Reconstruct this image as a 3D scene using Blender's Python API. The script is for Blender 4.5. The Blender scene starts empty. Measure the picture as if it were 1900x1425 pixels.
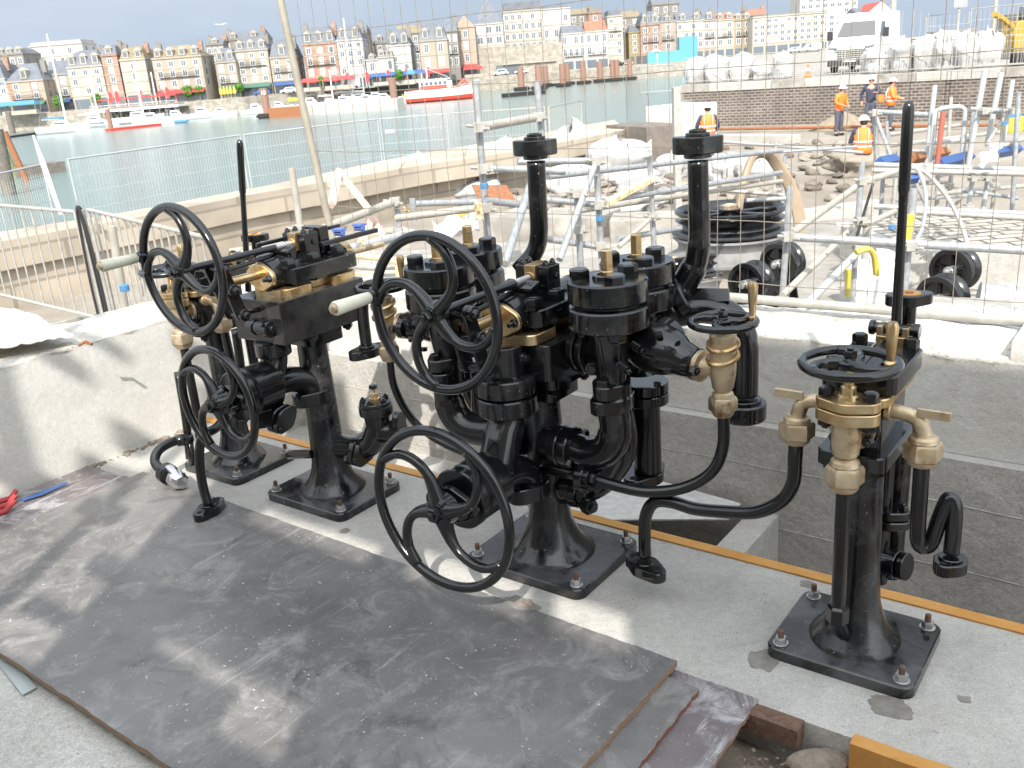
import bpy, math, random
from math import sin, cos, pi, radians
from mathutils import Vector, Matrix, noise as mn

# ------------------------------------------------------------------ camera, world, sun
SC = bpy.context.scene
W = bpy.data.worlds.new("World"); SC.world = W; W.use_nodes = True
CAM_H = 1.6
F_PX = 1700.0
PITCH = math.atan(585/1700); ROLL = radians(4.5)
cf = Vector((0, cos(PITCH), -sin(PITCH))); cu = Vector((0, sin(PITCH), cos(PITCH))); cx = Vector((1, 0, 0))
cr_ = cos(ROLL)*cx - sin(ROLL)*cu
cu_ = sin(ROLL)*cx + cos(ROLL)*cu
cd = bpy.data.cameras.new('camera'); co = bpy.data.objects.new('camera', cd); SC.collection.objects.link(co)
cd.sensor_width = 36; cd.lens = 36*F_PX/1900; cd.clip_start = .05; cd.clip_end = 3000
m = Matrix((cr_, cu_, -cf)).transposed().to_4x4(); m.translation = Vector((0, 0, CAM_H)); co.matrix_world = m
SC.camera = co
cd.dof.use_dof = True; cd.dof.focus_distance = 2.75; cd.dof.aperture_fstop = 13.0
SUN_EL = radians(42); SUN_AZ = radians(186)     # azimuth clockwise from +Y (towards the sun)
sd = Vector((sin(SUN_AZ)*cos(SUN_EL), cos(SUN_AZ)*cos(SUN_EL), sin(SUN_EL)))
sl = bpy.data.lights.new('sun', 'SUN'); sl.energy = 3.5; sl.angle = radians(0.55); sl.color = (1, .95, .87)
so = bpy.data.objects.new('sun', sl); SC.collection.objects.link(so); so.rotation_euler = sd.to_track_quat('Z', 'Y').to_euler()
nt = W.node_tree; nt.nodes.clear()
o_ = nt.nodes.new('ShaderNodeOutputWorld'); bg = nt.nodes.new('ShaderNodeBackground'); sky = nt.nodes.new('ShaderNodeTexSky')
sky.sky_type = 'NISHITA'; sky.sun_disc = False; sky.sun_elevation = SUN_EL; sky.sun_rotation = SUN_AZ
sky.air_density = 1.2; sky.dust_density = 2.5; sky.ozone_density = 1.0
tc = nt.nodes.new('ShaderNodeTexCoord'); mp = nt.nodes.new('ShaderNodeMapping'); mp.inputs['Scale'].default_value = (1.2, 1.2, 4.5)
nz = nt.nodes.new('ShaderNodeTexNoise'); nz.inputs['Scale'].default_value = 1.7; nz.inputs['Detail'].default_value = 6; nz.inputs['Roughness'].default_value = .55
cr = nt.nodes.new('ShaderNodeValToRGB'); cr.color_ramp.elements[0].position = .30; cr.color_ramp.elements[1].position = .66
cr.color_ramp.elements[0].color = (.9, .9, .9, 1); cr.color_ramp.elements[1].color = (1, 1, 1, 1)
cc = nt.nodes.new('ShaderNodeValToRGB'); cc.color_ramp.elements[0].position = .35; cc.color_ramp.elements[1].position = .75
cc.color_ramp.elements[0].color = (3.4, 4.2, 5.3, 1); cc.color_ramp.elements[1].color = (4.5, 5.1, 5.9, 1)
mx = nt.nodes.new('ShaderNodeMix'); mx.data_type = 'RGBA'
L = nt.links.new
L(tc.outputs['Generated'], mp.inputs[0]); L(mp.outputs[0], nz.inputs[0]); L(nz.outputs[0], cr.inputs[0]); L(nz.outputs[0], cc.inputs[0])
L(cr.outputs[0], mx.inputs['Factor']); L(sky.outputs[0], mx.inputs['A']); L(cc.outputs[0], mx.inputs['B'])
# thin cloud glows towards the sun and overhead, greyer to the north
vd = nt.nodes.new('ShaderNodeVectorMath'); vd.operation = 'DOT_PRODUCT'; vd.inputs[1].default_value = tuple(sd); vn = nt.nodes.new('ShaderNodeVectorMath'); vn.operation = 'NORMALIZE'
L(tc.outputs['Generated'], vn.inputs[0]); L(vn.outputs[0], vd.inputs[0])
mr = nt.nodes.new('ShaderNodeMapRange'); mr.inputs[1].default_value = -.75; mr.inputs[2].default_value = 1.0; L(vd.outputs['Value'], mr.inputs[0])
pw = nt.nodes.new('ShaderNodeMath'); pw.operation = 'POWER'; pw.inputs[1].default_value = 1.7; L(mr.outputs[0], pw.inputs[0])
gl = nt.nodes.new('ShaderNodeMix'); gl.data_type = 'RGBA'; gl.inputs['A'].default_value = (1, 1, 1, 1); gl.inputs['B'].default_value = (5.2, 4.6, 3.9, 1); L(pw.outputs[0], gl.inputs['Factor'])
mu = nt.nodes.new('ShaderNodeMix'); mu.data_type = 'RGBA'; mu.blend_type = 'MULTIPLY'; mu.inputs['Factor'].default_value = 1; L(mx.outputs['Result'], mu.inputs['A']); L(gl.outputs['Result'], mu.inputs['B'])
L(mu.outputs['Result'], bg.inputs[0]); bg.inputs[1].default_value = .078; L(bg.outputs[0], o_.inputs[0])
SC.view_settings.view_transform = 'Standard'; SC.view_settings.look = 'None'; SC.view_settings.gamma = 1
SC.view_settings.exposure = .90
try: SC.view_settings.use_curve_mapping = False
except Exception: pass
SC.cycles.max_bounces = 8; SC.cycles.transparent_max_bounces = 16

# ------------------------------------------------------------------ frames: pixels of the photo -> places in the world
def ray(px, py): return cf + cr_*((px-950)/F_PX) - cu_*((py-712.5)/F_PX)
CP = Vector((0, 0, CAM_H))
U = Vector((.792, -.610, 0)).normalized(); V = Vector((-U.y, U.x, 0))
def gnd(px, py, z=0):
    d = ray(px, py); return CP + d*((z-CAM_H)/d.z)
def atY(px, py, Y):
    d = ray(px, py); return CP + d*(Y/d.y)
def atT(px, py, t):
    d = ray(px, py); return CP + d*(t/d.dot(V))
def R(s, t, z=0): return U*s + V*t + Vector((0, 0, z))
PHI = math.atan2(U.y, U.x)
def hz(px): return 201 - .0789*px      # image row of the horizon

# ------------------------------------------------------------------ mesh builder
class MB:
    def __init__(s): s.v = []; s.f = []; s.m = []; s.mi = 0
    def add(s, vs, fs):
        b = len(s.v); s.v += [tuple(p) for p in vs]
        for f in fs: s.f.append([i+b for i in f]); s.m.append(s.mi)
        return s
    def hexa(s, p):   # 8 points: bottom 4 ccw, top 4 ccw
        return s.add(p, [(3,2,1,0),(4,5,6,7),(0,1,5,4),(1,2,6,5),(2,3,7,6),(3,0,4,7)])
    def box(s, c, d, X=(1,0,0), Y=(0,1,0), Z=(0,0,1)):
        c = Vector(c); X = Vector(X)*d[0]/2; Y = Vector(Y)*d[1]/2; Z = Vector(Z)*d[2]/2
        return s.hexa([c-X-Y-Z, c+X-Y-Z, c+X+Y-Z, c-X+Y-Z, c-X-Y+Z, c+X-Y+Z, c+X+Y+Z, c-X+Y+Z])
    def bx(s, x0, x1, y0, y1, z0, z1): return s.box(((x0+x1)/2, (y0+y1)/2, (z0+z1)/2), (x1-x0, y1-y0, z1-z0))
    def rbox(s, x0, x1, y0, y1, z0, z1, r=.02, n=4, ch=.003):   # rounded corners in plan, small chamfer
        def loop(i):
            P = []
            for (cx_, cy_, a0) in ((x1-r, y1-r, 0), (x0+r, y1-r, 90), (x0+r, y0+r, 180), (x1-r, y0+r, 270)):
                for k in range(n+1):
                    a = radians(a0+90*k/n); P.append((cx_+(r-i)*cos(a), cy_+(r-i)*sin(a)))
            return P
        return s.loops([[(x, y, z0) for x, y in loop(0)], [(x, y, z1-ch) for x, y in loop(0)], [(x, y, z1) for x, y in loop(ch)]])
    def loops(s, Ls, closed=True, cap=True):
        n = len(Ls[0]); vs = [p for l in Ls for p in l]; fs = []
        for j in range(len(Ls)-1):
            for i in range(n if closed else n-1):
                k = (i+1) % n; fs.append((j*n+i, j*n+k, (j+1)*n+k, (j+1)*n+i))
        if cap: fs.append(tuple(range(n-1, -1, -1))); fs.append(tuple((len(Ls)-1)*n+i for i in range(n)))
        return s.add(vs, fs)
    def prism(s, poly, O, X, Y, h, ch=0):   # outline in X,Y extruded by h along XxY
        O = Vector(O); X = Vector(X); Y = Vector(Y); Z = X.cross(Y).normalized()
        a = [O+X*x+Y*y for x, y in poly]
        Ls = [a, [p+Z*h for p in a]]
        if ch:
            cxm = sum(x for x, y in poly)/len(poly); cym = sum(y for x, y in poly)/len(poly)
            def sh(x, y):
                d = math.hypot(x-cxm, y-cym) or 1; return (x-(x-cxm)/d*ch, y-(y-cym)/d*ch)
            b = [O+X*sh(x, y)[0]+Y*sh(x, y)[1] for x, y in poly]
            Ls = [b, [p+Z*ch for p in a], [p+Z*(h-ch) for p in a], [p+Z*h for p in b]]
        return s.loops(Ls)
    def lathe(s, c, ax, prof, n=24, ph=0, ref=None):
        c = Vector(c); ax = Vector(ax).normalized()
        r0 = Vector(ref) if ref else (Vector((1,0,0)) if abs(ax.x) < .8 else Vector((0,1,0)))
        A = (r0 - ax*r0.dot(ax)).normalized(); B = ax.cross(A)
        Ls = [[c+ax*h+(A*cos(ph+2*pi*i/n)+B*sin(ph+2*pi*i/n))*max(r, 1e-5) for i in range(n)] for h, r in prof]
        return s.loops(Ls)
    def cyl(s, c, ax, r, h, n=24, ch=.002, ref=None, ph=0):
        ch = min(ch, r*.3, h*.3)
        return s.lathe(c, ax, [(0, r-ch), (ch, r), (h-ch, r), (h, r-ch)], n, ph, ref)
    def hexn(s, c, ax, r, h, ph=0, ref=None):     # bolt head with chamfered crown and a stub
        s.lathe(c, ax, [(0, r), (h*.82, r), (h, r*.84)], 6, ph, ref)
        return s
    def nut(s, c, ax, r, h, ph=0, ref=None, stub=.35):
        s.hexn(c, ax, r, h, ph, ref); a = Vector(ax).normalized()
        s.cyl(Vector(c)+a*h*.9, ax, r*.5, h*.1+h*stub, 10); return s
    def tube(s, pts, r, n=12, closed=False, cap=True, flat=1.0):
        P = [Vector(p) for p in pts]; N = len(P); rr = r if isinstance(r, (list, tuple)) else [r]*N
        T = []
        for i in range(N):
            a = P[(i-1) % N] if (closed or i > 0) else P[i]; b = P[(i+1) % N] if (closed or i < N-1) else P[i]
            T.append((b-a).normalized())
        up = Vector((0, 0, 1)) if abs(T[0].z) < .9 else Vector((1, 0, 0))
        A = (up - T[0]*up.dot(T[0])).normalized(); Ls = []
        for i in range(N):
            A = (A - T[i]*A.dot(T[i])).normalized(); B = T[i].cross(A)
            Ls.append([P[i]+(A*cos(2*pi*k/n)*flat+B*sin(2*pi*k/n))*rr[i] for k in range(n)])
        if closed:
            vs = [p for l in Ls for p in l]; fs = []
            # find twist offset for the seam
            for j in range(N):
                j2 = (j+1) % N; off = 0
                if j2 == 0:
                    off = min(range(n), key=lambda o: (Ls[j][0]-Ls[0][o]).length)
                for i in range(n):
                    k = (i+1) % n; fs.append((j*n+i, j*n+k, j2*n+(k+off) % n, j2*n+(i+off) % n))
            return s.add(vs, fs)
        return s.loops(Ls, cap=cap)
    def sph(s, c, r, n=12, m=8, sc=(1,1,1)):
        c = Vector(c); Ls = []
        for j in range(m+1):
            a = -pi/2+pi*j/m
            Ls.append([c+Vector((cos(a)*cos(2*pi*i/n)*r*sc[0], cos(a)*sin(2*pi*i/n)*r*sc[1], sin(a)*r*sc[2])) if 0 < j < m else c+Vector((1e-5*cos(2*pi*i/n), 1e-5*sin(2*pi*i/n), sin(a)*r*sc[2])) for i in range(n)])
        return s.loops(Ls)
    def xf(s, M):
        s.v = [tuple(M @ Vector(p)) for p in s.v]; return s
    def build(s, name, mat, parent=None, bev=0, ang=38, smooth=True):
        me = bpy.data.meshes.new(name); me.from_pydata(s.v, [], s.f)
        mats = mat if isinstance(mat, (list, tuple)) else [mat]
        for q in mats: me.materials.append(q)
        if len(mats) > 1: me.polygons.foreach_set('material_index', s.m)
        me.update()
        if smooth:
            me.polygons.foreach_set('use_smooth', [True]*len(me.polygons)); me.set_sharp_from_angle(angle=radians(ang))
        o = bpy.data.objects.new(name, me); SC.collection.objects.link(o)
        if parent: o.parent = parent
        if bev:
            b = o.modifiers.new('bevel', 'BEVEL'); b.width = bev; b.segments = 2; b.limit_method = 'ANGLE'; b.angle_limit = radians(40)
        return o
def crv(pts, n=6):      # Catmull-Rom through pts
    P = [Vector(p) for p in pts]; out = []
    for i in range(len(P)-1):
        a = P[i-1] if i else P[0]*2-P[1]; b = P[i]; c = P[i+1]; d = P[i+2] if i+2 < len(P) else P[-1]*2-P[-2]
        for k in range(n):
            t = k/n; out.append(.5*((2*b)+(c-a)*t+(2*a-5*b+4*c-d)*t*t+(3*b-a-3*c+d)*t**3))
    out.append(P[-1]); return out
def oval(rx, ry, n=20):  # two-bolt flange outline: circle ry joined to small ears at +-rx
    P = []; e = ry*.62; c = rx-e
    a = math.acos((ry-e)/c) if c > ry-e else 0
    for k in range(n+1): t = -a+2*a*k/n; P.append((c+e*cos(t), e*sin(t)))
    for k in range(n+1): t = a+(pi-2*a)*k/n; P.append((ry*cos(t), ry*sin(t)))
    for k in range(n+1): t = pi-a+2*a*k/n; P.append((-c+e*cos(t), e*sin(t)))
    for k in range(n+1): t = pi+a+(pi-2*a)*k/n; P.append((ry*cos(t), ry*sin(t)))
    return P
def tag(o, label=None, cat=None, group=None, kind=None):
    if label: o['label'] = label
    if cat: o['category'] = cat
    if group: o['group'] = group
    if kind: o['kind'] = kind
    return o
def empty(name, loc, rz=0, label=None, cat=None, group=None):
    o = bpy.data.objects.new(name, None); SC.collection.objects.link(o); o.location = loc; o.rotation_euler = (0, 0, rz)
    o.empty_display_size = .1
    return tag(o, label, cat, group)
def copy_tree(o, parent=None):
    c = o.copy(); SC.collection.objects.link(c); c.parent = parent
    for ch in [x for x in SC.collection.objects if x.parent == o]: copy_tree(ch, c)
    return c
def text(s, size, loc, X, Y, depth, mat, parent, name='lettering'):
    cu2 = bpy.data.curves.new(name, 'FONT'); cu2.body = s; cu2.size = size; cu2.extrude = depth; cu2.align_x = 'CENTER'; cu2.align_y = 'CENTER'
    to = bpy.data.objects.new(name, cu2); SC.collection.objects.link(to)
    me = bpy.data.meshes.new_from_object(to); bpy.data.objects.remove(to); bpy.data.curves.remove(cu2)
    X = Vector(X).normalized(); Y = Vector(Y).normalized(); Z = X.cross(Y)
    M = Matrix((X, Y, Z)).transposed().to_4x4(); M.translation = Vector(loc); me.transform(M)
    me.materials.clear(); me.materials.append(mat)
    o = bpy.data.objects.new(name, me); SC.collection.objects.link(o); o.parent = parent; return o

# ------------------------------------------------------------------ materials
def mat(name, col, rough=.6, metal=0, col2=None, ns=8, nd=5, lo=.35, hi=.65, rough2=None, bump=0, bs=60, coat=0, spec=None,
        spots=None, sps=40, spl=.62, sph_=.66, coords='Object', stretch=(1,1,1), alpha=None, col3=None, ns3=2.2, l3=.45, h3=.7, bd=.01, dist=0):
    m = bpy.data.materials.new(name); m.use_nodes = True; t = m.node_tree; n = t.nodes; b = n['Principled BSDF']; k = t.links.new
    def rgb(c): return (c[0], c[1], c[2], 1)
    b.inputs['Base Color'].default_value = rgb(col); b.inputs['Roughness'].default_value = rough; b.inputs['Metallic'].default_value = metal
    if coat: b.inputs['Coat Weight'].default_value = coat; b.inputs['Coat Roughness'].default_value = .06
    if spec is not None: b.inputs['Specular IOR Level'].default_value = spec
    if alpha is not None: b.inputs['Alpha'].default_value = alpha
    tcn = n.new('ShaderNodeTexCoord'); mpn = n.new('ShaderNodeMapping'); mpn.inputs['Scale'].default_value = stretch; k(tcn.outputs[coords], mpn.inputs[0])
    def noise_(s, d=5, r=.6):
        q = n.new('ShaderNodeTexNoise'); q.inputs['Scale'].default_value = s; q.inputs['Detail'].default_value = d; q.inputs['Roughness'].default_value = r
        q.inputs['Distortion'].default_value = dist; k(mpn.outputs[0], q.inputs[0]); return q
    def ramp(q, a, c):
        r = n.new('ShaderNodeMapRange'); r.inputs[1].default_value = a; r.inputs[2].default_value = c; k(q.outputs[0], r.inputs[0]); return r
    cur = None
    def mix(fac, A, B):
        x = n.new('ShaderNodeMix'); x.data_type = 'RGBA'; k(fac, x.inputs['Factor'])
        if isinstance(A, tuple): x.inputs['A'].default_value = rgb(A)
        else: k(A, x.inputs['A'])
        x.inputs['B'].default_value = rgb(B); return x.outputs['Result']
    if col2:
        q = noise_(ns, nd); r = ramp(q, lo, hi); cur = mix(r.outputs[0], col, col2)
        if rough2 is not None:
            z = n.new('ShaderNodeMapRange'); z.inputs[3].default_value = rough; z.inputs[4].default_value = rough2; k(r.outputs[0], z.inputs[0]); k(z.outputs[0], b.inputs['Roughness'])
    if col3:
        q = noise_(ns3, 6, .65); r = ramp(q, l3, h3); cur = mix(r.outputs[0], cur or col, col3)
    if spots:
        q = noise_(sps, 3, .5); r = ramp(q, spl, sph_); cur = mix(r.outputs[0], cur or col, spots)
    if cur: k(cur, b.inputs['Base Color'])
    if bump:
        q = noise_(bs, 6, .65); bp = n.new('ShaderNodeBump'); bp.inputs['Strength'].default_value = bump; bp.inputs['Distance'].default_value = bd
        k(q.outputs[0], bp.inputs['Height']); k(bp.outputs[0], b.inputs['Normal'])
    return m
K = {}
K['black'] = mat('black_gloss_paint', (.005, .0053, .006), .09, col2=(.010, .0103, .011), ns=7, rough2=.27, bump=.10, bs=22, bd=.004, coat=.3, spots=(.20, .195, .19), sps=150, spl=.76, sph_=.79, col3=(.035, .032, .03), ns3=11, l3=.66, h3=.9)
K['blackd'] = mat('dusty_black_paint', (.006, .0065, .007), .12, col2=(.06, .057, .052), ns=9, nd=8, lo=.54, hi=.80, rough2=.45, bump=.2, bs=40, bd=.004, coat=.2, spots=(.28, .27, .25), sps=120, spl=.70, sph_=.75)
K['blackp'] = mat('black_pedestal_dust_and_sky_sheen', (.006, .0065, .007), .14, col2=(.12, .122, .128), ns=4.5, nd=10, lo=.46, hi=.74, rough2=.5, bump=.22, bs=30, bd=.005, coat=.2, spots=(.40, .39, .37), sps=130, spl=.71, sph_=.76, dist=.5)  # grey patches are dust plus sky reflection painted into the colour
K['concwl'] = mat('sun_lightened_wall_render', (.58, .565, .52), .9, col2=(.50, .485, .45), ns=5, nd=8, bump=.6, bs=130, bd=.003, spots=(.40, .38, .34), sps=90, spl=.68, sph_=.74)
K['machined'] = mat('machined_black_face', (.012, .012, .013), .07, .1, col2=(.03, .03, .03), ns=12, rough2=.24)
K['brass'] = mat('worn_brass', (.68, .48, .25), .22, .92, col2=(.42, .26, .11), ns=16, rough2=.42, bump=.08, bs=60, col3=(.66, .53, .33), ns3=9)
K['brassd'] = mat('dull_brass', (.54, .41, .25), .36, .82, col2=(.64, .53, .38), ns=26, rough2=.58, bump=.25, bs=60, col3=(.24, .14, .08), ns3=14, l3=.55, h3=.7)
K['steel'] = mat('zinc_steel', (.55, .56, .57), .3, .85, col2=(.38, .37, .35), ns=40, rough2=.5)
K['chrome'] = mat('chrome', (.75, .75, .76), .12, 1)
K['greyd'] = mat('dusty_grey_iron', (.13, .13, .135), .5, col2=(.22, .215, .21), ns=5, rough2=.7, bump=.2, bs=20)
K['galv'] = mat('galvanised_tube', (.27, .285, .295), .42, .35, col2=(.38, .39, .40), ns=22, rough2=.55, bump=.1, bs=90, col3=(.40, .39, .36), ns3=6, l3=.55, h3=.8)
K['galvd'] = mat('weathered_galvanised_tube', (.30, .29, .26), .6, .2, col2=(.40, .39, .36), ns=14, bump=.1, bs=60)
K['tubew'] = mat('whitish_tube', (.40, .38, .335), .55, .1, col2=(.33, .305, .26), ns=9)
K['wire'] = mat('rusty_wire', (.16, .14, .12), .6, .3, col2=(.30, .26, .21), ns=20)
K['rust'] = mat('rust', (.20, .075, .035), .85, 0, col2=(.32, .14, .06), ns=22, bump=.5, bs=80, col3=(.08, .05, .04), ns3=9, l3=.55, h3=.75)
K['rustd'] = mat('dark_rust_bolt', (.12, .07, .05), .8, .2, col2=(.2, .12, .08), ns=60, bump=.5, bs=150)
K['orange'] = mat('orange_primer', (.47, .215, .045), .65, 0, col2=(.53, .28, .08), ns=9, nd=8, bump=.25, bs=70, col3=(.25, .12, .05), ns3=16, l3=.6, h3=.78)
K['conc'] = mat('slab_concrete', (.40, .39, .365), .85, col2=(.48, .465, .435), ns=3.5, nd=9, bump=.5, bs=220, bd=.002, spots=(.20, .18, .16), sps=110, spl=.66, sph_=.74, col3=(.27, .25, .22), ns3=4.2, l3=.54, h3=.80)
K['concf'] = mat('front_slab', (.52, .50, .46), .9, col2=(.60, .58, .54), ns=5, nd=9, bump=.6, bs=160, bd=.002, spots=(.20, .16, .13), sps=70, spl=.64, sph_=.70, col3=(.44, .38, .30), ns3=3, l3=.6, h3=.8)
K['concw'] = mat('wall_render', (.44, .425, .395), .9, col2=(.38, .365, .34), ns=5, nd=8, bump=.6, bs=130, bd=.003, spots=(.45, .43, .39), sps=70, spl=.66, sph_=.72, col3=(.25, .21, .165), ns3=1.7, l3=.58, h3=.9)
K['concl'] = mat('light_rough_concrete', (.47, .45, .40), .9, col2=(.56, .54, .49), ns=12, bump=1.0, bs=45, bd=.012, spots=(.30, .27, .22), sps=60, spl=.6, sph_=.68)
K['concg'] = mat('old_grey_concrete', (.31, .295, .27), .9, col2=(.39, .37, .34), ns=6, nd=8, bump=.8, bs=60, bd=.006, spots=(.42, .40, .37), sps=110, spl=.62, sph_=.68, stretch=(1, 1, 3))
K['concs'] = mat('site_concrete', (.30, .28, .25), .9, col2=(.20, .185, .165), ns=.9, nd=9, bump=.5, bs=9, bd=.03, col3=(.38, .36, .325), ns3=2.4)
K['quay'] = mat('quay_stone', (.47, .40, .31), .9, col2=(.37, .31, .245), ns=.8, nd=9, bump=.5, bs=8, bd=.03, col3=(.38, .33, .27), ns3=.5, l3=.55, h3=.75)
K['earth'] = mat('site_earth', (.21, .18, .145), .95, col2=(.30, .27, .23), ns=.5, nd=9, bump=.9, bs=5, bd=.06, col3=(.25, .20, .16), ns3=1.4, l3=.55, h3=.75)
K['sand'] = mat('sand', (.26, .215, .155), .95, col2=(.20, .165, .12), ns=4, bump=.5, bs=18, bd=.02)
K['stone'] = mat('rubble_stone', (.19, .165, .14), .9, col2=(.12, .105, .09), ns=3, bump=.8, bs=14, bd=.03, coords='Object')
K['ply'] = mat('film_faced_plywood', (.115, .112, .116), .36, col2=(.20, .195, .19), ns=2.2, nd=10, lo=.38, hi=.72, rough2=.62, bump=.12, bs=30, bd=.002, spots=(.36, .35, .33), sps=75, spl=.70, sph_=.76, dist=.6, stretch=(1, .55, 1), col3=(.17, .165, .16), ns3=7, l3=.60, h3=.85)
K['ply2'] = mat('stained_plywood', (.15, .125, .125), .45, col2=(.22, .19, .185), ns=6, nd=9, bump=.15, bs=40, bd=.002, spots=(.48, .48, .47), sps=34, spl=.62, sph_=.70, dist=1.2, col3=(.06, .06, .065), ns3=4)
K['plye'] = mat('plywood_edge', (.30, .20, .125), .8, col2=(.20, .12, .075), ns=14, stretch=(1, 1, 30))
K['plyer'] = mat('red_plywood_edge', (.22, .075, .05), .8, col2=(.14, .06, .04), ns=14)
K['white'] = mat('white_paint', (.78, .78, .76), .4, col2=(.70, .70, .69), ns=3)
K['whiteg'] = mat('white_gelcoat', (.80, .80, .79), .18, coat=.4)
K['bag'] = mat('white_woven_sack', (.46, .46, .46), .75, col2=(.34, .34, .34), ns=5, bump=.5, bs=16, bd=.02)
K['strap'] = mat('dark_strap', (.05, .055, .065), .7)
K['handle'] = mat('cream_plastic_handle', (.74, .72, .60), .45, col2=(.66, .64, .5), ns=20)
K['handleg'] = mat('greenish_tape_handle', (.50, .52, .40), .5, col2=(.70, .68, .56), ns=14)
K['tan'] = mat('packing_tape', (.50, .34, .17), .45, col2=(.72, .60, .42), ns=14, bump=.5, bs=30)
K['orangev'] = mat('orange_hi_vis', (.95, .20, .035), .7, bump=.3, bs=14)
K['silverv'] = mat('reflective_band', (.55, .55, .56), .4)
K['navy'] = mat('navy_cloth', (.035, .04, .07), .85, col2=(.05, .055, .085), ns=20)
K['trous'] = mat('grey_blue_trousers', (.075, .08, .11), .9)
K['skin'] = mat('skin', (.50, .28, .19), .55)
K['hair'] = mat('dark_hair', (.03, .02, .015), .7)
K['redl'] = mat('red_cloth', (.42, .05, .05), .7)
K['redp'] = mat('red_paint', (.45, .055, .035), .4)
K['bluep'] = mat('blue_paint', (.035, .085, .24), .5)
K['bluec'] = mat('bright_blue_cloth', (.06, .19, .36), .7)
K['yellow'] = mat('yellow_paint', (.55, .44, .07), .45)
K['yelm'] = mat('machine_yellow', (.36, .23, .03), .4)
K['green'] = mat('green_awning', (.06, .15, .115), .7)
K['leaf'] = mat('foliage', (.06, .16, .02), .8, col2=(.10, .24, .03), ns=1.5)
K['glass'] = mat('window_glass', (.05, .065, .08), .08, spec=.8)
K['dark'] = mat('hole_shade_and_near_black', (.008, .007, .006), .9)
K['dglass'] = mat('van_windscreen', (.10, .10, .10), .08, coat=.5)
K['tyre'] = mat('tyre_rubber', (.02, .02, .02), .8)
K['dplast'] = mat('dark_plastic', (.03, .03, .032), .5)
K['slate'] = mat('slate_roof', (.10, .112, .135), .7, col2=(.145, .155, .175), ns=.8, bump=.3, bs=3, bd=.05)
K['slateo'] = mat('lichen_roof', (.17, .145, .105), .8, col2=(.24, .19, .11), ns=.6, nd=8, bump=.3, bs=3)
K['tile'] = mat('orange_tile_roof', (.30, .14, .09), .8, col2=(.24, .11, .07), ns=1)
def wallm(n, c): return mat(n, c, .9, col2=(c[0]*.86, c[1]*.84, c[2]*.80), ns=.25, nd=9, bump=.2, bs=2, bd=.05, stretch=(1, 1, .6))
K['cream'] = wallm('cream_stone', (0.326, 0.292, 0.240)); K['pale'] = wallm('pale_stone', (0.374, 0.350, 0.308)); K['ochre'] = wallm('ochre_render', (0.296, 0.245, 0.175))
K['rwhite'] = wallm('white_render', (0.408, 0.400, 0.387)); K['peach'] = wallm('peach_render', (0.378, 0.308, 0.253)); K['ywall'] = wallm('yellow_render', (0.289, 0.233, 0.125))
K['pink'] = wallm('pinkish_stone', (0.319, 0.277, 0.248)); K['greyb'] = wallm('grey_stone', (0.214, 0.200, 0.182))
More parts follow.
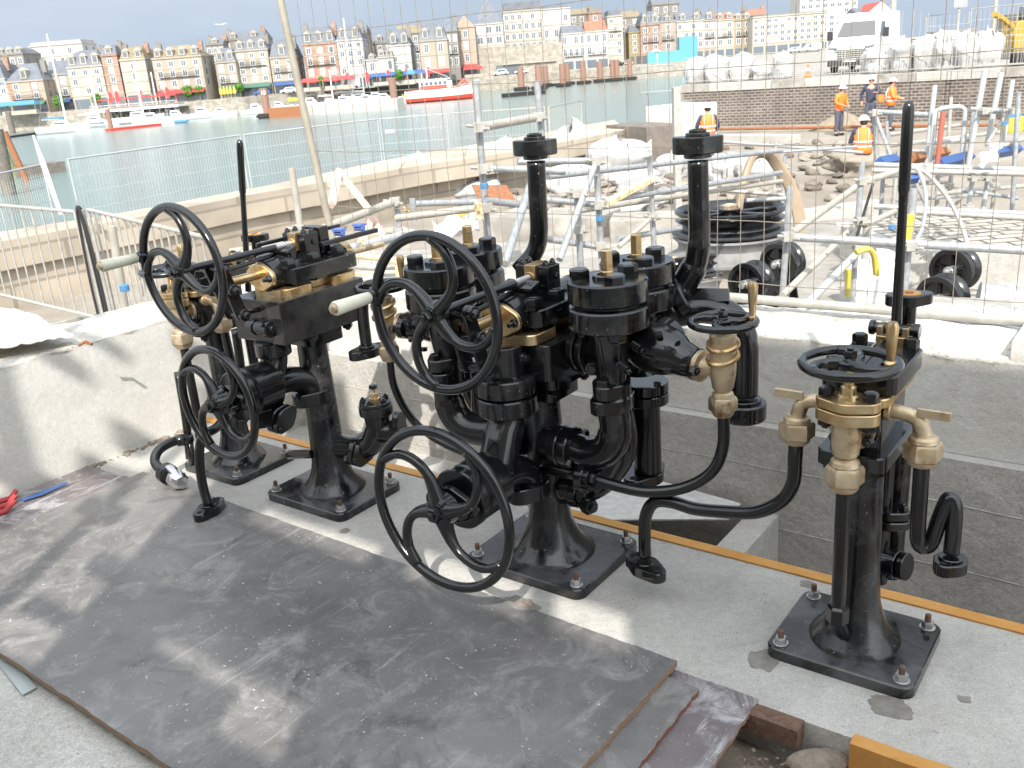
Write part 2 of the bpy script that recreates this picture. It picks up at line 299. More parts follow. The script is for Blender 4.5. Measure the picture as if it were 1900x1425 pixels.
def plywood(name, c0, c1, dust, k1=1.0):
    m = bpy.data.materials.new(name); m.use_nodes = True; t = m.node_tree; n = t.nodes; b = n['Principled BSDF']; k = t.links.new
    tcn = n.new('ShaderNodeTexCoord')
    def nz(s, d, r, st=(1,1,1), rot=0, di=0):
        mp = n.new('ShaderNodeMapping'); mp.inputs['Scale'].default_value = st; mp.inputs['Rotation'].default_value = (0, 0, rot); k(tcn.outputs['Object'], mp.inputs[0])
        q = n.new('ShaderNodeTexNoise'); q.inputs['Scale'].default_value = s; q.inputs['Detail'].default_value = d; q.inputs['Roughness'].default_value = r; q.inputs['Distortion'].default_value = di; k(mp.outputs[0], q.inputs[0]); return q.outputs[0]
    def rg(x, a, c, lo=0, hi=1):
        r = n.new('ShaderNodeMapRange'); r.inputs[1].default_value = a; r.inputs[2].default_value = c; r.inputs[3].default_value = lo; r.inputs[4].default_value = hi; k(x, r.inputs[0]); return r.outputs[0]
    def mix(f, A, B):
        x = n.new('ShaderNodeMix'); x.data_type = 'RGBA'; k(f, x.inputs['Factor'])
        if isinstance(A, tuple): x.inputs['A'].default_value = (*A, 1)
        else: k(A, x.inputs['A'])
        x.inputs['B'].default_value = (*B, 1); return x.outputs['Result']
    def mul(a, c):
        x = n.new('ShaderNodeMath'); x.operation = 'MULTIPLY'; k(a, x.inputs[0])
        if isinstance(c, float): x.inputs[1].default_value = c
        else: k(c, x.inputs[1])
        return x.outputs[0]
    big = nz(1.5, 10, .68, di=.4); c = mix(rg(big, .40, .62), c0, c1)
    cl = nz(6, 12, .8, di=.8); c = mix(mul(rg(cl, .50, .68), .55*k1), c, dust)
    scuff = mul(rg(nz(9, 8, .75, (1, .16, 1), .5, .6), .56, .66), rg(nz(2.6, 4, .6), .48, .60)); c = mix(mul(scuff, .75*k1), c, dust)
    scr = mul(rg(nz(30, 3, .5, (1, .03, 1), .9), .66, .69), rg(nz(4, 4, .6), .45, .6)); c = mix(mul(scr, .2), c, (dust[0]*1.4, dust[1]*1.4, dust[2]*1.35))
    scr2 = mul(rg(nz(26, 3, .5, (1, .03, 1), -.5), .67, .70), rg(nz(3, 4, .6), .5, .6)); c = mix(mul(scr2, .18), c, (dust[0]*1.3, dust[1]*1.3, dust[2]*1.3))
    dk = mul(rg(nz(3.2, 9, .7, di=1), .56, .66), .6); c = mix(dk, c, (c0[0]*.45, c0[1]*.45, c0[2]*.45))
    sp = mul(rg(nz(85, 2, .5), .70, .73), rg(nz(7, 5, .7), .42, .6)); c = mix(sp, c, (.6, .59, .57)); sp2 = mul(rg(nz(210, 2, .5), .68, .72), rg(nz(5, 5, .7), .45, .6)); c = mix(mul(sp2, .7), c, (.55, .54, .52))
    k(c, b.inputs['Base Color']); k(rg(cl, .4, .65, .30, .62), b.inputs['Roughness'])
    bp = n.new('ShaderNodeBump'); bp.inputs['Strength'].default_value = .35; bp.inputs['Distance'].default_value = .002; k(nz(60, 6, .7), bp.inputs['Height']); k(bp.outputs[0], b.inputs['Normal'])
    return m
def concrete(name, c0, c1, grain=1.0, dots=(.14, .13, .12), warm=(.36, .31, .25), wf=.35, rough=.88, bs=1.0):
    m = bpy.data.materials.new(name); m.use_nodes = True; t = m.node_tree; n = t.nodes; b = n['Principled BSDF']; k = t.links.new; tcn = n.new('ShaderNodeTexCoord')
    def nz(s, d, r, di=0):
        q = n.new('ShaderNodeTexNoise'); q.inputs['Scale'].default_value = s; q.inputs['Detail'].default_value = d; q.inputs['Roughness'].default_value = r; q.inputs['Distortion'].default_value = di; k(tcn.outputs['Object'], q.inputs[0]); return q.outputs[0]
    def rg(x, a, c, lo=0, hi=1):
        r = n.new('ShaderNodeMapRange'); r.inputs[1].default_value = a; r.inputs[2].default_value = c; r.inputs[3].default_value = lo; r.inputs[4].default_value = hi; k(x, r.inputs[0]); return r.outputs[0]
    def mix(f, A, B, bt='MIX'):
        x = n.new('ShaderNodeMix'); x.data_type = 'RGBA'; x.blend_type = bt
        if isinstance(f, float): x.inputs['Factor'].default_value = f
        else: k(f, x.inputs['Factor'])
        if isinstance(A, tuple): x.inputs['A'].default_value = (*A, 1)
        else: k(A, x.inputs['A'])
        if isinstance(B, tuple): x.inputs['B'].default_value = (*B, 1)
        else: k(B, x.inputs['B'])
        return x.outputs['Result']
    def mul(a, c):
        x = n.new('ShaderNodeMath'); x.operation = 'MULTIPLY'; k(a, x.inputs[0])
        if isinstance(c, float): x.inputs[1].default_value = c
        else: k(c, x.inputs[1])
        return x.outputs[0]
    c = mix(rg(nz(2.6, 10, .7, .5), .36, .64), c0, c1)
    c = mix(mul(rg(nz(1.3, 8, .7), .52, .70), wf), c, warm)
    g = rg(nz(170, 4, .7), .25, .75, 1-.30*grain, 1+.26*grain); c = mix(1.0, c, g, 'MULTIPLY')
    g2 = rg(nz(45, 5, .7), .3, .7, 1-.13*grain, 1+.10*grain); c = mix(1.0, c, g2, 'MULTIPLY')
    c = mix(mul(rg(nz(120, 2, .5), .68, .72), .75), c, dots); c = mix(mul(rg(nz(38, 3, .5), .70, .74), .6), c, dots)
    k(c, b.inputs['Base Color']); b.inputs['Roughness'].default_value = rough
    bp = n.new('ShaderNodeBump'); bp.inputs['Strength'].default_value = .7*bs; bp.inputs['Distance'].default_value = .0025; k(nz(110, 8, .75), bp.inputs['Height'])
    bp2 = n.new('ShaderNodeBump'); bp2.inputs['Strength'].default_value = .5*bs; bp2.inputs['Distance'].default_value = .02; k(nz(9, 6, .65), bp2.inputs['Height']); k(bp.outputs[0], bp2.inputs['Normal']); k(bp2.outputs[0], b.inputs['Normal'])
    return m
K['conc'] = concrete('slab_concrete', (.36, .348, .322), (.475, .46, .43), 1.0, bs=.7)
K['concf'] = concrete('front_slab', (.42, .405, .37), (.54, .525, .49), 1.3, dots=(.18, .14, .11), wf=.5)
K['concw'] = concrete('wall_render', (.50, .485, .45), (.59, .575, .54), .7, dots=(.62, .60, .56), wf=.5)
K['concwl'] = concrete('sun_lightened_wall_render', (.56, .545, .51), (.64, .625, .585), .8, dots=(.40, .38, .34), wf=.3, bs=.45)  # same concrete as the far wall, colour lightened to strengthen the sunlight
K['concg'] = concrete('old_grey_concrete', (.35, .335, .31), (.45, .435, .405), 1.0, dots=(.45, .43, .40), wf=.5, bs=1.4)
K['ply'] = plywood('film_faced_plywood', (.108, .103, .101), (.175, .168, .162), (.37, .355, .335))
K['ply2'] = plywood('stained_plywood', (.12, .095, .095), (.17, .15, .155), (.55, .55, .56), 1.5)
def brick(name, c1, c2, mo, sc, bw=.5, rh=.25, ms=.02, coords='Object', rot=(0,0,0), bump=.4, rough=.9, off=.5):
    m = bpy.data.materials.new(name); m.use_nodes = True; t = m.node_tree; n = t.nodes; b = n['Principled BSDF']; k = t.links.new
    tcn = n.new('ShaderNodeTexCoord'); mpn = n.new('ShaderNodeMapping'); mpn.inputs['Rotation'].default_value = rot
    q = n.new('ShaderNodeTexBrick'); q.inputs['Color1'].default_value = (*c1, 1); q.inputs['Color2'].default_value = (*c2, 1); q.inputs['Mortar'].default_value = (*mo, 1)
    q.inputs['Scale'].default_value = sc; q.inputs['Mortar Size'].default_value = ms; q.inputs['Brick Width'].default_value = bw; q.inputs['Row Height'].default_value = rh; q.offset = off
    z = n.new('ShaderNodeTexNoise'); z.inputs['Scale'].default_value = .8; z.inputs['Detail'].default_value = 8
    k(tcn.outputs[coords], mpn.inputs[0]); k(mpn.outputs[0], q.inputs[0]); k(tcn.outputs['Object'], z.inputs[0])
    h = n.new('ShaderNodeMapRange'); h.inputs[1].default_value = .3; h.inputs[2].default_value = .7; h.inputs[3].default_value = .72; h.inputs[4].default_value = 1.2; k(z.outputs[0], h.inputs[0])
    x = n.new('ShaderNodeMix'); x.data_type = 'RGBA'; x.blend_type = 'MULTIPLY'; x.inputs['Factor'].default_value = 1; k(q.outputs[0], x.inputs['A']); k(h.outputs[0], x.inputs['B']); k(x.outputs['Result'], b.inputs['Base Color'])
    bp = n.new('ShaderNodeBump'); bp.inputs['Strength'].default_value = bump; bp.inputs['Distance'].default_value = .02; bp.invert = True; k(q.outputs['Fac'], bp.inputs['Height']); k(bp.outputs[0], b.inputs['Normal'])
    b.inputs['Roughness'].default_value = rough; return m
K['brick'] = brick('site_brick_wall', (.075, .057, .05), (.135, .105, .088), (.24, .215, .19), 1.0, .30, .12, .022, rot=(pi/2, 0, 0))
K['brickr'] = brick('red_brick', (.27, .155, .11), (.32, .19, .14), (.38, .32, .26), .6, .5, .25, .02, rot=(pi/2, 0, 0))
K['brickd'] = brick('brown_brick', (.26, .16, .12), (.30, .19, .15), (.34, .26, .2), .6, .5, .25, .02, rot=(pi/2, 0, 0))
K['sett'] = brick('stone_setts', (.42, .385, .335), (.35, .315, .275), (.10, .085, .07), 1.0, .42, .21, .022)
K['quay'] = brick('quay_block_stone', (.42, .36, .285), (.35, .305, .245), (.27, .235, .19), 1.0, 1.5, .62, .025, rot=(pi/2, 0, 0), bump=.5)
K['rubblew'] = brick('coursed_stone_wall', (.36, .325, .27), (.28, .255, .22), (.20, .18, .15), 1.0, 1.1, .5, .03, rot=(pi/2, 0, 0), bump=.6)
# ------------------------------------------------------------------ machine platform
TW = 3.2; WT = .585            # inner face of the far wall (row depth) and the walls' top
def rowbox(name, s0, s1, t0, t1, z0, z1, mt, kind='structure', **k):
    b = MB(); P = lambda s, t, z: R(s, t, z)
    b.hexa([P(s0,t0,z0), P(s1,t0,z0), P(s1,t1,z0), P(s0,t1,z0), P(s0,t0,z1), P(s1,t0,z1), P(s1,t1,z1), P(s0,t1,z1)])
    o = b.build(name, mt, None, **k)
    if kind: o['kind'] = kind
    return o
rowbox('machine_platform', -4.05, 1.4, 1.895, 2.545, -.9, 0, K['conc'])
# platform on the viewer's side of the plywood
rowbox('front_platform', -5.5, 3.0, -3.5, .98, -.9, -.004, K['concf'])
# pit between them, with rough debris floor
def rough(name, s0, s1, t0, t1, z0, ns, nt, amp, mt, fr=3, seed=0, T=R, **k):
    b = MB(); vs = []; fs = []
    for j in range(nt+1):
        for i in range(ns+1):
            s = s0+(s1-s0)*i/ns; t = t0+(t1-t0)*j/nt
            vs.append(T(s, t, z0+amp*mn.noise(Vector((s*fr, t*fr, seed)))+amp*.4*mn.noise(Vector((s*fr*4, t*fr*4, seed+3)))))
    for j in range(nt):
        for i in range(ns):
            a = j*(ns+1)+i; fs.append((a, a+1, a+ns+2, a+ns+1))
    b.add(vs, fs); return b.build(name, mt, None, **k)
K['pitm'] = mat('dusty_debris', (.26, .20, .15), .95, col2=(.36, .31, .26), ns=9, bump=1, bs=50, col3=(.14, .11, .09), ns3=7)
tag(rough('pit_floor', -4, 1.5, .9, 2.0, -.10, 120, 30, .11, K['pitm'], 4, 2, ang=180), kind='structure')
# added unseen board screen behind the viewer, gaps shaped to place the sun patches
hb = empty('added_shade_boards', R(0, -1.5, 0), PHI, 'added unseen board screen with gaps, shading the machines from behind the viewer', 'hoarding')
def boards(x0, x1, z0, z1, n=1, nm='boards'):
    b = MB(); 
    for i in range(n):
        a = z0+(z1-z0)*i/n; b.bx(x0, x1, -.02, .02, a+.002, z0+(z1-z0)*(i+1)/n-.002)
    b.build(nm, K['tubew'], hb, smooth=False)
boards(0, 7, -.9, 3.58, 12); boards(.98, 7, 3.58, 3.80); boards(-.0, .12, 3.58, 3.80); boards(.62, .70, 3.58, 3.8); boards(.0, 7, 3.80, 5.53, 6)
boards(-.95, 0, -.9, 2.72, 8); boards(-.95, -.3, 2.72, 2.86); boards(-.95, 0, 2.95, 3.58, 1); boards(-.95, 0, 3.74, 4.35, 3); boards(-.95, -.70, 2.72, 5.0)
boards(-6.5, -.95, -.9, 2.6, 8)
rndb = random.Random(21)
for i in range(8):
    z0 = 2.78+i*.26; x = -6.5
    while x < -1.0:
        w_ = rndb.uniform(.1, .4); boards(x, min(-.95, x+w_), z0, z0+rndb.uniform(.06, .15)); x += w_+rndb.uniform(.2, .7)
for x in (-2.9, -2.1, -1.5): boards(x, x+.07, 2.6, 4.5)
b = MB()
for x in (-6.5, -4.4, -.98, .05, 2.5, 4.5, 7): b.bx(x-.04, x+.04, -.10, -.021, -.9, 5.5 if x > -.5 else 4.7)
b.build('posts', K['stone'], hb)
# steel edge rails
def strip(name, label, s0, s1, t0, t1, z0, z1, mt, cat='edge rail', rough_=0):
    b = MB(); n = 40; Ls = []
    for i in range(n+1):
        s = s0+(s1-s0)*i/n; a = .0035*mn.noise(Vector((s*6, 0, 3))); c = .002*mn.noise(Vector((s*9, 5, 3)))
        Ls.append([R(s, t0+a, z0), R(s, t0+a, z1+c*.4), R(s, t1+c, z1+c*.4), R(s, t1+c, z0)])
    b.loops(Ls); o = b.build(name, mt); return tag(o, label, cat)
strip('edge_rail', 'long orange painted steel edge rail along the trench behind the machines', -4.0, 1.4, 2.545, 2.59, -.12, .006, K['orange'])
strip('edge_rail', 'short rusty orange edge rail at the lower right corner beside the pit', -.50, .4, 1.865, 1.905, -.10, .008, K['orange'])
strip('edge_rail', 'grey and rusty steel edge rail by the end of the plywood stack', -.80, -.62, 1.845, 1.895, -.05, .004, K['rustd'])
rowbox('trench_floor', -4.05, 2.5, 2.4, 3.4, -1.8, -1.0, K['concg'])
# damp and oily stains on the slab
K['stain'] = mat('oily_stain', (.17, .155, .13), .55, col2=(.24, .225, .20), ns=30)
for i, (x, y, r, sx, lb) in enumerate(((1420, 1225, .045, 1.0, 'brown damp stain under the left corner of the right base plate'), (1650, 1312, .038, 1.5, 'dark wet spot in front of the right base plate'), (1790, 1298, .014, 1.2, 'tiny rusty splash right of the right base plate'), (530, 985, .035, 1.3, 'dark oily patch left of the second base plate'), (1500, 1085, .022, 1.1, 'rust crumbs by the orange rail'), (960, 1125, .05, 1.5, 'wide dirty stain beside the mortar lump'), (640, 985, .02, 1, 'ring-shaped mark in front of the second base plate'), (1160, 1225, .018, 1, 'small dark spot on the slab before the plywood corner'))):
    c = gnd(x, y, 0); b = MB(); P = []
    for k in range(36): a = 2*pi*k/36; q = r*(1+.38*mn.noise(Vector((cos(a)*1.6+i*3, sin(a)*1.6, i)))+.16*mn.noise(Vector((cos(a)*5, sin(a)*5+i, i)))); P.append(c+U*q*sx*cos(a)+V*q*sin(a))
    b.loops([[p+Vector((0,0,.0002)) for p in P], [p+Vector((0,0,.0014)) for p in P]]); tag(b.build('floor_stain', K['stain'], None), lb, 'stain')
# walls : left wall and far wall with broken light tops
def wall(name, label, P0, P1, nrm, thick, z0, z1, seam, mt):
    """vertical inner face between P0 and P1, thickness along nrm, bumpy top"""
    w = empty(name, (P0.x, P0.y, 0), math.atan2((P1-P0).y, (P1-P0).x), label, 'wall'); L_ = (P1-P0).length
    sgn = 1 if (Matrix.Rotation(-w.rotation_euler.z, 3, 'Z') @ nrm).y > 0 else -1
    b = MB(); b.hexa([(0, 0, seam), (L_, 0, seam), (L_, sgn*thick, seam), (0, sgn*thick, seam), (0, 0, z1-.012), (L_, 0, z1-.012), (L_, sgn*thick, z1-.012), (0, sgn*thick, z1-.012)])
    b.build('upper_wall', mt, w)
    b = MB(); b.hexa([(0, -sgn*.05, z0), (L_, -sgn*.05, z0), (L_, sgn*thick, z0), (0, sgn*thick, z0), (0, -sgn*.05, seam-.002), (L_, -sgn*.05, seam-.002), (L_, sgn*thick, seam-.002), (0, sgn*thick, seam-.002)])
    b.build('lower_wall', K['concg'], w)
    n = int(L_/.025); q = 14; vs = []; fs = []
    for j in range(q+1):
        for i in range(n+1):
            x = L_*i/n; y = sgn*(thick*j/q) ; e = .012*mn.noise(Vector((x*7, j*.5, 1)))+.006*mn.noise(Vector((x*25, j, 5)))
            z = z1+e-.004
            if j == 0: y += -sgn*.004+sgn*.012*mn.noise(Vector((x*9, 2, 2))); z -= .008
            vs.append((x, y, z))
    for j in range(q):
        for i in range(n):
            a = j*(n+1)+i; fs.append((a, a+1, a+n+2, a+n+1) if sgn > 0 else (a, a+n+1, a+n+2, a+1))
    base = len(vs)
    for i in range(n+1): vs.append((L_*i/n, 0.004*sgn, z1-.03))
    for i in range(n): fs.append((i, base+i, base+i+1, i+1))
    MB().add(vs, fs).build('rough_top', K['concl'], w, ang=180)
    # shuttering lines on the lower part
    b = MB()
    for z in (seam-.17, seam-.42):
        pts = [(L_*i/60, -sgn*.0515+.001, z+.006*mn.noise(Vector((i*.4, z*9, 0)))) for i in range(61)]
        b.tube(pts, .0022, 5)
    b.build('shutter_line', K['concg'], w)
    return w
wall('concrete_wall', 'long grey rendered wall with bright broken top behind the trench', R(-4.02, TW), R(1.6, TW), V, .40, -1.8, WT, .23, K['concw'])
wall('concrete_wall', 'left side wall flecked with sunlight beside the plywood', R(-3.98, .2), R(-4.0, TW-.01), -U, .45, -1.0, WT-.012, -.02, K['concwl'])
rw = rowbox('wall_stub', -.425, .2, TW+.01, TW+.5, .5, WT+.06, K['concw'], kind=None); tag(rw, 'raised wall end block at the right edge of the photo', 'wall block')
# pier and plate over the hole in the trench
b = MB(); PZ = -.085
def cl(px, py):
    q = gnd(px, py, PZ); t = min(q.dot(V), 3.14); s = q.dot(U); return R(s, t, PZ)
P = [cl(1050, 965), cl(1040, 900), cl(1130, 840), cl(1225, 870), cl(1374, 934), cl(1352, 962)]
P = [Vector(p) for p in P]; b.loops([[p-Vector((0,0,.006)) for p in P[::-1]], P[::-1]]); 
tag(b.build('cover_plate', mat('worn_plate', (.55, .55, .53), .45, .3, col2=(.72, .71, .68), ns=25, bump=.3, bs=120)), 'pale worn metal plate lying over the dark hole in the trench', 'plate')
b = MB(); q = [gnd(1140, 945, -.17), gnd(1310, 1003, -.17), gnd(1380, 948, -.17), gnd(1450, 960, -.17), gnd(1400, 1030, -.17), gnd(1320, 1010, -.17)]
rowbox('trench_pier', -1.27, -1.16, 2.60, 3.149, -1.0, -.13, K['concg'])
rowbox('trench_step', -4.0, -1.90, 2.60, 3.16, -1.0, -.24, K['concg'])
# oil stains, loose lumps
# ------------------------------------------------------------------ plywood
def sheet(label, s0, s1, t0, t1, z0, mt, me, th=.018, rz=0, jag=.004):
    w = empty('plywood_sheet', R((s0+s1)/2, (t0+t1)/2, z0), PHI+radians(rz), label, 'plywood'); a = (s1-s0)/2; c = (t1-t0)/2
    n = 60; top = []; rnd = random.Random(int(abs(s0)*1000))
    def edge(p, q, k):
        return [(p[0]+(q[0]-p[0])*i/k+rnd.uniform(-jag, jag)*.6, p[1]+(q[1]-p[1])*i/k+rnd.uniform(-jag, jag)*.6) for i in range(k)]
    out = edge((-a, -c), (a, -c), n)+edge((a, -c), (a, c), n)+edge((a, c), (-a, c), n)+edge((-a, c), (-a, -c), n)
    b = MB(); b.loops([[(x, y, 0) for x, y in out], [(x, y, th) for x, y in out]], cap=True); b.mi = 0
    b.m = [1]*(len(b.f)-1)+[0]
    o = b.build('panel', [mt, me], w); return w
sheet('large dark scuffed plywood sheet lying in the foreground, topmost of the stack', -3.60, -.985, .915, 1.93, .024, K['ply'], K['plye'], .018, rz=-1.0)
sheet('narrow dark plywood sheet with a red edge, second in the stack', -3.2, -.885, .955, 1.855, .010, K['ply'], K['plyer'], .013)
sheet('stained plywood sheet with white splashes at the bottom of the stack', -3.2, -.745, .96, 1.91, -.004, K['ply2'], K['plye'], .013)
sheet('pale dusty plywood sheet by the foot of the left wall', -3.93, -2.9, .9, 1.93, .003, K['ply2'], K['plye'], .014, rz=3.5)
b = MB(); b.hexa([gnd(0,1208,0), gnd(-60,1195,0), gnd(45,1291,0), gnd(68,1280,0), gnd(0,1208,.006), gnd(-60,1195,.006), gnd(45,1291,.006), gnd(68,1280,.006)])
b = MB(); Q = [gnd(-60, 1160, 0), gnd(42, 1291, 0), gnd(68, 1277, 0), gnd(-8, 1180, 0)]; b.loops([Q[::-1], [p+Vector((0,0,.004)) for p in Q[::-1]]][::-1])
tag(b.build('metal_strip', mat('pale_zinc', (.42, .46, .45), .5, .3)), 'short pale grey metal strip sticking out from under the plywood', 'strip')
# translucent sheet draped over the left wall top
b = MB(); vs = []; fs = []; nx, ny = 26, 26
SA = [gnd(-120, 560, .66), gnd(60, 590, .62), gnd(140, 634, .592), gnd(-60, 668, .60)]
for side in (0, 1):
    for j in range(ny+1):
        for i in range(nx+1):
            q = SA[0].lerp(SA[1], i/nx).lerp(SA[3].lerp(SA[2], i/nx), j/ny); e = .035*mn.noise(Vector((i*.16, j*.16, 2)))+.012*mn.noise(Vector((i*.5, j*.5, 7))); vs.append((q.x, q.y, q.z+.02+abs(e)-side*.002))
N_ = (nx+1)*(ny+1)
for j in range(ny):
    for i in range(nx): a = j*(nx+1)+i; fs.append((a, a+nx+1, a+nx+2, a+1)); fs.append((N_+a, N_+a+1, N_+a+nx+2, N_+a+nx+1))
b.add(vs, fs); tag(b.build('plastic_sheet', mat('pale_plastic_sheet', (.70, .66, .61), .4, col2=(.74, .64, .52), ns=2.5, bump=.3, bs=12), None, ang=180), 'pale plastic sheet draped on the wall top at the left edge', 'sheet')
b = MB(); c = gnd(158, 640, .60); b.tube([c+Vector((-.03,0,0)), c+Vector((0,.012,.012)), c+Vector((.03,0,0))], .007, 8); tag(b.build('rusty_hook', K['rust'], None), 'small rusty loop on top of the left wall', 'hook')
# red cord and blue scrap near the left wall
b = MB(); 
for k in range(3): b.tube([gnd(-30+k*6, 962-k*13, .02), gnd(10+k*5, 948-k*12, .03), gnd(26+k*2, 930-k*10, .05)], .012, 8)
tag(b.build('red_strap', K['redl']), 'bundle of red ribbed strap at the left edge by the wall', 'strap')
b = MB(); b.tube([gnd(40, 928, .03), gnd(75, 916, .03), gnd(125, 895, .03)], [.012, .02, .008], 8, flat=.35); tag(b.build('blue_scrap', K['bluep']), 'strip of blue scrap sheet at the foot of the left wall', 'scrap')
# crumbled mortar along the foot of the left wall
rnd = random.Random(5); b = MB()
for i in range(330):
    t = rnd.uniform(.9, 2.56); s = -3.965+abs(rnd.gauss(0, .018)); r = rnd.uniform(.003, .013)
    b.sph(R(s, t, r*.4), r, 6, 4, (1, rnd.uniform(.6, 1.3), .7))
tag(b.build('mortar_crumbs', K['pitm']), 'crumbled mortar along the foot of the left wall', 'rubble', kind='stuff')
b = MB()
for i in range(160):
    p = gnd(rnd.uniform(1380, 1660), rnd.uniform(1330, 1440), 0); r = rnd.uniform(.002, .007)
    b.sph((p.x, p.y, -.10+rnd.uniform(-.02, .03)), r, 6, 4, (1, rnd.uniform(.6, 1.3), .7))
tag(b.build('pit_debris', K['pitm']), 'dusty debris in the pit at the lower right', 'debris', kind='stuff')
b = MB(); c = gnd(1520, 1375, 0)
b.sph((c.x, c.y, -.06), .05, 16, 10, (1.6, .8, .4)); tag(b.build('stone_lump', K['pitm']), 'rounded mortar lump in the pit at the lower right', 'lump')
b = MB(); c = gnd(962, 1128, .0)
b.sph((c.x, c.y, .0), .032, 12, 8, (1.2, .7, .5)); b.sph((c.x+.03, c.y+.02, 0), .02, 10, 6, (1, 1, .6)); tag(b.build('stone_lump', K['pitm']), 'flat dirty lump on the slab in front of the centre base', 'lump')
# ------------------------------------------------------------------ parts shared by the machines
def mkbolt(p, x, y, z, r=.0150, rust=True, nm='anchor_bolt'):
    b = MB(); b.cyl((x, y, z), (0,0,1), r*1.45, .003, 16); b.hexn((x, y, z+.003), (0,0,1), r*1.12, .018, ph=x*9)
    o = b.build(nm, K['steel'], p)
    b = MB(); b.cyl((x, y, z+.020), (0,0,1), r*.56, .022, 12); b.build('threaded_end', K['rustd'], o)
def handwheel(p, c, ax, R_, r, spk=4, a0=0, cw=1, hub=.03, hubl=.04, mt='black', nut=True, name='handwheel', spr=None):
    """wheel with curved spokes; ax points to the viewer side"""
    c = Vector(c); ax = Vector(ax).normalized(); X = Vector((1,0,0)); X = (X-ax*X.dot(ax)).normalized(); Y = ax.cross(X)
    if abs(ax.z) < .5 and Y.z < 0: Y = -Y
    N = 72; ring = [c+(X*cos(2*pi*i/N)+Y*sin(2*pi*i/N))*R_ for i in range(N)]
    b = MB(); b.tube(ring, r, 14, closed=True, flat=1.0); rim = b.build(name, K[mt], p, ang=180)
    hw = 1.55 if 'lower' not in name else 2.0
    prof = [(.07, -4), (.16, -1), (.28, 1), (.42, 4), (.56, 10), (.69, 18), (.80, 26), (.89, 35), (.985, 46)]
    for k in range(spk):
        base = a0+k*2*pi/spk; pts = []; rr = []
        for i, (q, d) in enumerate(prof):
            a = base+cw*radians(d); pts.append(c+(X*cos(a)+Y*sin(a))*R_*q)
        pts = crv(pts, 4); n = len(pts); s0 = spr or r*.98
        rr = [s0*(hw-(hw-1)*min(1, i/(n*.42))) if i < n*.8 else s0*(.9+.25*(i/n-.8)/.2) for i in range(n)]
        MB().tube(pts, rr, 10).build('spoke', K[mt], rim, ang=180)
    b = MB(); b.lathe(c-ax*hubl*.6, ax, [(0, hub*.8), (hubl*.15, hub), (hubl*.8, hub*.95), (hubl*1.0, hub*.7)], 24)
    b.build('hub', K[mt], rim)
    if nut:
        b = MB(); b.cyl(c+ax*hubl*.38, ax, hub*.62, .005, 20); b.nut(c+ax*(hubl*.38+.004), ax, hub*.5, .02, stub=.35); b.build('nut', K[mt], rim)
    return rim
def pedestal(p, rx, ry, z1, r1=.054, rf=.125, r0=.060, dusty='blackp'):
    b = MB(); b.rbox(-rx, rx, -ry, ry, 0, .034, r=.035, n=6, ch=.004); b.build('base_plate', K[dusty], p)
    prof = [(.030, rf), (.038, rf*.985), (.048, rf*.93), (.065, rf*.80), (.09, rf*.675), (.12, rf*.585), (.155, (rf*.50+r0)/2+.004), (.20, r0+.003), (.26, r0), (z1, r1)]
    b = MB(); b.lathe((0,0,0), (0,0,1), prof, 40); b.build('column', K[dusty], p, ang=60)
    for sx in (-1, 1):
        for sy in (-1, 1): mkbolt(p, sx*(rx-.035), sy*(ry-.035), .034, rust=True)
def flangeO(b, c, rx, ry, h, X=(1,0,0), Y=(0,1,0)): b.prism(oval(rx, ry, 14), c, X, Y, h, ch=.003)
def hole(p, c, ax, r): MB().cyl(c, ax, r, .0016, 16).build('dark_hole_disc', K['dark'], p)  # near-black disc laid on the flange, painting the shade of a hole
def hexunion(p, c, r=.038, h=.06, name='union_nut', mt='brassd', ax=(0,0,1)):
    b = MB(); c = Vector(c); ax = Vector(ax)
    b.lathe(c, ax, [(-h/2, r*.72), (-h*.42, r*.86), (-h*.25, r*.9)], 20)
    b.lathe(c, ax, [(-h*.32, r*1.0), (-h*.24, r*1.16), (h*.16, r*1.16), (h*.26, r*1.0)], 6, ph=.4)
    b.lathe(c, ax, [(h*.28, r*.9), (h*.40, r*.82), (h*.46, r*.62), (h*.5, r*.6)], 20)
    return b.build(name, K[mt], p)
def hanging_flange(name, label, pts, r, rx, ry, X=(1,0,0), parent=None, end=None, holes=True):
    pass
